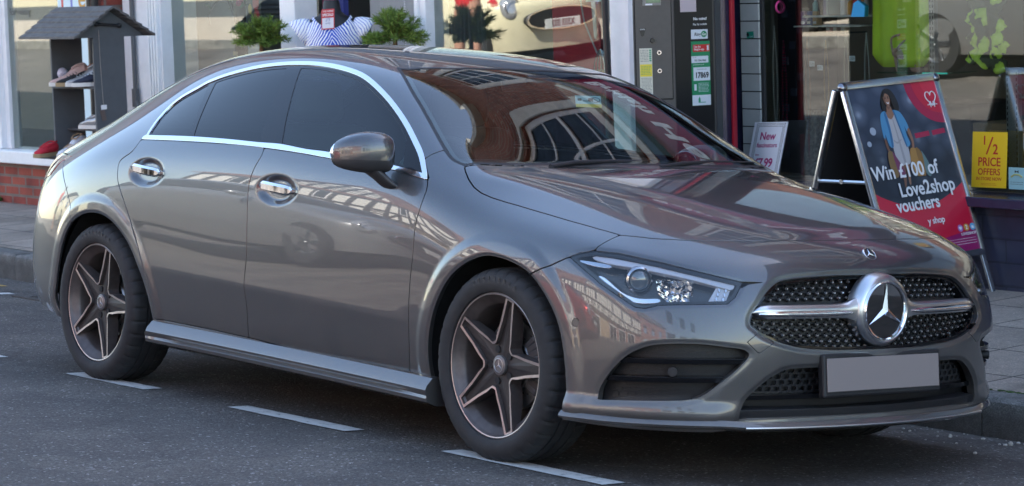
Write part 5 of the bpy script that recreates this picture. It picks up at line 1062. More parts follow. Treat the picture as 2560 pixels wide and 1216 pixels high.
mb=MB(); mb.bx(-15,-6.95,3.0,3.4,2.603,3.25); mb.build('fascia',mat('fascia_green',(.03,.07,.05),rough=.4),S_)
mb=MB(); ops=[(-14,-12.9,4.1,5.8),(-11.4,-10.3,4.1,5.8),(-9,-7.9,4.1,5.8)]; wall_open(mb,-15,-6.95,3.25,6.9,3.40,.3,ops); mb.build('upper_wall',BRICK,S_)
for o in ops: sash(S_,*o,3.40,True,False)
gable_roof(S_,-15,-6.955,3.4,10,6.95,2.6,TILE)
mb=MB(); mb.bx(-15,-6.955,3.2,3.7,6.90,7.05); mb.build('cornice',WHITED,S_)
# further buildings of the terrace, out of the frame but in the reflections
for xa,xb,zz,nm,lab in((6.41,16,8.6,'corner_shop','red brick terrace building beyond the charity shop'),(-34,-15.01,7.4,'terrace_house','red brick terrace building beyond the shoe shop')):
    t=empty(nm,(0,0,0),0,lab,'building'); mb=MB(); ops=[(x,x+1.1,4.2,6) for x in np.arange(xa+1,xb-2,2.6)]; wall_open(mb,xa,xb,3.3,zz,3.5,.3,ops); mb.build('upper_wall',BRICK,t)
    for o in ops: sash(t,*o,3.5,True,False)
    mb=MB(); mb.bx(xa,xb,3.4,3.6,2.6,3.3); mb.build('fascia',mat('fascia_teal',(.02,.08,.09),rough=.4),t); mb=MB(); mb.bx(xa,xb,3.5,3.6,-.3,.6)
    for x in np.arange(xa,xb,3.2): mb.bx(x,x+.2,3.45,3.6,.6,2.6)
    mb.build('plinth',WHITEP,t); mb=MB(); mb.bx(xa,xb,3.56,3.565,.6,2.6); mb.build('shop_window',G_SHOP,t); mb=MB(); mb.bx(xa,xb,5,5.1,0,3); mb.build('interior',DARKIN,t); gable_roof(t,xa,xb,3.5,10,zz,2.4,SLATE)

# ------------------------------------------------------------------ the sunlit far side of the street (seen in reflections)
zo=road_z(-7.4)
mb=MB(); mb.quad((-60,-7.4,zo+.12),(30,-7.4,zo+.12),(30,-19.5,zo+.2),(-60,-19.5,zo+.2)); tag(mb.build('far_pavement',mat('sandy_paving',(.38,.32,.25),rough=.9,noise=.15,nscale=2)),kind='structure')
mb=MB(); mb.bx(-60,30,-7.55,-7.39,zo-.2,zo+.124,.01); tag(mb.build('far_kerb',KERB),kind='structure')
PLAST=mat('white_plaster',(.74,.72,.66),rough=.9,noise=.08,nscale=3); BEAM=mat('dark_timber',(.025,.018,.014),rough=.7,noise=.3,nscale=9); TAN=brick_mat('tan_stone',(.36,.27,.17),(.44,.34,.22),(.22,.17,.12),bw=.42,bh=.16)
def half_timber(name,label,x0,x1,gables,gf):
    t=empty(name,(0,0,0),0,label,'building'); y=-19.0; z0=zo
    mb=MB(); mb.bx(x0,x1,y-8,y,z0+3.0,z0+5.8); mb.build('wall',PLAST,t)
    mb=MB(); mb.bx(x0,x1,y-8,y-.25,z0-.3,z0+3.0); mb.build('ground_floor_wall',gf,t)
    b=MB(); Y0,Y1=y-.02,y+.045
    def beam(xa,za,xb,zb,w=.13):
        d=Vector((xb-xa,0,zb-za)); L=d.length; b.box(((xa+xb)/2,(Y0+Y1)/2+random.uniform(0,.006),(za+zb)/2),(L,Y1-Y0,w),rot=(0,-math.atan2(zb-za,xb-xa),0))
    za,zb_=z0+3.0,z0+5.8
    for zz in(za+.08,za+1.0,zb_-.08): beam(x0,zz,x1,zz,.2)
    n=max(4,int((x1-x0)/.62)); xs=[x0+(x1-x0)*i/n for i in range(n+1)]
    for x in xs: beam(x,za,x,zb_,.14)
    for i,(a,c) in enumerate(zip(xs,xs[1:])):
        if i%5 in(1,3): beam(a,za+.1,c,za+1.0) if i%2 else beam(a,za+1.0,c,za+.1)
        elif i%5==0:
            for k in range(4): beam(a,za+.15+k*.24,(a+c)/2,za+.32+k*.24,.07); beam((a+c)/2,za+.32+k*.24,c,za+.15+k*.24,.07)
    for (gx0,gx1,h) in gables:
        zt=zb_; xm=(gx0+gx1)/2; m2=MB(); m2.prism([(gx0,zt),(gx1,zt),(xm,zt+h)],(0,0),'xz',y-6,6.0); m2.build('gable_wall',PLAST,t)
        beam(gx0-.2,zt-.15,xm,zt+h+.05,.22); beam(xm,zt+h+.05,gx1+.2,zt-.15,.22)
        k=9
        for i in range(1,k):
            x=gx0+(gx1-gx0)*i/k; ht=h*(1-abs(x-xm)/((gx1-gx0)/2)); beam(x,zt,x,zt+ht,.11)
            for q in range(int(ht/.42)): beam(x,zt+.1+q*.42,x+(gx1-gx0)/k*(1 if x<xm else -1),zt+.40+q*.42,.08)
        beam(gx0+.5,zt+h*.45,gx1-.5,zt+h*.45,.16)
        r=MB(); r.prism([(gx0-.3,zt-.22),(xm,zt+h+.18),(gx1+.3,zt-.22),(gx1+.3,zt-.05),(xm,zt+h+.36),(gx0-.3,zt-.05)],(0,0),'xz',y-7,7.25); r.build('gable_roof',TILE,t)
    b.build('timber_frame',BEAM,t)
    w=MB(); pn=MB()
    for i in range(2,n-1,5):
        a,c=xs[i]+.09,xs[i+1]-.09; w.bx(a-.03,c+.03,y,y+.06,za+1.12,zb_-.22); pn.bx(a+.03,c-.03,y+.055,y+.068,za+1.2,zb_-.30)
        f=w.build('window',WHITEP,t); w=MB(); pn.build('pane',G_SASH if False else GBLK,f); pn=MB()
    x=x0+.3
    while x<x1-2:
        s=MB(); s.bx(x,x+2.1,y-.24,y-.17,z0+.75,z0+2.55); f=s.build('shop_window',GBLK,t); s=MB(); s.bx(x-.1,x+2.2,y-.25,y-.12,z0+2.55,z0+2.66); s.bx(x-.1,x+2.2,y-.25,y-.12,z0+.62,z0+.75); s.bx(x-.1,x,y-.25,y-.13,z0+.75,z0+2.55); s.bx(x+2.1,x+2.2,y-.25,y-.13,z0+.75,z0+2.55); s.bx(x+1.03,x+1.08,y-.25,y-.14,z0+.75,z0+2.55); s.build('frame',WHITEP,f); x+=3.1
    r=MB(); r.prism([(y+.35,z0+5.72),(y+.35,z0+5.86),(y-4,z0+9.2),(y-8.2,z0+5.8)],(0,0),'yz',x0,x1-x0); r.build('roof',TILE,t)
    return t
half_timber('timbered_building','white half timbered building with twin gables, sunlit on the far side',-30,-13.0,[(-28,-22.5,3.3),(-19.5,-14.2,3.3)],TAN)
half_timber('timbered_building','long white half timbered building with a single gable, sunlit opposite the car',-12.96,-1.5,[(-8.5,-3.5,3.0)],TAN)
half_timber('timbered_building','half timbered building over a brick ground floor, opposite the car bonnet',-1.46,9.5,[(1,6,3.0)],BRICK)
t=empty('brick_building',(0,0,0),0,'plain sunlit red brick building at the far end of the opposite side','building')
mb=MB(); ops=[(x,x+1.1,zo+3.9,zo+5.6) for x in(10.6,13.4,16.2)]+[(x,x+1.6,zo+.7,zo+2.5) for x in(10.4,13.2,16)]; 
wall_open(mb,9.54,19,zo-.3,zo+7,-19.3,.3,ops); mb.build('wall',BRICK,t)
for o in ops:
    w=MB(); w.bx(o[0],o[1],-8.62,-8.56,o[2],o[3]); w.build('window',GBLK,t)
mb=MB(); mb.prism([(-18.8,zo+6.9),(-18.8,zo+7.1),(-22.5,zo+9.5),(-26,zo+7)],(0,0),'yz',9.5,9.6); mb.build('roof',SLATE,t)
# ---------------- parked cars across the street
HC=[[(-.08,0,.80),(-.10,.36,.80),(-.20,.62,.79),(-.27,.76,.75),(-.27,.80,.66),(-.27,.82,.50),(-.27,.82,.36),(-.27,.80,.22)],
 [(-.55,0,.96),(-.56,.38,.955),(-.58,.64,.93),(-.60,.79,.85),(-.60,.84,.70),(-.62,.86,.50),(-.62,.86,.36),(-.62,.84,.2)],
 [(-1.10,0,1.03),(-1.11,.38,1.025),(-1.16,.68,1.0),(-1.18,.79,.95),(-1.18,.845,.78),(-1.18,.86,.5),(-1.18,.85,.33),(-1.18,.82,.2)],
 [(-1.62,0,1.385),(-1.62,.33,1.38),(-1.58,.56,1.345),(-1.48,.795,.975),(-1.48,.85,.80),(-1.48,.86,.5),(-1.48,.85,.33),(-1.48,.82,.2)],
 [(-2.35,0,1.435),(-2.35,.35,1.43),(-2.35,.57,1.395),(-2.35,.80,.99),(-2.35,.85,.8),(-2.35,.86,.5),(-2.35,.85,.33),(-2.35,.82,.2)],
 [(-3.15,0,1.42),(-3.15,.35,1.415),(-3.15,.56,1.38),(-3.15,.79,1.0),(-3.15,.85,.8),(-3.15,.86,.5),(-3.15,.85,.33),(-3.15,.82,.2)],
 [(-3.60,0,1.36),(-3.6,.33,1.355),(-3.6,.53,1.31),(-3.68,.75,1.0),(-3.7,.82,.8),(-3.7,.83,.5),(-3.7,.82,.35),(-3.68,.80,.25)],
 [(-3.78,0,1.0),(-3.78,.33,1.0),(-3.77,.53,.99),(-3.78,.68,.95),(-3.84,.72,.78),(-3.86,.73,.5),(-3.85,.72,.36),(-3.82,.70,.26)]]
def hatchback(loc,rz,paint,label,plate,group):
    r=empty('parked_car',loc,rz,label,'car',group)
    V=[];F=[];MI=[];idx={}
    def v(p,s):
        k=(p[0],p[1]*s,p[2])
        if k not in idx: idx[k]=len(V); V.append(k)
        return idx[k]
    def q(a,b,c,d,s,mi):
        f=[v(a,s),v(b,s),v(c,s),v(d,s)]; 
        if len(set(f))>2: F.append(f if s<0 else f[::-1]); MI.append(mi)
    for s in(-1,1):
        for i in range(len(HC)-1):
            for j in range(7):
                gl=(j==2 and 3<=i<=5) or (i==2 and j<2) or (i==6 and j<2)
                q(HC[i][j],HC[i+1][j],HC[i+1][j+1],HC[i][j+1],s,1 if gl else 0)
        for cols,fl in((HC[0],1),(HC[-1],-1)):
            c0=[(cols[0][0]+(.04 if fl>0 and 0 else 0),0,cols[j][2]) for j in range(3,8)]; 
            fx=cols[0][0]+.06*fl; C0=[(fx,0,z) for _,_,z in cols[3:]]; C1=[(fx-.015*fl,.36,z) for _,_,z in cols[3:]]; C2=[(fx-.10*fl,.62,z) for _,_,z in cols[3:]]; C3=list(cols[3:])
            tops=[cols[0],cols[1],cols[2]]
            G=[C0,C1,C2,C3]
            for a in range(3):
                A,B=G[a],G[a+1]
                if a<2: 
                    if fl>0: q(tops[a],tops[a+1],B[0],A[0],s,0)
                    else: q(tops[a],A[0],B[0],tops[a+1],s,0)
                else: 
                    f=[v(tops[2],s),v(B[0],s),v(A[0],s)]; F.append(f if (s<0)==(fl>0) else f[::-1]); MI.append(0)
                for j in range(4):
                    if fl>0: q(A[j],B[j],B[j+1],A[j+1],s,0)
                    else: q(A[j],A[j+1],B[j+1],B[j],s,0)
    ob=raw('body',V,F,None,r,smooth=True,mats=[paint,GBLK],midx=MI)
    md=ob.modifiers.new('s','SUBSURF'); md.levels=3; md.render_levels=3
    g=MB(); pts=[(.40*math.cos(a)*1.25,.56+.115*math.copysign(abs(math.sin(a))**.8,math.sin(a))) for a in np.linspace(0,2*math.pi,28,endpoint=False)]; g.prism(pts,(0,0),'yz',-.09,.10)
    for k in range(5): g.bx(.008,.016,-.44,.44,.48+k*.035,.486+k*.035)
    gr=g.build('grille',BLK,r)
    g=MB(); ring=[(.012,.505*math.cos(a),.56+.125*math.copysign(abs(math.sin(a))**.8,math.sin(a))) for a in np.linspace(0,2*math.pi,41)]; g.tube(ring,.013,6,False); g.build('grille_trim',CHROME,gr,True,60)
    p=MB(); p.box((.025,0,.50),(.01,.52,.111),bev=.003); pp=p.build('number_plate',mat('plate_white',(.7,.7,.68),rough=.4),r)
    if plate: text_mesh('lettering',plate,.105,BLK,pp,.001,'CENTER',.82,.002,1.0,FM((.0315,0,.50),(0,1,0),(0,0,1)))
    for s in(-1,1):
        h=MB(); h.sph((-.20,.60*s,.72),.135,24,14,(.55,.85,1.1),(0,-.45,.35*s)); hl=h.build('headlight',mat('far_lamp_glass',(.55,.57,.60),rough=.08,metal=.6,coat=1),r,True,80)
        h=MB(); c=Vector((-.135,.60*s,.735)); h.lathe([(.088,0),(.100,.012),(.108,0)],'x',c,28); h.build('lamp_ring',CHROME,hl,True,60)
        h=MB(); h.sph((-1.40,.93*s,1.0),.09,16,10,(.7,1.1,.75)); h.build('door_mirror',paint,r,True,80)
        h=MB(); h.sph((-3.74,.66*s,.86),.11,16,10,(.5,.6,1.3)); h.build('tail_light',mat('lamp_red',(.28,.012,.015),rough=.08),r,True,80)
        for x in(-.62,-3.10):
            w=empty('wheel',(x,.76*s,.31)); w.parent=r
            m=MB(); m.lathe([(.19,-.09),(.30,-.095),(.31,-.06),(.31,.06),(.30,.095),(.19,.09)],'y',n=32,closed=True); m.build('tyre',RUB,w,True,40)
            m=MB(); m.lathe([(.195,.088*s),(.185,.05*s),(.0,.07*s)],'y',n=24)
            for k in range(5): a=k*2*math.pi/5; m.box((.10*math.cos(a),.075*s,.10*math.sin(a)),(.17,.03,.05),rot=(0,-a,0))
            m.build('rim',SATIN,w,True,30)
    h=MB(); h.bx(-3.55,-.3,-.70,.70,.15,.4); h.build('underbody',VOID,r)
    return r
CREAM=carpaint('car_paint_cream',(.68,.62,.42)); MATS['car_paint_cream'].node_tree.nodes['Principled BSDF'].inputs['Metallic'].default_value=0
DGREY=carpaint('car_paint_dark',(.07,.072,.075)); SILV=carpaint('car_paint_silver',(.36,.37,.38))
yo=-6.3; SL=math.atan(.05)
def on_road(o): o.rotation_euler[0]=-.06; return o
on_road(hatchback((-13.9,yo,road_z(yo)),0,CREAM,'cream hatchback with round headlamps and a dark grille, parked across the street','X333 033','cars parked across the street'))
on_road(hatchback((-12.6,-9.6,zo+.14),0,DGREY,'dark grey hatchback parked farthest back on the paving across the street',None,'cars parked across the street'))
hb=hatchback((-4.6,yo,road_z(yo)),0,SILV,'silver hatchback parked across the street between the cream and red cars',None,'cars parked across the street'); on_road(hb); hb.scale=(1.08,1,1)
on_road(hatchback((.6,yo,road_z(yo)),0,carpaint('car_paint_red',(.38,.02,.02)),'red hatchback parked across the street, foremost of its row',None,'cars parked across the street'))
for x,z in((-5.35,.86),(-4.45,.88)):
    pass

# ------------------------------------------------------------------ passer-by in a red top (seen reflected in the shop glass)
def skin_body(name,joints,bones,m,parent=None,sub=2):
    me=bpy.data.meshes.new(name); me.from_pydata([j[0] for j in joints],bones,[]); ob=link(name,me,m,parent)
    md=ob.modifiers.new('skin','SKIN'); sk=me.skin_vertices[0].data
    for i,j in enumerate(joints):
        r=j[1]; sk[i].radius=(r,r) if not hasattr(r,'__len__') else r
    sk[0].use_root=True
    s=ob.modifiers.new('sub','SUBSURF'); s.levels=sub; s.render_levels=sub
    dg=bpy.context.evaluated_depsgraph_get(); dg.update(); m2=bpy.data.meshes.new_from_object(ob.evaluated_get(dg)); bpy.data.objects.remove(ob)
    for p in m2.polygons: p.use_smooth=True
    m2.materials.clear(); m2.materials.append(m); m2.name=name
    return link(name,m2,None,parent)
SKIN=mat('skin',(.42,.22,.15),rough=.55); TOP=mat('cloth_red',(.50,.012,.015),rough=.85); SHORTS=mat('cloth_olive',(.06,.065,.03),rough=.9); GLOVE=mat('glove_red',(.45,.015,.03),rough=.8); HAIR=mat('hair_brown',(.03,.018,.01),rough=.7)
P_=empty('person',(-12.95,-4.2,road_z(-4.2)),math.radians(-20),'person in red top, olive shorts and red gloves holding one arm out','person')
J=[((0,0,.95),(.15,.10)),((0,0,1.12),(.135,.095)),((0,0,1.30),(.155,.105)),((0,0,1.44),(.10,.08)),((0,.01,1.52),.052),((0,.015,1.60),.075),((0,.01,1.70),.085),
 ((-.17,0,1.43),.055),((-.27,.03,1.20),.042),((-.33,.20,1.02),.033),((-.34,.27,.96),.028),((.17,0,1.43),.055),((.30,.06,1.22),.042),((.46,.22,1.08),.033),((.50,.27,1.05),.028),
 ((-.10,0,.88),.095),((-.11,.02,.50),.06),((-.11,-.02,.10),.042),((-.12,.12,.04),.035),((.10,0,.88),.095),((.12,.05,.50),.06),((.12,.0,.10),.042),((.13,.14,.04),.035)]
B=[(0,1),(1,2),(2,3),(3,4),(4,5),(5,6),(3,7),(7,8),(8,9),(9,10),(3,11),(11,12),(12,13),(13,14),(0,15),(15,16),(16,17),(17,18),(0,19),(19,20),(20,21),(21,22)]
body=skin_body('body',J,B,SKIN,P_)
cl=skin_body('red_top',[((0,0,.90),(.168,.120)),((0,0,1.12),(.152,.112)),((0,0,1.30),(.172,.122)),((0,0,1.43),(.115,.095)),((-.17,0,1.43),.07),((-.245,.022,1.26),.058),((.17,0,1.43),.07),((.26,.045,1.28),.058)],[(0,1),(1,2),(2,3),(3,4),(4,5),(3,6),(6,7)],TOP,P_)
sh=skin_body('shorts',[((0,0,1.0),(.165,.115)),((0,0,.90),(.16,.11)),((-.10,0,.84),.108),((-.115,.015,.56),.085),((.10,0,.84),.108),((.125,.045,.56),.085)],[(0,1),(1,2),(2,3),(1,4),(4,5)],SHORTS,P_)
hr=MB(); hr.sph((0,.0,1.735),.098,18,12,(.95,1.08,.9)); hr.build('hair',HAIR,P_,True,80)
fc=MB(); fc.sph((0,.10,1.665),.018,10,8,(.7,1,1.3)); fc.sph((-.032,.082,1.69),.011,8,6); fc.sph((.032,.082,1.69),.011,8,6); fc.sph((-.088,.01,1.67),.022,8,6,(.4,.8,1.2)); fc.sph((.088,.01,1.67),.022,8,6,(.4,.8,1.2)); fc.build('face',SKIN,P_,True,80)
for s,w,d in((-1,(-.34,.27,.96),(-.02,.7,-.5)),(1,(.50,.27,1.05),(.55,.75,-.25))):
    W=Vector(w); D=Vector(d).normalized(); side=D.cross(Vector((0,0,1))).normalized(); dn=side.cross(D)
    jj=[(tuple(W),.028),(tuple(W+D*.05),(.040,.018)),(tuple(W+D*.09),(.042,.017))]; bb=[(0,1),(1,2)]
    for k in range(4):
        o=(k-1.5)*.021; b=len(jj); l=(.062,.072,.068,.054)[k]
        jj+= [(tuple(W+D*.105+side*o),.0095),(tuple(W+D*(.105+l*.5)+side*o-dn*.008),.0085),(tuple(W+D*(.105+l*.9)+side*o-dn*.030),.0075)]; bb+=[(2,b),(b,b+1),(b+1,b+2)]
    b=len(jj); jj+=[(tuple(W+D*.05-side*.045*s),.011),(tuple(W+D*.085-side*.062*s-dn*.01),.009)]; bb+=[(1,b),(b,b+1)]
    skin_body('glove',jj,bb,GLOVE,P_,1)
for s,x,y in((-1,-.115,.05),(1,.125,.07)):
    q=MB(); q.sph((x,y,.05),.06,16,10,(.8,2.0,.8)); q.build('shoe',mat('shoe_black',(.015,.015,.015),rough=.6),P_,True,80)

# ------------------------------------------------------------------ pay machine
PM=empty('pay_machine',(0,0,0),0,'grey and black parking pay machine with green phone parking stickers standing on the pavement','pay machine')
A=(-.573,2.63);B_=(-.45,2.80);C_=(-.393,3.03);D_=(-.415,3.09)
PMG=mat('machine_grey',(.075,.068,.062),rough=.5,metal=.25,noise=.08,nscale=30); PMB=mat('machine_black',(.010,.010,.011),rough=.3); PMT=mat('machine_textured',(.085,.085,.088),rough=.9,bump=.6,bscale=300)
mb=MB(); mb.prism([A,B_,C_,(-.62,3.10),(-.74,2.86)],(0,0),'xy',.06,1.72); mb.build('cabinet',PMG,PM)
mb=MB(); mb.prism([(C_[0]+.003,C_[1]+.002),(D_[0]+.003,D_[1]+.003),(-.60,3.16),(-.62,3.104)],(0,0),'xy',.06,1.72); mb.build('rear_casing',PMT,PM)
def azd(a): return (math.cos(math.radians(a)),math.sin(math.radians(a)),0)
FA=FM((A[0],A[1],0),azd(54),(0,0,1)); FB=FM((B_[0],B_[1],0),azd(76),(0,0,1))
dr=flat('door',FA,.012,.196,1.045,1.74,mat('machine_door',(.082,.074,.067),rough=.45,metal=.25,noise=.06,nscale=40),PM,.004)
mb=MB(); 
for a in((.0075,.012,1.04,1.74),(.196,.2,1.04,1.74),(.012,.196,1.038,1.044)): mb.bx(a[0],a[1],a[2],a[3],0,.002)
bmesh.ops.transform(mb.b,matrix=FA,verts=mb.b.verts); mb.build('door_gap',VOID,PM)
dp=flat('display',FA,.052,.146,1.523,1.65,mat('display_grey',(.20,.19,.17),rough=.4),PM,.008); flat('screen',FA,.070,.143,1.537,1.64,mat('screen_green',(.10,.20,.11),rough=.15,coat=1),dp,.0095); flat('screen_label',FA,.066,.102,1.525,1.5325,WHT,dp,.0095)
mb=MB(); mb.prism([(.030,1.408),(.064,1.409),(.056,1.372),(.044,1.364),(.039,1.372)],(0,0),'xy',.004,.002); bmesh.ops.transform(mb.b,matrix=FA,verts=mb.b.verts); st=mb.build('arrow_sticker',PMB,PM)
text_mesh('lettering','COIN',.010,WHT,st,.0003,'CENTER',1,0,1,FA@Matrix.Translation((.047,1.402,.0065)))
mb=MB()
mb.cyl(FA@Vector((.099,1.345,.004)),FA@Vector((.099,1.345,.020)),.013,.011,20); kb=mb.build('coin_knob',PMB,PM,True,40)
for z in(1.281,1.187):
    mb=MB(); mb.cyl(FA@Vector((.131,z,.003)),FA@Vector((.131,z,.011)),.013,.0115,20); lk=mb.build('lock',CHROME,PM,True,40); mb=MB(); mb.cyl(FA@Vector((.131,z,.010)),FA@Vector((.131,z,.0125)),.0065,n=14); mb.build('key_hole',PMB,lk)
CRM=mat('label_cream',(.62,.60,.48),rough=.6); YEL=mat('label_yellow',(.72,.58,.04),rough=.5); PRN=mat('print_grey',(.12,.12,.11),rough=.7); PRG=mat('print_green',(.03,.28,.14),rough=.6)
def printlines(parent,M,x0,x1,y0,y1,n,m,w=.0012,lift=.0062):
    mb=MB()
    for i in range(n):
        y=y1-(i+.5)*(y1-y0)/n; x=x0
        while x<x1-.004:
            l=random.uniform(.004,.014); mb.bx(x,min(x+l,x1),y-w,y+w,lift,lift+.0004); x+=l+.003
    bmesh.ops.transform(mb.b,matrix=M,verts=mb.b.verts); return mb.build('print_lines',m,parent)
lb=flat('instruction_label',FA,.029,.094,1.04,1.305,CRM,PM,.006); yb=flat('yellow_band',FA,.031,.092,1.160,1.223,YEL,lb,.0066)
printlines(lb,FA,.034,.075,1.235,1.298,8,PRN); printlines(lb,FA,.036,.088,1.052,1.155,14,PRN); printlines(yb,FA,.036,.086,1.168,1.216,6,PRG,.0012,.0068); mb=MB()
for i in range(6): mb.bx(.079,.090,1.238+i*.0105,1.245+i*.0105,.0062,.0068)
bmesh.ops.transform(mb.b,matrix=FA,verts=mb.b.verts); mb.build('print_boxes',PRG,lb)
bp=flat('black_panel',FB,.004,.224,.20,1.765,PMB,PM,.003)
flat('pink_notice',FB,.038,.130,1.484,1.70,mat('notice_pink',(.50,.42,.44),rough=.4),PM,.006)
T=lambda x,z:FB@Matrix.Translation((x,z,.0065))
text_mesh('lettering','No coins?',.0195,WHT,bp,.0003,'CENTER',1.0,.0006,1,T(.150,1.4465)); text_mesh('lettering','Pay by mobile',.0145,WHT,bp,.0003,'CENTER',1.0,.0002,1,T(.149,1.4185))
LBL=mat('sticker_white',(.62,.66,.70),rough=.35); GRN=mat('sticker_green',(.012,.22,.09),rough=.35); RDS=mat('sticker_red',(.52,.02,.02),rough=.4)
rg=flat('phone_parking_sticker',FB,.097,.193,1.343,1.392,LBL,PM,.006); mb=MB(); mb.cyl(FB@Vector((.171,1.3675,.006)),FB@Vector((.171,1.3675,.0068)),.0165,n=28); mb.build('green_disc',GRN,rg)
text_mesh('lettering','Ring',.024,BLK,rg,.0003,'CENTER',.9,.0004,1,T(.132,1.3665),shear=.25); text_mesh('lettering','Go',.020,WHT,rg,.0003,'CENTER',.9,.0004,1,FB@Matrix.Translation((.171,1.367,.0072)))
gs=flat('green_sticker',FB,.095,.203,1.000,1.331,GRN,PM,.006)
rd=flat('red_box',FB,.105,.201,1.277,1.314,RDS,gs,.0066); T2_=lambda x,z:FB@Matrix.Translation((x,z,.0072)); text_mesh('lettering','Use the\nRingGo app',.0145,WHT,rd,.0002,'LEFT',.86,.0002,1,T2_(.110,1.2965),linesp=.95); flat('phone_icon',FB,.186,.196,1.283,1.309,LBL,rd,.0072)
pb=flat('white_box',FB,.095,.193,1.220,1.255,LBL,gs,.0066); text_mesh('lettering','020 3046 0060',.0135,BLK,pb,.0002,'CENTER',.82,.0002,1,T2_(.146,1.232)); text_mesh('lettering','Or call',.007,PRN,pb,.0002,'LEFT',1,0,1,T2_(.102,1.248)); text_mesh('lettering','and pay by card in one call',.0065,WHT,gs,.0002,'LEFT',.9,0,1,T2_(.103,1.211))
nb=flat('white_box',FB,.105,.201,1.128,1.197,LBL,gs,.0066); text_mesh('lettering','17869',.040,BLK,nb,.0002,'CENTER',.80,.0014,1,T2_(.153,1.155)); text_mesh('lettering','Quote location code',.0075,PRN,nb,.0002,'CENTER',.9,0,1,T2_(.153,1.187))
printlines(gs,FB,.132,.192,1.068,1.118,7,LBL,.0011,.0066); flat('phone_icon',FB,.108,.121,1.078,1.110,LBL,gs,.0066)
wb=flat('white_box',FB,.0955,.2025,1.0005,1.054,LBL,gs,.0066); mb=MB(); mb.prism([(.13,1.014),(.13,1.034),(.136,1.046),(.142,1.034),(.142,1.018),(.172,1.018),(.172,1.014)],(0,0),'xy',.0068,.0004); bmesh.ops.transform(mb.b,matrix=FB,verts=mb.b.verts); mb.build('council_logo',PRG,wb); text_mesh('lettering','Worcestershire',.0085,PRG,wb,.0002,'LEFT',.85,.0002,1,T2_(.146,1.025)) if False else None
# ------------------------------------------------------------------ pavement A-board
AB=empty('pavement_sign',(0,0,0),0,'aluminium A-board advertising vouchers with a woman shopper poster, standing on the pavement','sign')
ALU=mat('aluminium',(.62,.63,.65),rough=.25,metal=1); ALUD=mat('aluminium_corner',(.25,.25,.27),rough=.2,metal=1)
MA=FM((1.042,3.135,.277),(.014,.999,.028),(-.318,-.022,.948)); W2,HH=.3315,.883
def inM(mb,M): bmesh.ops.transform(mb.b,matrix=M,verts=mb.b.verts); return mb
mb=MB()
for a in((-W2,-W2+.034,-.0,HH),(W2-.034,W2,0,HH)): mb.box(((a[0]+a[1])/2,(a[2]+a[3])/2,0),(a[1]-a[0],a[3]-a[2],.024),bev=.007)
mb.box((0,HH+.012,0),(2*W2-.03,.042,.030),bev=.009); mb.box((0,.0,0),(2*W2-.02,.034,.024),bev=.006); inM(mb,MA).build('frame',ALU,AB,True,35)
for s in(-1,1): mb=MB(); mb.sph((s*(W2-.016),HH+.008,0),.030,14,8,(.9,.9,.75)); inM(mb,MA).build('corner_cap',ALUD,AB,True,60)
for s in(-1,1): mb=MB(); mb.box((s*(W2-.022),-.105,-.004),(.026,.22,.016),bev=.003); inM(mb,MA).build('leg',ALU,AB)
# rear half of the A
MR=FM((1.042-.318*.883-.03-.285,3.120,.275),(.014,.999,.028),(.318,-.02,.948))
mb=MB()
for s in(-1,1): mb.box((s*(W2-.017),HH/2,0),(.034,HH,.024),bev=.007)
mb.box((0,0,0),(2*W2-.02,.034,.024),bev=.006); inM(mb,MR).build('rear_frame',ALU,AB,True,35)
mb=MB(); mb.bx(-W2+.03,W2-.03,.015,HH,-.004,.004); inM(mb,MR).build('rear_panel',mat('board_black',(.012,.012,.014),rough=.6),AB)
for s in(-1,1): mb=MB(); mb.box((s*(W2-.022),-.105,0),(.026,.22,.016),bev=.003); inM(mb,MR).build('leg',ALU,AB)
for s in(-1,1):
    p=MA@Vector((s*(W2-.017),.42,-.012)); q=MR@Vector((s*(W2-.017),.42,.012)); mb=MB(); mb.tube([p,q],.009,6); mb.cyl((p+q)/2+Vector((0,-.012,0)),(p+q)/2+Vector((0,.012,0)),.012,n=12); mb.build('stay_bar',ALU,AB)
def pmat(name,c): return mat('poster_'+name,c,rough=.35,coat=.5,coat_rough=.08)
m,nt,b=nodes_mat('poster_street'); Ln=nt.links.new; tc=N(nt,'ShaderNodeTexCoord'); sp=N(nt,'ShaderNodeSeparateXYZ'); Ln(tc.outputs['Object'],sp.inputs[0])
n=N(nt,'ShaderNodeTexVoronoi'); n.inputs['Scale'].default_value=9; Ln(tc.outputs['Object'],n.inputs['Vector']); rr=ramp(nt,n.outputs['Distance'],[(0,(.30,.33,.40)),(.22,(.09,.11,.16)),(.6,(.03,.04,.07))])
mr=N(nt,'ShaderNodeMapRange'); mr.inputs[1].default_value=.75; mr.inputs[2].default_value=1.05; mr.inputs[3].default_value=.35; mr.inputs[4].default_value=1.1; Ln(sp.outputs[2],mr.inputs[0]); vm=N(nt,'ShaderNodeVectorMath',operation='SCALE'); Ln(rr.outputs[0],vm.inputs[0]); Ln(mr.outputs[0],vm.inputs['Scale']); Ln(vm.outputs[0],b.inputs['Base Color']); b.inputs['Roughness'].default_value=.3; b.inputs['Coat Weight'].default_value=.5
PO=flat('poster',MA,-W2+.030,W2-.030,.017,HH-.006,m,AB,.004)
def shape(name,pts,m,lift,parent=PO,M=MA,k=0):
    P=smooth_poly(pts,True,k) if k else pts
    mb=MB(); mb.prism([tuple(p) for p in P],(0,0),'xy',lift,.0005); inM(mb,M); return mb.build(name,m,parent)
PRED=pmat('red',(.50,.012,.04)); PRED2=pmat('crimson',(.36,.008,.05)); PWHT=pmat('white',(.72,.72,.74))
arc=lambda r,cx=.3015,cy=.877:[(cx-r*math.sin(t),cy-r*math.cos(t)) for t in np.linspace(0,math.pi/2,18)]+[(cx,cy)]
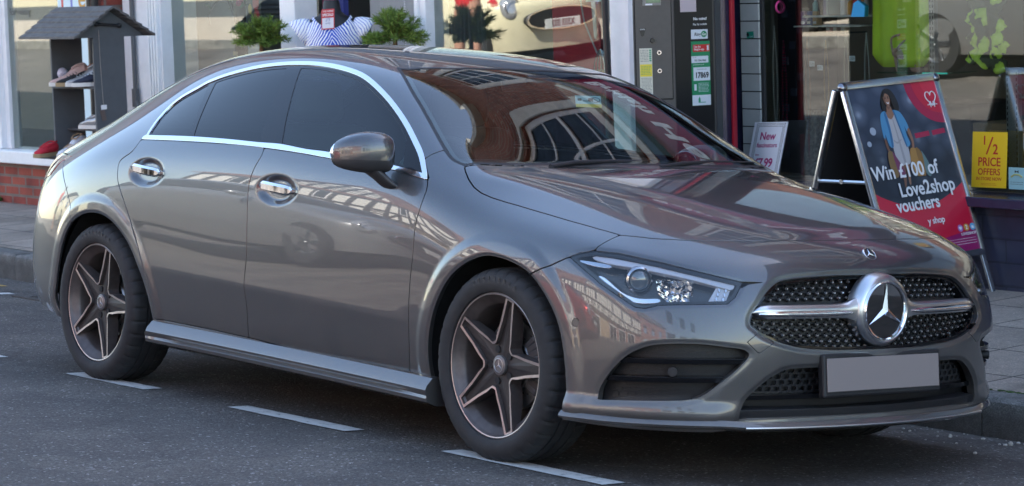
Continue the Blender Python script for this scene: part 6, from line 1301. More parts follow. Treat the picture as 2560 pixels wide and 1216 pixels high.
shape('red_circle',arc(.215),PRED2,.0042); shape('red_circle',arc(.165),PRED,.0047); shape('red_circle',arc(.105),pmat('red_light',(.58,.02,.05)),.0052)
shape('red_sweep',[(-.3015,.017),(-.3015,.360)]+[(-.3015+.603*i/16,.262+.094*abs(-1+2*i/16)**1.7) for i in range(1,16)]+[(.3015,.356),(.3015,.017)],PRED,.0042)
shape('purple_foot',[(-.3015,.0175),(-.3015,.10),(0,.085),(.3015,.12),(.3015,.0175)],pmat('plum',(.25,.01,.10)),.0047)
# woman with shopping bags, blurred lights behind her
SKN=pmat('skin',(.26,.125,.075)); SKD=pmat('skin_shade',(.17,.075,.045)); BLU=pmat('blue',(.07,.24,.42)); BLD=pmat('blue_deep',(.03,.12,.25)); DRS=pmat('dress',(.42,.40,.41)); DRD=pmat('dress_fold',(.30,.285,.30)); HRR=pmat('hair',(.014,.009,.007))
fig=[('hair',[(-.082,.838),(-.062,.858),(-.035,.864),(-.010,.852),(.006,.826),(.016,.79),(.014,.757),(-.006,.742),(-.030,.752),(-.072,.745),(-.098,.752),(-.104,.785),(-.094,.815)],HRR),
('leg',[(-.078,.50),(-.050,.50),(-.055,.45),(-.066,.405),(-.078,.372),(-.088,.372),(-.082,.42)],SKD),('leg',[(-.050,.50),(-.020,.50),(-.026,.455),(-.036,.41),(-.044,.38),(-.054,.385),(-.050,.43)],SKN),
('dress',[(-.092,.735),(-.062,.715),(-.030,.738),(-.018,.69),(-.012,.64),(.000,.585),(.002,.535),(-.008,.484),(-.045,.478),(-.086,.484),(-.096,.535),(-.094,.59),(-.084,.64),(-.088,.69)],DRS),('dress_fold',[(-.052,.70),(-.046,.70),(-.040,.60),(-.036,.49),(-.050,.488),(-.050,.60)],DRD),('dress_fold',[(-.080,.60),(-.060,.585),(-.030,.60),(-.032,.606),(-.060,.594),(-.078,.606)],DRD),
('neck',[(-.068,.775),(-.044,.775),(-.036,.748),(-.030,.735),(-.060,.708),(-.090,.735),(-.074,.750)],SKN),('neck_shade',[(-.066,.775),(-.046,.775),(-.050,.762),(-.062,.758)],SKD),
('shirt',[(-.122,.738),(-.096,.752),(-.084,.744),(-.080,.70),(-.082,.64),(-.092,.572),(-.118,.580),(-.126,.64),(-.134,.600),(-.142,.62),(-.136,.69)],BLU),('shirt_shade',[(-.098,.735),(-.086,.738),(-.084,.64),(-.094,.575),(-.104,.578),(-.096,.65)],BLD),
('shirt',[(-.036,.748),(-.020,.752),(.010,.738),(.030,.70),(.040,.655),(.022,.640),(.014,.668),(.014,.62),(.022,.578),(-.004,.566),(-.014,.62),(-.022,.69)],BLU),('shirt_shade',[(-.034,.742),(-.026,.744),(-.014,.66),(-.002,.572),(-.010,.570),(-.020,.64)],BLD),
('arm',[(.024,.642),(.040,.655),(.048,.61),(.046,.575),(.036,.548),(.026,.552),(.034,.585),(.030,.61)],SKN),('arm',[(-.140,.62),(-.130,.605),(-.128,.57),(-.120,.545),(-.130,.54),(-.142,.575)],SKD),
('face',[(-.076,.832),(-.062,.845),(-.046,.842),(-.036,.826),(-.036,.800),(-.044,.782),(-.056,.772),(-.067,.780),(-.076,.800)],SKN),('face_shade',[(-.076,.826),(-.070,.835),(-.066,.80),(-.060,.776),(-.068,.782),(-.076,.80)],SKD),('fringe',[(-.080,.830),(-.062,.850),(-.040,.846),(-.032,.822),(-.044,.834),(-.060,.838),(-.072,.822)],HRR),
('brow',[(-.070,.820),(-.062,.823),(-.058,.820),(-.063,.819)],HRR),('brow',[(-.052,.820),(-.044,.823),(-.040,.819),(-.046,.818)],HRR),('eye',[(-.068,.814),(-.064,.817),(-.059,.814),(-.064,.812)],HRR),('eye',[(-.051,.814),(-.047,.817),(-.042,.813),(-.047,.812)],HRR),('smile',[(-.064,.795),(-.055,.791),(-.046,.795),(-.050,.787),(-.056,.785),(-.061,.788)],PWHT),('curl',[(-.098,.80),(-.086,.81),(-.080,.785),(-.088,.755),(-.104,.76)],HRR),('curl',[(-.030,.81),(-.016,.81),(-.004,.78),(-.012,.75),(-.028,.762)],HRR),
('bag',[(.006,.548),(.044,.552),(.078,.520),(.070,.425),(.012,.415),(-.008,.470)],pmat('tan',(.36,.185,.045))),('bag_side',[(.044,.552),(.078,.520),(.070,.425),(.050,.42)],pmat('tan_dark',(.24,.12,.03))),('bag',[(.080,.535),(.112,.45),(.098,.405),(.072,.425),(.078,.50)],pmat('teal',(.11,.18,.18))),
('bag',[(-.146,.545),(-.118,.550),(-.104,.515),(-.112,.43),(-.146,.425),(-.156,.48)],pmat('brown',(.20,.115,.04))),('bag',[(-.116,.545),(-.098,.52),(-.070,.455),(-.075,.42),(-.108,.425)],pmat('plum_bag',(.17,.03,.09)))]
for i,(nm,p,mm) in enumerate(fig): shape(nm,p,mm,.0040+.00022*i,k=3)
for cx,cy,r in((-.20,.66,.020),(-.245,.60,.014)): shape('blurred_lamp',[(cx+r*math.cos(t),cy+r*math.sin(t)) for t in np.linspace(0,6.1,16)],pmat('lamp',(.34,.38,.45)),.0043)
for x0,x1,y0,y1 in((.07,.17,.60,.625),(.19,.28,.605,.63)): shape('blurred_sign',[(x0,y0),(x1,y0+.006),(x1,y1+.006),(x0,y1)],PRED2,.0043)
PT=lambda x,y:MA@Matrix.Translation((x,y,.0105))
text_mesh('lettering','Win £100 of',.098,PWHT,PO,.0004,'LEFT',.88,.0018,1.0,PT(-.288,.447)); text_mesh('lettering','Love2shop',.098,PWHT,PO,.0004,'LEFT',.88,.0018,1.0,PT(-.140,.352)); text_mesh('lettering','vouchers',.090,PWHT,PO,.0004,'LEFT',.88,.0018,1.0,PT(-.186,.277)); text_mesh('lettering','y shop',.046,PWHT,PO,.0003,'LEFT',1,.0006,.95,PT(-.008,.186))
heart_logo(PO,PT(.238,.792),.078,PWHT,.0028)
for i,(c,tx) in enumerate(((pmat('lilac',(.35,.16,.42)),''),(pmat('amber',(.55,.28,.05)),'2'),(pmat('sky',(.12,.35,.55)),''))):
    cx=.200+i*.042; shape('icon_disc',[(cx+.018*math.cos(t),.130+.018*math.sin(t)) for t in np.linspace(0,6.05,22)],c,.0055)
    if tx: text_mesh('lettering',tx,.030,PWHT,PO,.0002,'CENTER',1,.0006,1,MA@Matrix.Translation((cx,.130,.0066)))
shape('heart_icon',[(.2+x,.130+y) for x,y in heart_pts(.020,.020)],PWHT,.0062); shape('bag_icon',[(.276,.122),(.292,.122),(.290,.135),(.278,.135)],PWHT,.0062)
text_mesh('lettering','LOVE2SHOP',.019,PWHT,PO,.0002,'CENTER',1,.0003,1,PT(.242,.098)); printlines(PO,MA,.05,.285,.045,.083,3,PWHT,.0009,.0055)
# ------------------------------------------------------------------ things in the charity shop window
def box_thing(name,lab,cat,m,*a,**k): mb=MB(); mb.bx(*a,**k); return tag(mb.build(name,m),lab,cat)
SLT=mat('slat_grey',(.46,.48,.46),rough=.55,noise=.05,nscale=10)
sw=empty('slat_panel',(0,0,0),0,'pale grey slatted display panel between the red edging and the shop window','display panel')
mb=MB(); z=.556
while z<2.4: mb.bx(-.845,-.705,3.635,3.66,z,z+.089); z+=.0955
mb.build('slats',SLT,sw); mb=MB(); mb.bx(-.845,-.685,3.647,3.665,.556,2.44); mb.build('backing',mat('slat_groove',(.03,.03,.03),rough=.8),sw)
gc=empty('window_sticker',(0,0,0),0,'small green sticker on the pale grey slatted panel','sticker'); MG=FX(-.768,3.6335,1.338)@Matrix.Rotation(.06,4,'Z')
flat('card',MG,-.027,.027,-.018,.018,mat('sticker_teal',(.015,.24,.16),rough=.4),gc,.001); mb=MB(); mb.cyl((-.018,.002,.001),(-.018,.002,.0016),.010,n=16); inM(mb,MG).build('icon',PMB,gc); printlines(gc,MG,-.004,.024,-.014,-.006,2,LBL,.0009,.0012)
nf=empty('price_sign',(0,0,0),0,'white framed sign for new fascinators at £7.99 in the shop window','sign')
MN=FM((-.655,3.600,.612),(1,.02,.035),(.23,.06,.97)); 
flat('board',MN,-.125,.125,-.055,.265,mat('sign_white',(.80,.82,.86),rough=.35),nf,.006)
mb=MB()
for q in(.0,.008,.016):
    for a in((-.104+q,-.102+q,-.05,.258-q),(.112-q,.114-q,-.05,.258-q),(-.104+q,.114-q,.256-q,.258-q)): mb.bx(*a,.0062,.0066)
inM(mb,MN).build('border_lines',PMB,nf)
PNK=mat('print_magenta',(.40,.025,.16),rough=.5); tn=lambda x,y:MN@Matrix.Translation((x,y,.0066))
text_mesh('lettering','New',.060,PNK,nf,.0003,'CENTER',1,.0012,1,tn(-.005,.185)); text_mesh('lettering','fascinators',.036,PNK,nf,.0003,'CENTER',1,.0007,1,tn(.0,.135)); text_mesh('lettering','from',.014,PNK,nf,.0003,'LEFT',1,.0002,1,tn(-.075,.082)); text_mesh('lettering','£7.99',.070,PNK,nf,.0003,'CENTER',.95,.0016,.95,tn(-.005,.035))
yp=empty('poster',(0,0,0),0,'yellow half price offers poster standing in the shop window','poster'); MY=FM((.932,3.625,.580),(1,0,.010),(.03,.03,1))
flat('sheet',MY,-.113,.113,0,.276,mat('poster_yellow',(.80,.50,.015),rough=.45),yp,.002); ty=lambda x,y:MY@Matrix.Translation((x,y,.0022)); YR_=mat('print_red',(.50,.025,.02),rough=.5)
text_mesh('lettering','1',.062,YR_,yp,.0003,'CENTER',1,.0012,1,ty(-.034,.232)); text_mesh('lettering','2',.070,YR_,yp,.0003,'CENTER',1,.0012,1,ty(.038,.188)); mb=MB(); mb.box((.0,.208,.0024),(.009,.095,.0006),rot=(0,0,-.42)); inM(mb,MY).build('slash',YR_,yp)
text_mesh('lettering','PRICE',.060,YR_,yp,.0003,'CENTER',.96,.0010,1,ty(0,.126)); text_mesh('lettering','OFFERS',.046,YR_,yp,.0003,'CENTER',.96,.0007,1,ty(0,.077)); text_mesh('lettering','IN STORE NOW',.0235,YR_,yp,.0003,'CENTER',.98,.0003,1,ty(0,.043)); printlines(yp,MY,-.05,.05,.010,.024,2,YR_,.0009,.0023)
yp2=copy_tree(yp); yp2['label']='yellow half price offers poster high in the shop window above the frame'; yp2.location=(.75,-.005,1.35); yp2.scale=(1,1,1)
for o_ in (yp,yp2): o_['group']='half price posters'
bc=empty('gift_card',(0,0,0),0,'small pale blue card in the shop window right of the yellow poster','card'); MC=FX(1.118,3.622,.580); flat('sheet',MC,-.052,.055,0,.107,mat('card_blue',(.30,.50,.50),rough=.5),bc,.002); printlines(bc,MC,-.04,.04,.02,.04,2,PRN,.0012,.0023); mb=MB(); mb.prism([(-.012,.094),(0,.088),(.012,.094),(.012,.080),(0,.086),(-.012,.080)],(0,0),'xy',.0022,.0004); inM(mb,MC).build('bow',PMB,bc); mb=MB(); mb.tube([(-.035,.060,.0024),(-.015,.072,.0024),(.015,.072,.0024),(.035,.060,.0024)],.004,6); inM(mb,MC).build('ribbon_print',mat('ribbon_gold',(.42,.40,.12),rough=.5),bc)
# dark display tower with bead strings
tw=empty('display_tower',(0,0,0),0,'black display tower hung with bead strings at the left of the shop window','display stand'); mb=MB(); mb.bx(-.725,-.49,3.80,4.02,.58,2.2); mb.build('tower',mat('tower_black',(.012,.010,.012),rough=.5),tw)
mb=MB()
for i in range(16): mb.bx(-.69+(i%3)*.06,-.645+(i%3)*.06,3.792,3.80,.66+i*.085,.70+i*.085)
mb.build('hanging_cards',mat('card_dull',(.05,.05,.075),rough=.5),tw)
def beads(x,y,z0,z1,m,lab,r=.0045,loop=.02):
    mb=MB(); n=int((z1-z0)/(r*2.6))
    for s in(-1,1):
        for i in range(n): t=i/n; mb.sph((x+s*loop*math.sin(math.pi*min(1,t*1.0))*.8,y,z1-(z1-z0)*t),r,6,4)
    tag(mb.build('bead_string',m),lab,'necklace','bead strings hanging in the shop window')
beads(-.655,3.705,.80,1.38,mat('bead_pearl',(.6,.58,.55),rough=.2,coat=1),'pearl bead string hanging on the black tower')
beads(-.585,3.705,.70,1.30,mat('bead_garnet',(.16,.01,.03),rough=.2,coat=1),'dark red bead string hanging on the black tower',.006)
beads(-.42,3.72,.78,1.32,mat('bead_copper',(.22,.09,.04),rough=.2,coat=1),'copper bead string hanging beside the black tower')
beads(-.13,3.72,.88,1.36,mat('bead_cream',(.55,.48,.32),rough=.2,coat=1),'cream bead string hanging in the middle of the window')
beads(.02,3.72,.90,1.34,mat('bead_clear',(.45,.47,.47),rough=.1,coat=1),'clear bead string hanging left of the lime green dress')
beads(-.28,3.72,.86,1.30,mat('bead_amber',(.35,.20,.05),rough=.2,coat=1),'amber bead string hanging left of the cream one')
bg=empty('bangle',(-.60,3.70,1.485),0,'bright pink bangle hanging on the black tower','bangle'); mb=MB(); mb.lathe([(.030+.006*math.cos(a),.006*math.sin(a)) for a in np.linspace(0,2*math.pi,9)[:-1]],'x',n=28,closed=True); mb.build('ring',mat('pink_plastic',(.60,.05,.22),rough=.3),bg,True,80)
pk=empty('patterned_cloth',(0,0,0),0,'grey brown patterned cloth draped low behind the A-board','cloth')
mb=MB(); 
for i in range(12): mb.tube([(-.44+i*.032,3.72+.012*(i%2),.58),(-.44+i*.032+random.uniform(-.01,.01),3.73+.012*(i%2),.74),(-.44+i*.032,3.74+.012*(i%2),.93)],[.022,.019,.016],8)
mb.build('folds',mat('cloth_pattern',(.15,.135,.115),rough=.9,noise=.9,nscale=55),pk,True,70)
rb=box_thing('gift_box','dull red box behind the fascinators sign','box',mat('box_red',(.20,.035,.04),rough=.7),-.49,-.42,3.72,3.80,.58,.80,bev=.004)
sh=empty('wall_shelf',(0,0,0),0,'white two tier shelf of small goods at the top of the shop window','shelf'); mb=MB(); mb.bx(-.45,.03,3.72,3.92,1.426,1.436); mb.bx(-.52,-.02,3.72,3.92,1.375,1.382); mb.bx(-.28,-.268,3.73,3.90,1.44,1.62); mb.build('board',mat('shelf_white',(.6,.6,.58),rough=.4),sh)
goods=[(-.43,'teal',(.25,.45,.42),'pale teal jar on the shelf top tier'),(-.385,'black',(.02,.02,.025),'black bottle on the shelf top tier'),(-.34,'lilac',(.40,.35,.48),'lilac bottle on the shelf top tier'),(-.225,'white',(.6,.6,.6),'white tub on the shelf top tier'),(-.165,'orange',(.55,.25,.03),'orange carton on the shelf top tier'),(-.12,'scarlet',(.5,.04,.03),'scarlet carton on the shelf top tier'),(-.06,'blush',(.5,.42,.40),'blush coloured tub on the shelf top tier')]
for i,(x,nm,c,lab) in enumerate(goods):
    o=empty('toiletry',(x,3.80,1.437),0,lab,'bottle','small goods on the shop shelf'); mb=MB(); r=.017+.004*(i%3); h=.06+.018*((i*7)%4); mb.lathe([(0,0),(r,0),(r,h),(r*.5,h+.012),(r*.5,h+.02)],'z',n=18); mb.build('bottle',mat('goods_'+nm,c,rough=.3),o,True,40); mb=MB(); mb.cyl((0,0,h+.016),(0,0,h+.038),r*.55,n=14); mb.build('cap',mat('goods_cap',(.55,.55,.55),rough=.3),o)
for i,(x,nm,c,lab) in enumerate([(-.49,'purple',(.2,.12,.28),'purple tin on the shelf lower tier'),(-.445,'blue',(.05,.10,.30),'blue and red packet on the shelf lower tier'),(-.40,'tan',(.45,.30,.15),'tan stick packet on the shelf lower tier'),(-.30,'rose',(.5,.18,.26),'rose pink soap on the shelf lower tier'),(-.25,'pale',(.55,.38,.42),'pale pink soap on the shelf lower tier'),(-.19,'cream',(.55,.48,.42),'cream soap on the shelf lower tier')]):
    o=empty('toiletry',(x,3.78,1.383-(.035 if i>2 else 0)),0,lab,'packet','small goods on the shop shelf'); mb=MB(); mb.bx(-.017,.017,-.02,.02,0,.032 if i>2 else .075,.004); mb.build('packet',mat('goods_'+nm,c,rough=.35),o); mb=MB(); mb.bx(-.012,.012,-.0215,-.020,.008,.022); mb.build('label',LBL,o)
mb=MB(); mb.bx(-.34,-.15,3.70,3.90,1.338,1.347); tag(mb.build('shelf',mat('shelf_glass_dark',(.05,.06,.06),rough=.15)),'short dark shelf holding pink soaps at the window top','shelf')
bb=empty('handbag',(-.005,3.70,1.428),0,'small bright blue bag hanging left of the lime green dress','bag'); mb=MB(); mb.prism([(-.05,0),(.045,.0),(.050,.055),(.0,.085),(-.03,.07)],(0,0),'xz',-.015,.03); mb.build('pouch',mat('bag_blue',(.01,.25,.48),rough=.5),bb); mb=MB(); mb.tube([(.02,0,.08),(.05,0,.16),(.04,0,.25)],.008,6); mb.build('strap',mat('strap_orange',(.65,.16,.04),rough=.5),bb)
LIME=mat('cloth_lime',(.52,.72,.04),rough=.8,noise=.1,nscale=6)
ld=empty('dress',(0,0,0),0,'plain lime green dress hanging in the shop window','dress'); V=[];F=[]
nx,nz=26,14
for k in range(nz):
    for i in range(nx):
        t=i/(nx-1); q=k/(nz-1); zz=1.165+q*.62-(.03*(1-q)*abs(2*t-1)**6*-1); V.append((.055+t*.40+(.5-q)*.015*(1 if t>.5 else -1),3.735+.012*math.sin(t*19)*(1-q*.6),zz+.035*(1-q)*abs(2*t-1)**8))
for k in range(nz-1):
    for i in range(nx-1): F.append((k*nx+i,k*nx+i+1,(k+1)*nx+i+1,(k+1)*nx+i))
o=raw('skirt',V,F,LIME,ld,smooth=True); s=o.modifiers.new('t','SOLIDIFY'); s.thickness=.01
m,nt,b=nodes_mat('scarf_pattern'); tc=N(nt,'ShaderNodeTexCoord'); n=N(nt,'ShaderNodeTexVoronoi'); n.inputs['Scale'].default_value=14; nt.links.new(tc.outputs['Object'],n.inputs['Vector']); n2=N(nt,'ShaderNodeTexNoise'); n2.inputs['Scale'].default_value=22; nt.links.new(tc.outputs['Object'],n2.inputs['Vector']); ad=N(nt,'ShaderNodeMath',operation='MULTIPLY_ADD'); nt.links.new(n2.outputs[0],ad.inputs[0]); ad.inputs[1].default_value=.85; nt.links.new(n.outputs['Distance'],ad.inputs[2]); r=ramp(nt,ad.outputs[0],[(.45,(.72,.88,.20)),(.80,(.52,.74,.07)),(.93,(.42,.58,.06)),(.96,(.03,.05,.02)),(1,(.05,.06,.03))]); nt.links.new(r.outputs[0],b.inputs['Base Color']); b.inputs['Roughness'].default_value=.8
sc_=empty('scarf',(0,0,0),0,'lime and black patterned scarf with a ragged edge hanging right of the dress','scarf'); V=[];F=[]; nx,nz=22,40
for k in range(nz):
    q=k/(nz-1); zz=1.165+q*.50; w=.115+.02*math.sin(q*31)+.012*math.sin(q*77)-.03*(1-q)*0; c=.830+.008*math.sin(q*9)
    for i in range(nx): t=i/(nx-1); V.append((c-w+2*w*t,3.73+.010*math.sin(t*14+q*3),zz-.030*(1-q)*(t-.5)*2-.01*math.sin(t*17)*(1-q)))
for k in range(nz-1):
    for i in range(nx-1): F.append((k*nx+i,k*nx+i+1,(k+1)*nx+i+1,(k+1)*nx+i))
o=raw('fabric',V,F,m,sc_,smooth=True); s=o.modifiers.new('t','SOLIDIFY'); s.thickness=.004
UPR=mat('upright_grey',(.24,.25,.26),rough=.4,metal=.6)
def upright(x0,x1,y,z0,z1,lab):
    u=empty('shelf_upright',(0,0,0),0,lab,'shelf upright','shelf uprights in the shop window'); mb=MB(); mb.bx(x0,x1,y,y+.03,z0,z1,.002); mb.build('channel',UPR,u); mb=MB(); z=z0+.02
    while z<z1-.02: mb.bx(x0+.006,x0+.012,y-.001,y,z,z+.016); mb.bx(x1-.012,x1-.006,y-.001,y,z,z+.016); z+=.028
    mb.build('slots',VOID,u)
upright(.985,1.062,3.70,.58,1.16,'wide grey slotted upright behind the yellow poster'); upright(.480,.515,3.70,1.14,2.0,'slim grey slotted upright between dress and scarf')
cb=box_thing('cardboard_box','brown cardboard box behind the yellow poster','box',mat('cardboard',(.26,.17,.10),rough=.85,noise=.1,nscale=12),.72,1.05,3.75,4.05,.58,.89,bev=.003)
mb=MB(); mb.prism([(.60,.58),(.98,1.06),(.98,.58)],(0,0),'xz',4.10,.03); tag(mb.build('cardboard_sheet',mat('cardboard_dark',(.20,.14,.08),rough=.85)),'cardboard sheet leaning behind the brown box','cardboard')
gl=empty('glass_shelf',(0,0,0),0,'glass shelf with a green edge under the lime green dress','shelf'); mb=MB(); mb.bx(.13,.62,3.68,3.90,1.135,1.143); mb.build('pane',glassmat('shelf_glass',(.75,.92,.85),f0=.06),gl); mb=MB(); mb.bx(.45,.62,3.677,3.68,1.135,1.143); mb.build('edge',mat('glass_edge',(.02,.42,.26),rough=.2),gl)
# high-heeled sandal on the glass shelf
hs=empty('sandal',(.30,3.76,1.1435),math.radians(20),'beige strappy high heeled sandal on the glass shelf','shoe'); NUDE=mat('shoe_nude',(.42,.27,.22),rough=.4)
mb=MB(); mb.tube([(.10,0,.008),(.06,0,.010),(.02,0,.022),(-.04,0,.080),(-.08,0,.098),(-.10,0,.10)],[.022,.034,.030,.022,.028,.02],10); mb.build('sole',NUDE,hs,True,60); mb=MB(); mb.cyl((-.088,0,.095),(-.082,0,.0),.013,.005,10); mb.build('heel',NUDE,hs)
for a in([(.075,-.034,.015),(.065,0,.055),(.055,.034,.015)],[(.035,-.03,.025),(.02,0,.075),(.035,.03,.025)],[(-.085,-.026,.10),(-.03,-.03,.155),(.0,0,.165),(-.03,.03,.155),(-.085,.026,.10)],[(-.095,-.02,.10),(-.11,0,.17),(-.06,0,.19)]): mb=MB(); mb.tube(smooth_poly(a,False,4),.006,8); mb.build('strap',NUDE,hs,True,60)
cardT=[(-.36,1.18,'small white price card hanging above the bead strings'),(-.06,1.21,'white price card propped left of the dress'),(-.30,1.16,'yellow edged price card in the dark part of the window')]
for x,z,lab in cardT:
    o=empty('price_card',(0,0,0),0,lab,'price card','price cards in the shop window'); M2=FX(x,3.695,z)@Matrix.Rotation(random.uniform(-.1,.1),4,'Z'); flat('card',M2,-.02,.02,-.014,.014,LBL,o,.001); printlines(o,M2,-.015,.015,-.008,.008,3,PRN,.001,.0012)
hb2=mat('hessian',(.16,.12,.08),rough=.9,noise=.4,nscale=30)
box_thing('storage_crate','dark storage crate low behind the shop glass','crate',mat('crate_dark',(.035,.032,.03),rough=.7),-.30,.30,4.2,4.7,.58,.95,bev=.01)

# ------------------------------------------------------------------ topiary trees outside the fashion shop
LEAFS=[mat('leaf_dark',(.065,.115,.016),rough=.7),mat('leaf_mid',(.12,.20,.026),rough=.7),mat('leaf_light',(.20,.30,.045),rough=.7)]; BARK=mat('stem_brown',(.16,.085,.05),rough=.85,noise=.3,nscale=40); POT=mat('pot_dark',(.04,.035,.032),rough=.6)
def topiary(x,y,zc,rx,rz,lab,seed):
    r=random.Random(seed); zb=pave_z(y); t=empty('topiary_tree',(x,y,zb),0,lab,'potted tree','topiary trees outside the fashion shop')
    mb=MB(); mb.lathe([(0,0),(.11,0),(.15,.28),(.16,.30),(.135,.30),(.13,.27),(0,.27)],'z',n=24); mb.build('pot',POT,t,True,40)
    h=zc-zb; mb=MB(); mb.tube([(0,0,.25),(.004,.003,h*.6),(0,0,h-.02)],[.019,.016,.014],10)
    V=[];F=[];MI=[]
    for b in range(46):
        a=r.uniform(0,6.283); el=r.uniform(-.45,1.35); d=Vector((math.cos(a)*math.cos(el),math.sin(a)*math.cos(el),math.sin(el)*rz/rx*1.1)); tip=d*rx*r.uniform(.70,1.05)
        if el<.2: tip.z-=.03
        base=Vector((0,0,h-.05+.03*r.random())); P1=base+tip*.45+Vector((0,0,.02)); P2=Vector((0,0,h))+tip
        mb.tube([base,P1,P2],[.005,.0035,.001],5)
        for k in range(26):
            q=.25+.75*k/25; c=base.lerp(P1,q/.5) if q<.5 else P1.lerp(P2,(q-.5)/.5)
            for s in range(7):
                dd=(tip.normalized()*r.uniform(.25,1.0)+Vector((r.gauss(0,.55),r.gauss(0,.55),r.gauss(.18,.45)))).normalized(); l=r.uniform(.026,.052); w=dd.cross(Vector((r.gauss(0,1),r.gauss(0,1),r.gauss(0,1)))).normalized()*.0020
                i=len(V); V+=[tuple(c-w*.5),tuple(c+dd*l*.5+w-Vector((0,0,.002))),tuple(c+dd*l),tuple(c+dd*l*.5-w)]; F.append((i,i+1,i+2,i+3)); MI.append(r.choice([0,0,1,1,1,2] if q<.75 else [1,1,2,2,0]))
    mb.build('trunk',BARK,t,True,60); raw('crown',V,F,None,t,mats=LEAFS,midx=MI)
topiary(-4.76,3.04,1.375,.185,.105,'feathery green topiary tree outside the window left of the mannequin',3); topiary(-3.29,3.06,1.385,.20,.12,'feathery green topiary tree to the right of the mannequin',8)
# ------------------------------------------------------------------ mannequin
MQ=empty('mannequin',(-3.87,3.0,pave_z(3.0)),math.radians(-36+90),'black dress form wearing a white and blue patterned top outside the shop','mannequin')
zo_=pave_z(3.0); MBK=mat('mannequin_black',(.012,.012,.014),rough=.55)
def ell(mb,sec,n=32):
    prev=None
    for (z,rx,ry,cy) in sec:
        ring=[mb.b.verts.new((rx*math.cos(2*math.pi*k/n),cy+ry*math.sin(2*math.pi*k/n),z-zo_)) for k in range(n)]
        if prev: 
            for k in range(n): mb.b.faces.new((prev[k],prev[(k+1)%n],ring[(k+1)%n],ring[k]))
        prev=ring
    return prev
mb=MB(); top=ell(mb,[(1.00,.13,.10,0),(1.12,.125,.095,0),(1.30,.155,.115,0),(1.42,.165,.095,0),(1.465,.145,.08,0),(1.492,.085,.062,.005),(1.515,.058,.056,.008),(1.565,.052,.052,.012),(1.585,.046,.046,.012)]); mb.b.faces.new(top); mb.build('bust',MBK,MQ,True,60)
mb=MB(); mb.cyl((0,0,.02),(0,0,.95),.017,n=12); mb.lathe([(0,0),(.17,0),(.17,.015),(.03,.03)],'z',n=28); mb.build('stand',mat('stand_chrome',(.5,.5,.52),rough=.2,metal=1),MQ,True,40)
m,nt,b=nodes_mat('top_pattern'); Ln=nt.links.new; tc=N(nt,'ShaderNodeTexCoord'); sp=N(nt,'ShaderNodeSeparateXYZ'); Ln(tc.outputs['Object'],sp.inputs[0]); ab=N(nt,'ShaderNodeMath',operation='ABSOLUTE'); Ln(sp.outputs[0],ab.inputs[0])
ma=N(nt,'ShaderNodeMath',operation='MULTIPLY_ADD'); Ln(ab.outputs[0],ma.inputs[0]); ma.inputs[1].default_value=1.5; Ln(sp.outputs[2],ma.inputs[2])
nn=N(nt,'ShaderNodeTexNoise'); nn.inputs['Scale'].default_value=9; nn.inputs['Detail'].default_value=3; Ln(tc.outputs['Object'],nn.inputs['Vector']); m3=N(nt,'ShaderNodeMath',operation='MULTIPLY_ADD'); Ln(nn.outputs[0],m3.inputs[0]); m3.inputs[1].default_value=.09; Ln(ma.outputs[0],m3.inputs[2])
m4=N(nt,'ShaderNodeMath',operation='MULTIPLY'); Ln(m3.outputs[0],m4.inputs[0]); m4.inputs[1].default_value=34; fr=N(nt,'ShaderNodeMath',operation='FRACT'); Ln(m4.outputs[0],fr.inputs[0])
mr=N(nt,'ShaderNodeMapRange'); mr.inputs[1].default_value=.02; mr.inputs[2].default_value=.16; mr.inputs[3].default_value=.70; mr.inputs[4].default_value=.20; Ln(ab.outputs[0],mr.inputs[0]); gt=N(nt,'ShaderNodeMath',operation='LESS_THAN'); Ln(fr.outputs[0],gt.inputs[0]); Ln(mr.outputs[0],gt.inputs[1])
mx=N(nt,'ShaderNodeMix',data_type='RGBA'); Ln(gt.outputs[0],mx.inputs['Factor']); mx.inputs['A'].default_value=(.82,.84,.86,1); mx.inputs['B'].default_value=(.03,.09,.50,1); Ln(mx.outputs['Result'],b.inputs['Base Color']); b.inputs['Roughness'].default_value=.85; TOPM=m
mb=MB(); ell(mb,[(.98,.165,.125,0),(1.12,.150,.112,0),(1.30,.170,.128,0),(1.40,.180,.113,0)])
n=32; base=[(.180*math.cos(2*math.pi*k/n),.113*math.sin(2*math.pi*k/n)) for k in range(n)]; prev=None
for q in range(5):
    f=q/4; ring=[]
    for k in range(n):
        a=2*math.pi*k/n; up_=abs(math.cos(a))**1.5; zt=1.40+f*(.012+.078*up_); sh=1-f*(.10+.26*up_); ring.append(mb.b.verts.new((base[k][0]*sh*(1 if abs(math.cos(a))<.5 else 1),base[k][1]*(1-f*.12),zt-zo_)))
    if prev:
        for k in range(n): mb.b.faces.new((prev[k],prev[(k+1)%n],ring[(k+1)%n],ring[k]))
    prev=ring
for s in(-1,1):
    pr=None
    for (cx,cz,r) in ((.118,1.432,.050),(.150,1.425,.062),(.190,1.405,.076),(.222,1.383,.086)):
        ring=[]
        for k in range(20):
            a=2*math.pi*k/20; ring.append(mb.b.verts.new((s*(cx+r*math.sin(a)*.55),r*math.cos(a)*.85,cz-zo_+r*math.sin(a)*.85)))
        if pr:
            for k in range(20): mb.b.faces.new((pr[k],pr[(k+1)%20],ring[(k+1)%20],ring[k]))
        pr=ring
o=mb.build('top',TOPM,MQ,True,70); s=o.modifiers.new('t','SOLIDIFY'); s.thickness=.004
sg=empty('price_sign',(0,0,0),0,"red and white this week's specials card hung on the mannequin's neck",'sign'); MS=FM((-3.790,2.915,1.470),(math.cos(math.radians(54)),math.sin(math.radians(54)),.04),(-.02,.05,1))
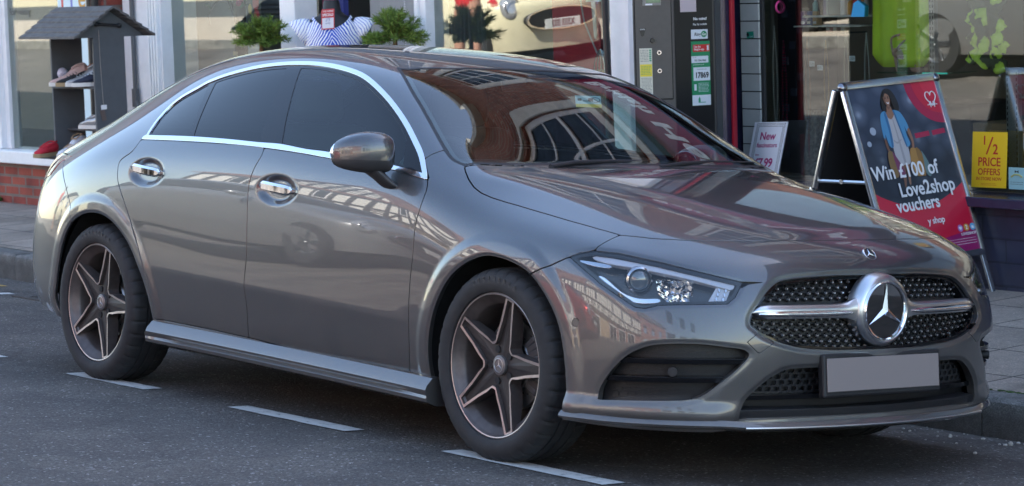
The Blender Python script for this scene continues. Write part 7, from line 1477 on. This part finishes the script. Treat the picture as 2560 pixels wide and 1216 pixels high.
flat('card',MS,-.040,.040,-.062,.062,mat('card_red',(.55,.03,.04),rough=.45),sg,.002); flat('panel',MS,-.035,.035,-.056,.008,mat('card_white',(.70,.70,.74),rough=.5),sg,.0026); tq=lambda x,y:MS@Matrix.Translation((x,y,.003)); text_mesh('lettering','THIS WEEKS',.0145,WHT,sg,.0002,'CENTER',.85,.0002,1,tq(0,.048)); text_mesh('lettering','SPECIALS',.0215,WHT,sg,.0002,'CENTER',.78,.0006,1,tq(0,.026)); BI=mat('ink_blue',(.08,.08,.25),rough=.6); text_mesh('lettering','Top\n£15\nonly',.018,BI,sg,.0002,'CENTER',1,0,1,tq(0,-.008),linesp=.9)
# ------------------------------------------------------------------ inside the fashion shop window
def cloth(name,lab,cat,x0,x1,y,z0,z1,m,fold=9,amp=.02,parts=None,sep=.5):
    o=empty(name,(0,0,0),0,lab,cat); V=[];F=[]; nx,nz=40,8
    for k in range(nz):
        for i in range(nx): t=i/(nx-1); q=k/(nz-1); V.append((x0+(x1-x0)*t,y+amp*math.sin(t*fold*6.28+q)+amp*.4*math.sin(t*fold*2.3*6.28),z0+(z1-z0)*q))
    for k in range(nz-1):
        for i in range(nx-1): F.append((k*nx+i,k*nx+i+1,(k+1)*nx+i+1,(k+1)*nx+i))
    raw('fabric',V,F,m,o,smooth=True); return o
SHEER=mat('blind_grey_green',(.25,.30,.31),rough=.9,noise=.06,nscale=3)
mb=MB(); mb.bx(-6.9,-5.95,3.75,3.76,.5,2.4); o=tag(mb.build('window_blind',SHEER),'plain pale grey blind filling the left of the fashion shop window','blind')
tk=empty('display_tree',(-5.93,3.62,.49),0,'dark artificial tree with pink blossom standing in the shop window','artificial tree'); TB=mat('tree_bark_dark',(.028,.020,.018),rough=.35,noise=.4,nscale=30); mb=MB(); mb.tube([(0,0,0),(.01,0,.5),(-.005,0,.9),(.0,0,1.3),(-.03,0,1.7)],[.055,.048,.045,.042,.03],12); mb.tube([(0,0,.92),(-.10,-.02,1.10),(-.22,-.04,1.18),(-.38,-.05,1.30)],[.022,.014,.009,.004],7); mb.tube([(-.16,-.03,1.14),(-.26,-.05,1.08),(-.33,-.06,1.0),(-.30,-.06,.92)],[.008,.006,.004,.002],6); mb.tube([(0,0,1.0),(.10,-.02,1.2),(.2,-.02,1.4)],[.016,.01,.005],7); mb.build('trunk',TB,tk,True,60)
mb=MB(); r=random.Random(5)
for i in range(90): a=r.uniform(0,6.28); p=Vector((r.uniform(-.4,.2),r.uniform(-.08,.02),r.uniform(1.05,1.5))); mb.box(p,(.035,.003,.018),rot=(r.uniform(-1,1),r.uniform(-1,1),a))
mb.build('leaves',mat('leaf_silk',(.02,.12,.05),rough=.6),tk); mb=MB()
for p in((.10,-.05,1.11),(.085,-.06,1.085),(-.24,-.05,1.2)): mb.sph(p,.028,10,6,(1,.6,.8))
mb.build('blossom',mat('blossom_pink',(.6,.08,.22),rough=.7),tk,True,80)
bn=empty('poster',(0,0,0),0,'narrow black, red and white sale poster behind the left topiary tree','poster'); MB1=FX(-5.66,3.56,.98)@Matrix.Rotation(-.03,4,'Z'); flat('sheet',MB1,-.10,.085,.0,.72,mat('poster_black',(.015,.015,.018),rough=.4),bn,.002); flat('lower_sheet',MB1,-.095,.08,.04,.32,mat('poster_grey',(.42,.47,.52),rough=.5),bn,.0026)
for a,c in(((-.055,.55,.03),(.55,.4,.02)),((.02,.60,.05),(.55,.02,.03)),((.03,.50,.045),(.55,.02,.03))): shape('blot',[(a[0]+a[2]*math.cos(t)*.8,a[1]+a[2]*math.sin(t)*1.2) for t in np.linspace(0,6,14)],mat('blot_%d'%int(c[1]*1000),c,rough=.5),.0024+.0004*(a[0]>0)+.0004*(a[1]>.55),bn,MB1)
text_mesh('lettering','Crazy',.062,WHT,bn,.0003,'CENTER',.8,.0012,1,MB1@Matrix.Translation((-.01,.40,.003)),shear=.2); text_mesh('lettering','SALE NOW',.028,WHT,bn,.0003,'CENTER',.8,.0004,1,MB1@Matrix.Translation((-.01,.345,.003)))
cardx=[(-5.905,3.55,1.34,.05,.075,(.55,.52,.40),'cream card pinned to the dark artificial tree'),(-5.90,3.55,1.225,.055,.03,(.55,.45,.25),'small tan card below the cream one')]
for x,y,z,w,h,c,lab in cardx: o=empty('note_card',(0,0,0),0,lab,'card'); flat('card',FX(x,y,z)@Matrix.Rotation(-.05,4,'Z'),-w/2,w/2,-h/2,h/2,mat('card_%d'%int(h*1000),c,rough=.7),o,.002)
cloth('garment','cream and black lettered garment at the top of the left window','garment',-5.55,-5.15,3.75,1.42,2.2,mat('cloth_cream',(.50,.48,.36),rough=.9),4,.02)
cloth('garment','pink patterned garment hanging beside the white mullion','garment',-5.14,-4.95,3.78,1.40,2.2,mat('cloth_pink',(.45,.10,.20),rough=.9,noise=.5,nscale=20),3,.02)
cloth('garment','deep blue garment hanging low beside the white mullion','garment',-5.42,-4.92,3.95,1.0,1.40,mat('cloth_blue',(.05,.10,.28),rough=.9),5,.02)
cloth('net_curtain','white net curtain behind the mannequin','curtain',-4.60,-3.9,3.80,.5,2.4,mat('net_white',(.36,.38,.38),rough=.95),14,.02)
cloth('curtain','dark grey curtain right of the white net curtain','curtain',-3.88,-3.42,3.85,.5,2.4,mat('cloth_grey',(.10,.11,.12),rough=.95),10,.02)
mb=MB(); mb.bx(-4.70,-4.62,3.60,3.64,.5,2.4); tag(mb.build('shop_banner',mat('banner_navy',(.03,.04,.20),rough=.6)),'narrow navy banner beside the white mullion','banner')
beads(-3.72,3.45,1.18,1.75,mat('bead_white',(.6,.6,.6),rough=.3),'white bead string hanging in the fashion shop window',.006,.0); beads(-3.55,3.45,1.38,1.9,mat('bead_white',(.6,.6,.6)),'short white bead string by the right topiary tree',.006,.0)
rp=empty('red_backdrop',(0,0,0),0,'bright red display panel standing in the fashion shop window','display panel'); mb=MB(); mb.bx(-2.46,-2.02,3.62,3.64,.5,2.3); mb.build('panel',mat('panel_red',(.42,.01,.035),rough=.6),rp)
mb=MB(); mb.tube([(-2.16,3.60,2.2),(-2.18,3.60,1.6),(-2.14,3.60,1.42),(-2.02,3.59,1.24),(-1.98,3.59,1.22)],.005,6); tag(mb.build('hanging_cord',mat('cord_white',(.6,.6,.6),rough=.6)),'thin white cord looping down over the red display panel','cord')
cloth('garment','long white garment hanging at the right end of the fashion shop','garment',-1.90,-1.62,3.58,1.0,2.2,mat('cloth_white',(.55,.58,.60),rough=.9),3,.025)
ws=empty('neck_scarf',(0,0,0),0,'white tie hanging on a hook left of the long white garment','scarf'); mb=MB(); mb.prism([(-2.02,1.62),(-1.985,1.62),(-1.975,1.34),(-1.985,1.32),(-1.995,1.34)],(0,0),'xz',3.55,.008); mb.build('tie',mat('cloth_white2',(.6,.62,.62),rough=.9),ws); mb=MB(); mb.bx(-2.06,-1.90,3.55,3.57,1.535,1.62); mb.build('collar',mat('cloth_white2',(.6,.62,.62)),ws)
hk=empty('hat_stand',(0,0,0),0,'bent wire stand low beside the long white garment','stand'); mb=MB()
for k in range(5): a=-1+k*.5; mb.tube([(-1.95+a*.07,3.56,1.05),(-1.95+a*.06,3.56,1.18),(-1.95+a*.02,3.56,1.25),(-1.95,3.56,1.262)],.004,6)
mb.build('wires',CHROME,hk,True,60); mb=MB(); mb.bx(-2.10,-1.78,3.60,3.9,1.10,1.14); tag(mb.build('display_table',mat('straw',(.42,.32,.18),rough=.9,noise=.2,nscale=20)),'straw coloured display table below the wire stand','table')
pl=empty('umbrella_pole',(0,0,0),0,'slim black pole leaning in front of the white window end frame','pole'); mb=MB(); mb.tube([(-1.50,3.20,2.3),(-1.44,3.20,.62)],.019,12); mb.build('shaft',mat('pole_black',(.012,.012,.014),rough=.4),pl,True,60); mb=MB(); mb.lathe([(.019,0),(.024,.02),(.06,.03),(.15,.04),(.15,.0),(0,0)],'z',(-1.43,3.20,pave_z(3.2)),24); mb.cyl((-1.43,3.2,pave_z(3.2)+.03),(-1.44,3.2,.64),.019,n=12); mb.build('foot',POT,pl,True,40)
# ------------------------------------------------------------------ shoe display shaped like a little house
H=empty('shoe_display',(-6.02,2.50,pave_z(2.5)),0,'grey house shaped wooden shoe display with a shingled roof on the pavement','display stand'); zb=pave_z(2.5); HG=mat('display_grey_paint',(.085,.092,.10),rough=.65,noise=.08,nscale=14); HD=mat('display_grey_dark',(.060,.063,.068),rough=.7,noise=.1,nscale=14)
bw=.118; xF,xB=.22,-.37
mb=MB(); mb.bx(xF-.018,xF,-bw,bw,0,1.39-zb); mb.build('end_board',HG,H); mb=MB(); mb.bx(xB-.018,xB,-bw,bw,0,1.39-zb); mb.build('end_board',HG,H)
gz=1.395-zb
for x in(xF-.02,xB-.02): mb=MB(); mb.prism([(-.25,gz+.0),(0,gz+.165),(.25,gz),(.25,gz-.015),(-.25,gz-.015)],(0,0),'yz',x,.024); mb.build('gable',HG,H)
mb=MB()
for s in(-1,1):
    for i in range(6):
        t0,t1=i/6,(i+1)/6+.06; y0,z0=s*.29*t0,gz+.19-.195*t0; y1,z1=s*.29*t1,gz+.19-.195*t1; lift=.010
        P=[(y0,z0+.002),(y1,z1+lift+.006),(y1,z1+lift-.010),(y0,z0-.012)]; mb.prism(P if s>0 else P[::-1],(0,0),'yz',xB-.10,xF-xB+.19)
mb.build('shingle_roof',mat('shingle_grey',(.115,.112,.108),rough=.8,noise=.3,nscale=22),H)
mb=MB()
for z in(.575-zb,1.055-zb): mb.bx(xB,xF-.018,-bw,bw,z-.018,z)
mb.bx(xB-.14,xF,-bw-.08,-bw,.575-zb-.018,.575-zb); mb.bx(xB-.16,xB-.018,-bw-.08,bw,.575-zb-.018,.575-zb); mb.bx(xB,xF-.018,-.02,bw,.76-zb-.015,.76-zb); mb.build('shelf',HD,H)
mb=MB(); mb.cyl((xF+.02,-.10,gz+.075),(xF+.02,.075,gz+.060),.009,n=10); mb.sph((xF+.02,-.10,gz+.076),.017,10,8); mb.sph((xF+.02,.075,gz+.060),.017,10,8); mb.build('cleat',mat('iron_black',(.015,.015,.017),rough=.5),H,True,60)
tg=empty('price_tag',(0,0,0),0,'small clear price tag dangling on a string from the shoe display','price tag'); X=-6.02+.222; mb=MB(); mb.tube([(X+.012,2.42,1.43),(X+.006,2.425,1.2),(X+.004,2.435,.93)],.0016,5); mb.build('string',mat('string',(.35,.32,.28),rough=.9),tg); mb=MB(); mb.box((X+.005,2.437,.915),(.004,.042,.030)); mb.build('clip',WHT,tg); mb=MB(); mb.box((X+.005,2.430,.862),(.004,.034,.072),rot=(.18,0,0)); mb.build('tag',mat('tag_print',(.12,.09,.08),rough=.3),tg)
bl=empty('display_ball',(-6.382,2.44,1.135),0,'small white glitter ball on the dark inner board of the shoe display','ornament'); mb=MB(); mb.sph((.03,0,0),.040,18,12,(.6,1,1)); mb.build('ball',mat('ball_white',(.55,.50,.58),rough=.5,noise=.4,nscale=60),bl,True,80)
def shoe(x,y,z,rz,kind,lab,up,sole,acc):
    s=empty('shoe',(x,y,z),rz,lab,'shoe','shoes on the house shaped display')
    L=.27; pts=[(-.115,.032),(-.06,.036),(0,.034),(.06,.044),(.11,.040),(.145,.022)]
    out=[(a,w) for a,w in pts]+[(a,-w) for a,w in pts[::-1]]; out=smooth_poly(out,True,3); mb=MB(); mb.prism([tuple(p) for p in out],(0,0),'xy',0,.026); mb.build('sole',sole,s,True,50)
    mb=MB(); prev=None; hi=.145 if kind=='high' else .095
    for (a,w,h,lo) in ((-.112,.024,hi*.95,.02),(-.085,.031,hi,.02),(-.045,.033,hi*.92,.02),(-.01,.033,hi*.80,.02),(.03,.036,.078,.02),(.075,.040,.058,.02),(.115,.036,.046,.02),(.142,.016,.034,.02)):
        ring=[]
        for k in range(12):
            t=2*math.pi*k/12; c,d=math.cos(t),math.sin(t); ring.append(mb.b.verts.new((a,w*math.copysign(abs(c)**.8,c),lo+(h-lo)*(.5+.5*d)*1.0 if d<0 else lo+(h-lo)*(.5+.5*d))))
        if prev:
            for k in range(12): mb.b.faces.new((prev[k],prev[(k+1)%12],ring[(k+1)%12],ring[k]))
        else: mb.b.faces.new(ring[::-1])
        prev=ring
    mb.b.faces.new(prev); o=mb.build('upper',up,s,True,80)
    mb=MB(); mb.tube([(-.10,0,hi*.96+.004),(-.085,.026,hi+.004),(-.04,.028,hi*.93+.004),(-.008,.02,hi*.82),(-.008,-.02,hi*.82),(-.04,-.028,hi*.93+.004),(-.085,-.026,hi+.004),(-.10,0,hi*.96+.004)],.005,6,False)
    for k in range(4): mb.tube([(.005+k*.02,-.026,.086-k*.007),(.01+k*.02,0,.093-k*.008),(.005+k*.02,.026,.086-k*.007)],.0028,5)
    mb.build('laces',acc,s,True,60)
WS=mat('sole_white',(.62,.61,.58),rough=.6); TS=mat('sole_cork',(.34,.24,.13),rough=.8); PNKS=mat('canvas_pink',(.52,.36,.33),rough=.85,noise=.1,nscale=60); TANS=mat('leather_tan',(.32,.14,.07),rough=.5); BKS=mat('canvas_black',(.02,.02,.022),rough=.8); SVS=mat('leather_silver',(.40,.40,.41),rough=.35,metal=.5); NVS=mat('canvas_navy',(.02,.025,.05),rough=.8); REDS=mat('suede_red',(.50,.015,.03),rough=.8); WHS=mat('leather_white',(.66,.66,.68),rough=.5)
zt=1.0555; ra=math.radians(-115)
shoe(-6.20,2.42,zt,ra,'high','pale pink high top shoe on the upper shelf',PNKS,WS,PNKS); shoe(-6.13,2.50,zt,ra+.1,'high','tan brown high top shoe behind the pale pink one',TANS,TS,TANS); shoe(-6.09,2.41,zt,ra,'low','black shoe with a cork sole on the upper shelf',BKS,TS,BKS); shoe(-5.99,2.43,zt,ra,'high','silver high top shoe on the upper shelf',SVS,WS,SVS); shoe(-5.90,2.43,zt,ra,'low','navy shoe with a white sole at the end of the upper shelf',NVS,WS,NVS)
zt=.5755; shoe(-6.36,2.30,zt,math.radians(-60),'low','red shoe with a cork sole on the projecting low shelf',REDS,TS,REDS); LEO=mat('leopard_print',(.35,.22,.12),rough=.7,noise=.9,nscale=70); shoe(-6.18,2.40,zt,math.radians(-70),'high','white high top shoe with a leopard print tongue on the low shelf',WHS,WS,LEO); shoe(-6.00,2.44,zt,ra,'low','blue grey patterned shoe on the low shelf',mat('canvas_pattern',(.30,.34,.42),rough=.8,noise=.8,nscale=60),WS,BKS); shoe(-6.05,2.50,.7605,math.radians(-170),'low','silver grey shoe on the small middle shelf',SVS,WS,WHS); shoe(-6.10,2.44,zt,ra+.4,'low','scarlet shoe tucked behind the white high top',REDS,BKS,REDS)
po=empty('poster',(0,0,0),0,'pale blue shop poster with coloured letters behind the shoe display','poster'); MP=FX(-7.55,3.188,.62); flat('sheet',MP,-.22,.36,0,1.16,mat('poster_pale',(.52,.68,.76),rough=.4),po,.002)
cl_=[(.55,.05,.05),(.12,.15,.5),(.5,.25,.02),(.25,.08,.4)]
for i,ch in enumerate('Free'): text_mesh('lettering',ch,.24,mat('letter_%d'%i,cl_[i],rough=.5),po,.0003,'CENTER',1,.004,1,MP@Matrix.Translation((-.12+i*.135,1.02,.0026)))
for i,ch in enumerate('Yes'): text_mesh('lettering',ch,.20,mat('letter_%d'%((i+1)%4),cl_[(i+1)%4],rough=.5),po,.0003,'CENTER',1,.004,1,MP@Matrix.Translation((-.05+i*.12,.74,.0026))) if False else None
text_mesh('lettering','when you spend £50',.062,PRN,po,.0003,'CENTER',.9,.0006,1,MP@Matrix.Translation((.02,.38,.0026)))
fv=empty('window_lettering',(0,0,0),0,'dark lettering on the shoe shop glass left of the display','lettering'); text_mesh('letters','for visiting',.075,PRN,fv,.0005,'LEFT',1,.0005,1,FX(-8.55,3.192,1.55))
# low wall of tan stone blocks and a planter across the street (reflections)
mb=MB(); mb.bx(-13.5,-3.0,-10.6,-10.3,zo,zo+1.0); tag(mb.build('garden_wall',TAN),'low sunlit wall of tan stone blocks across the street','wall')
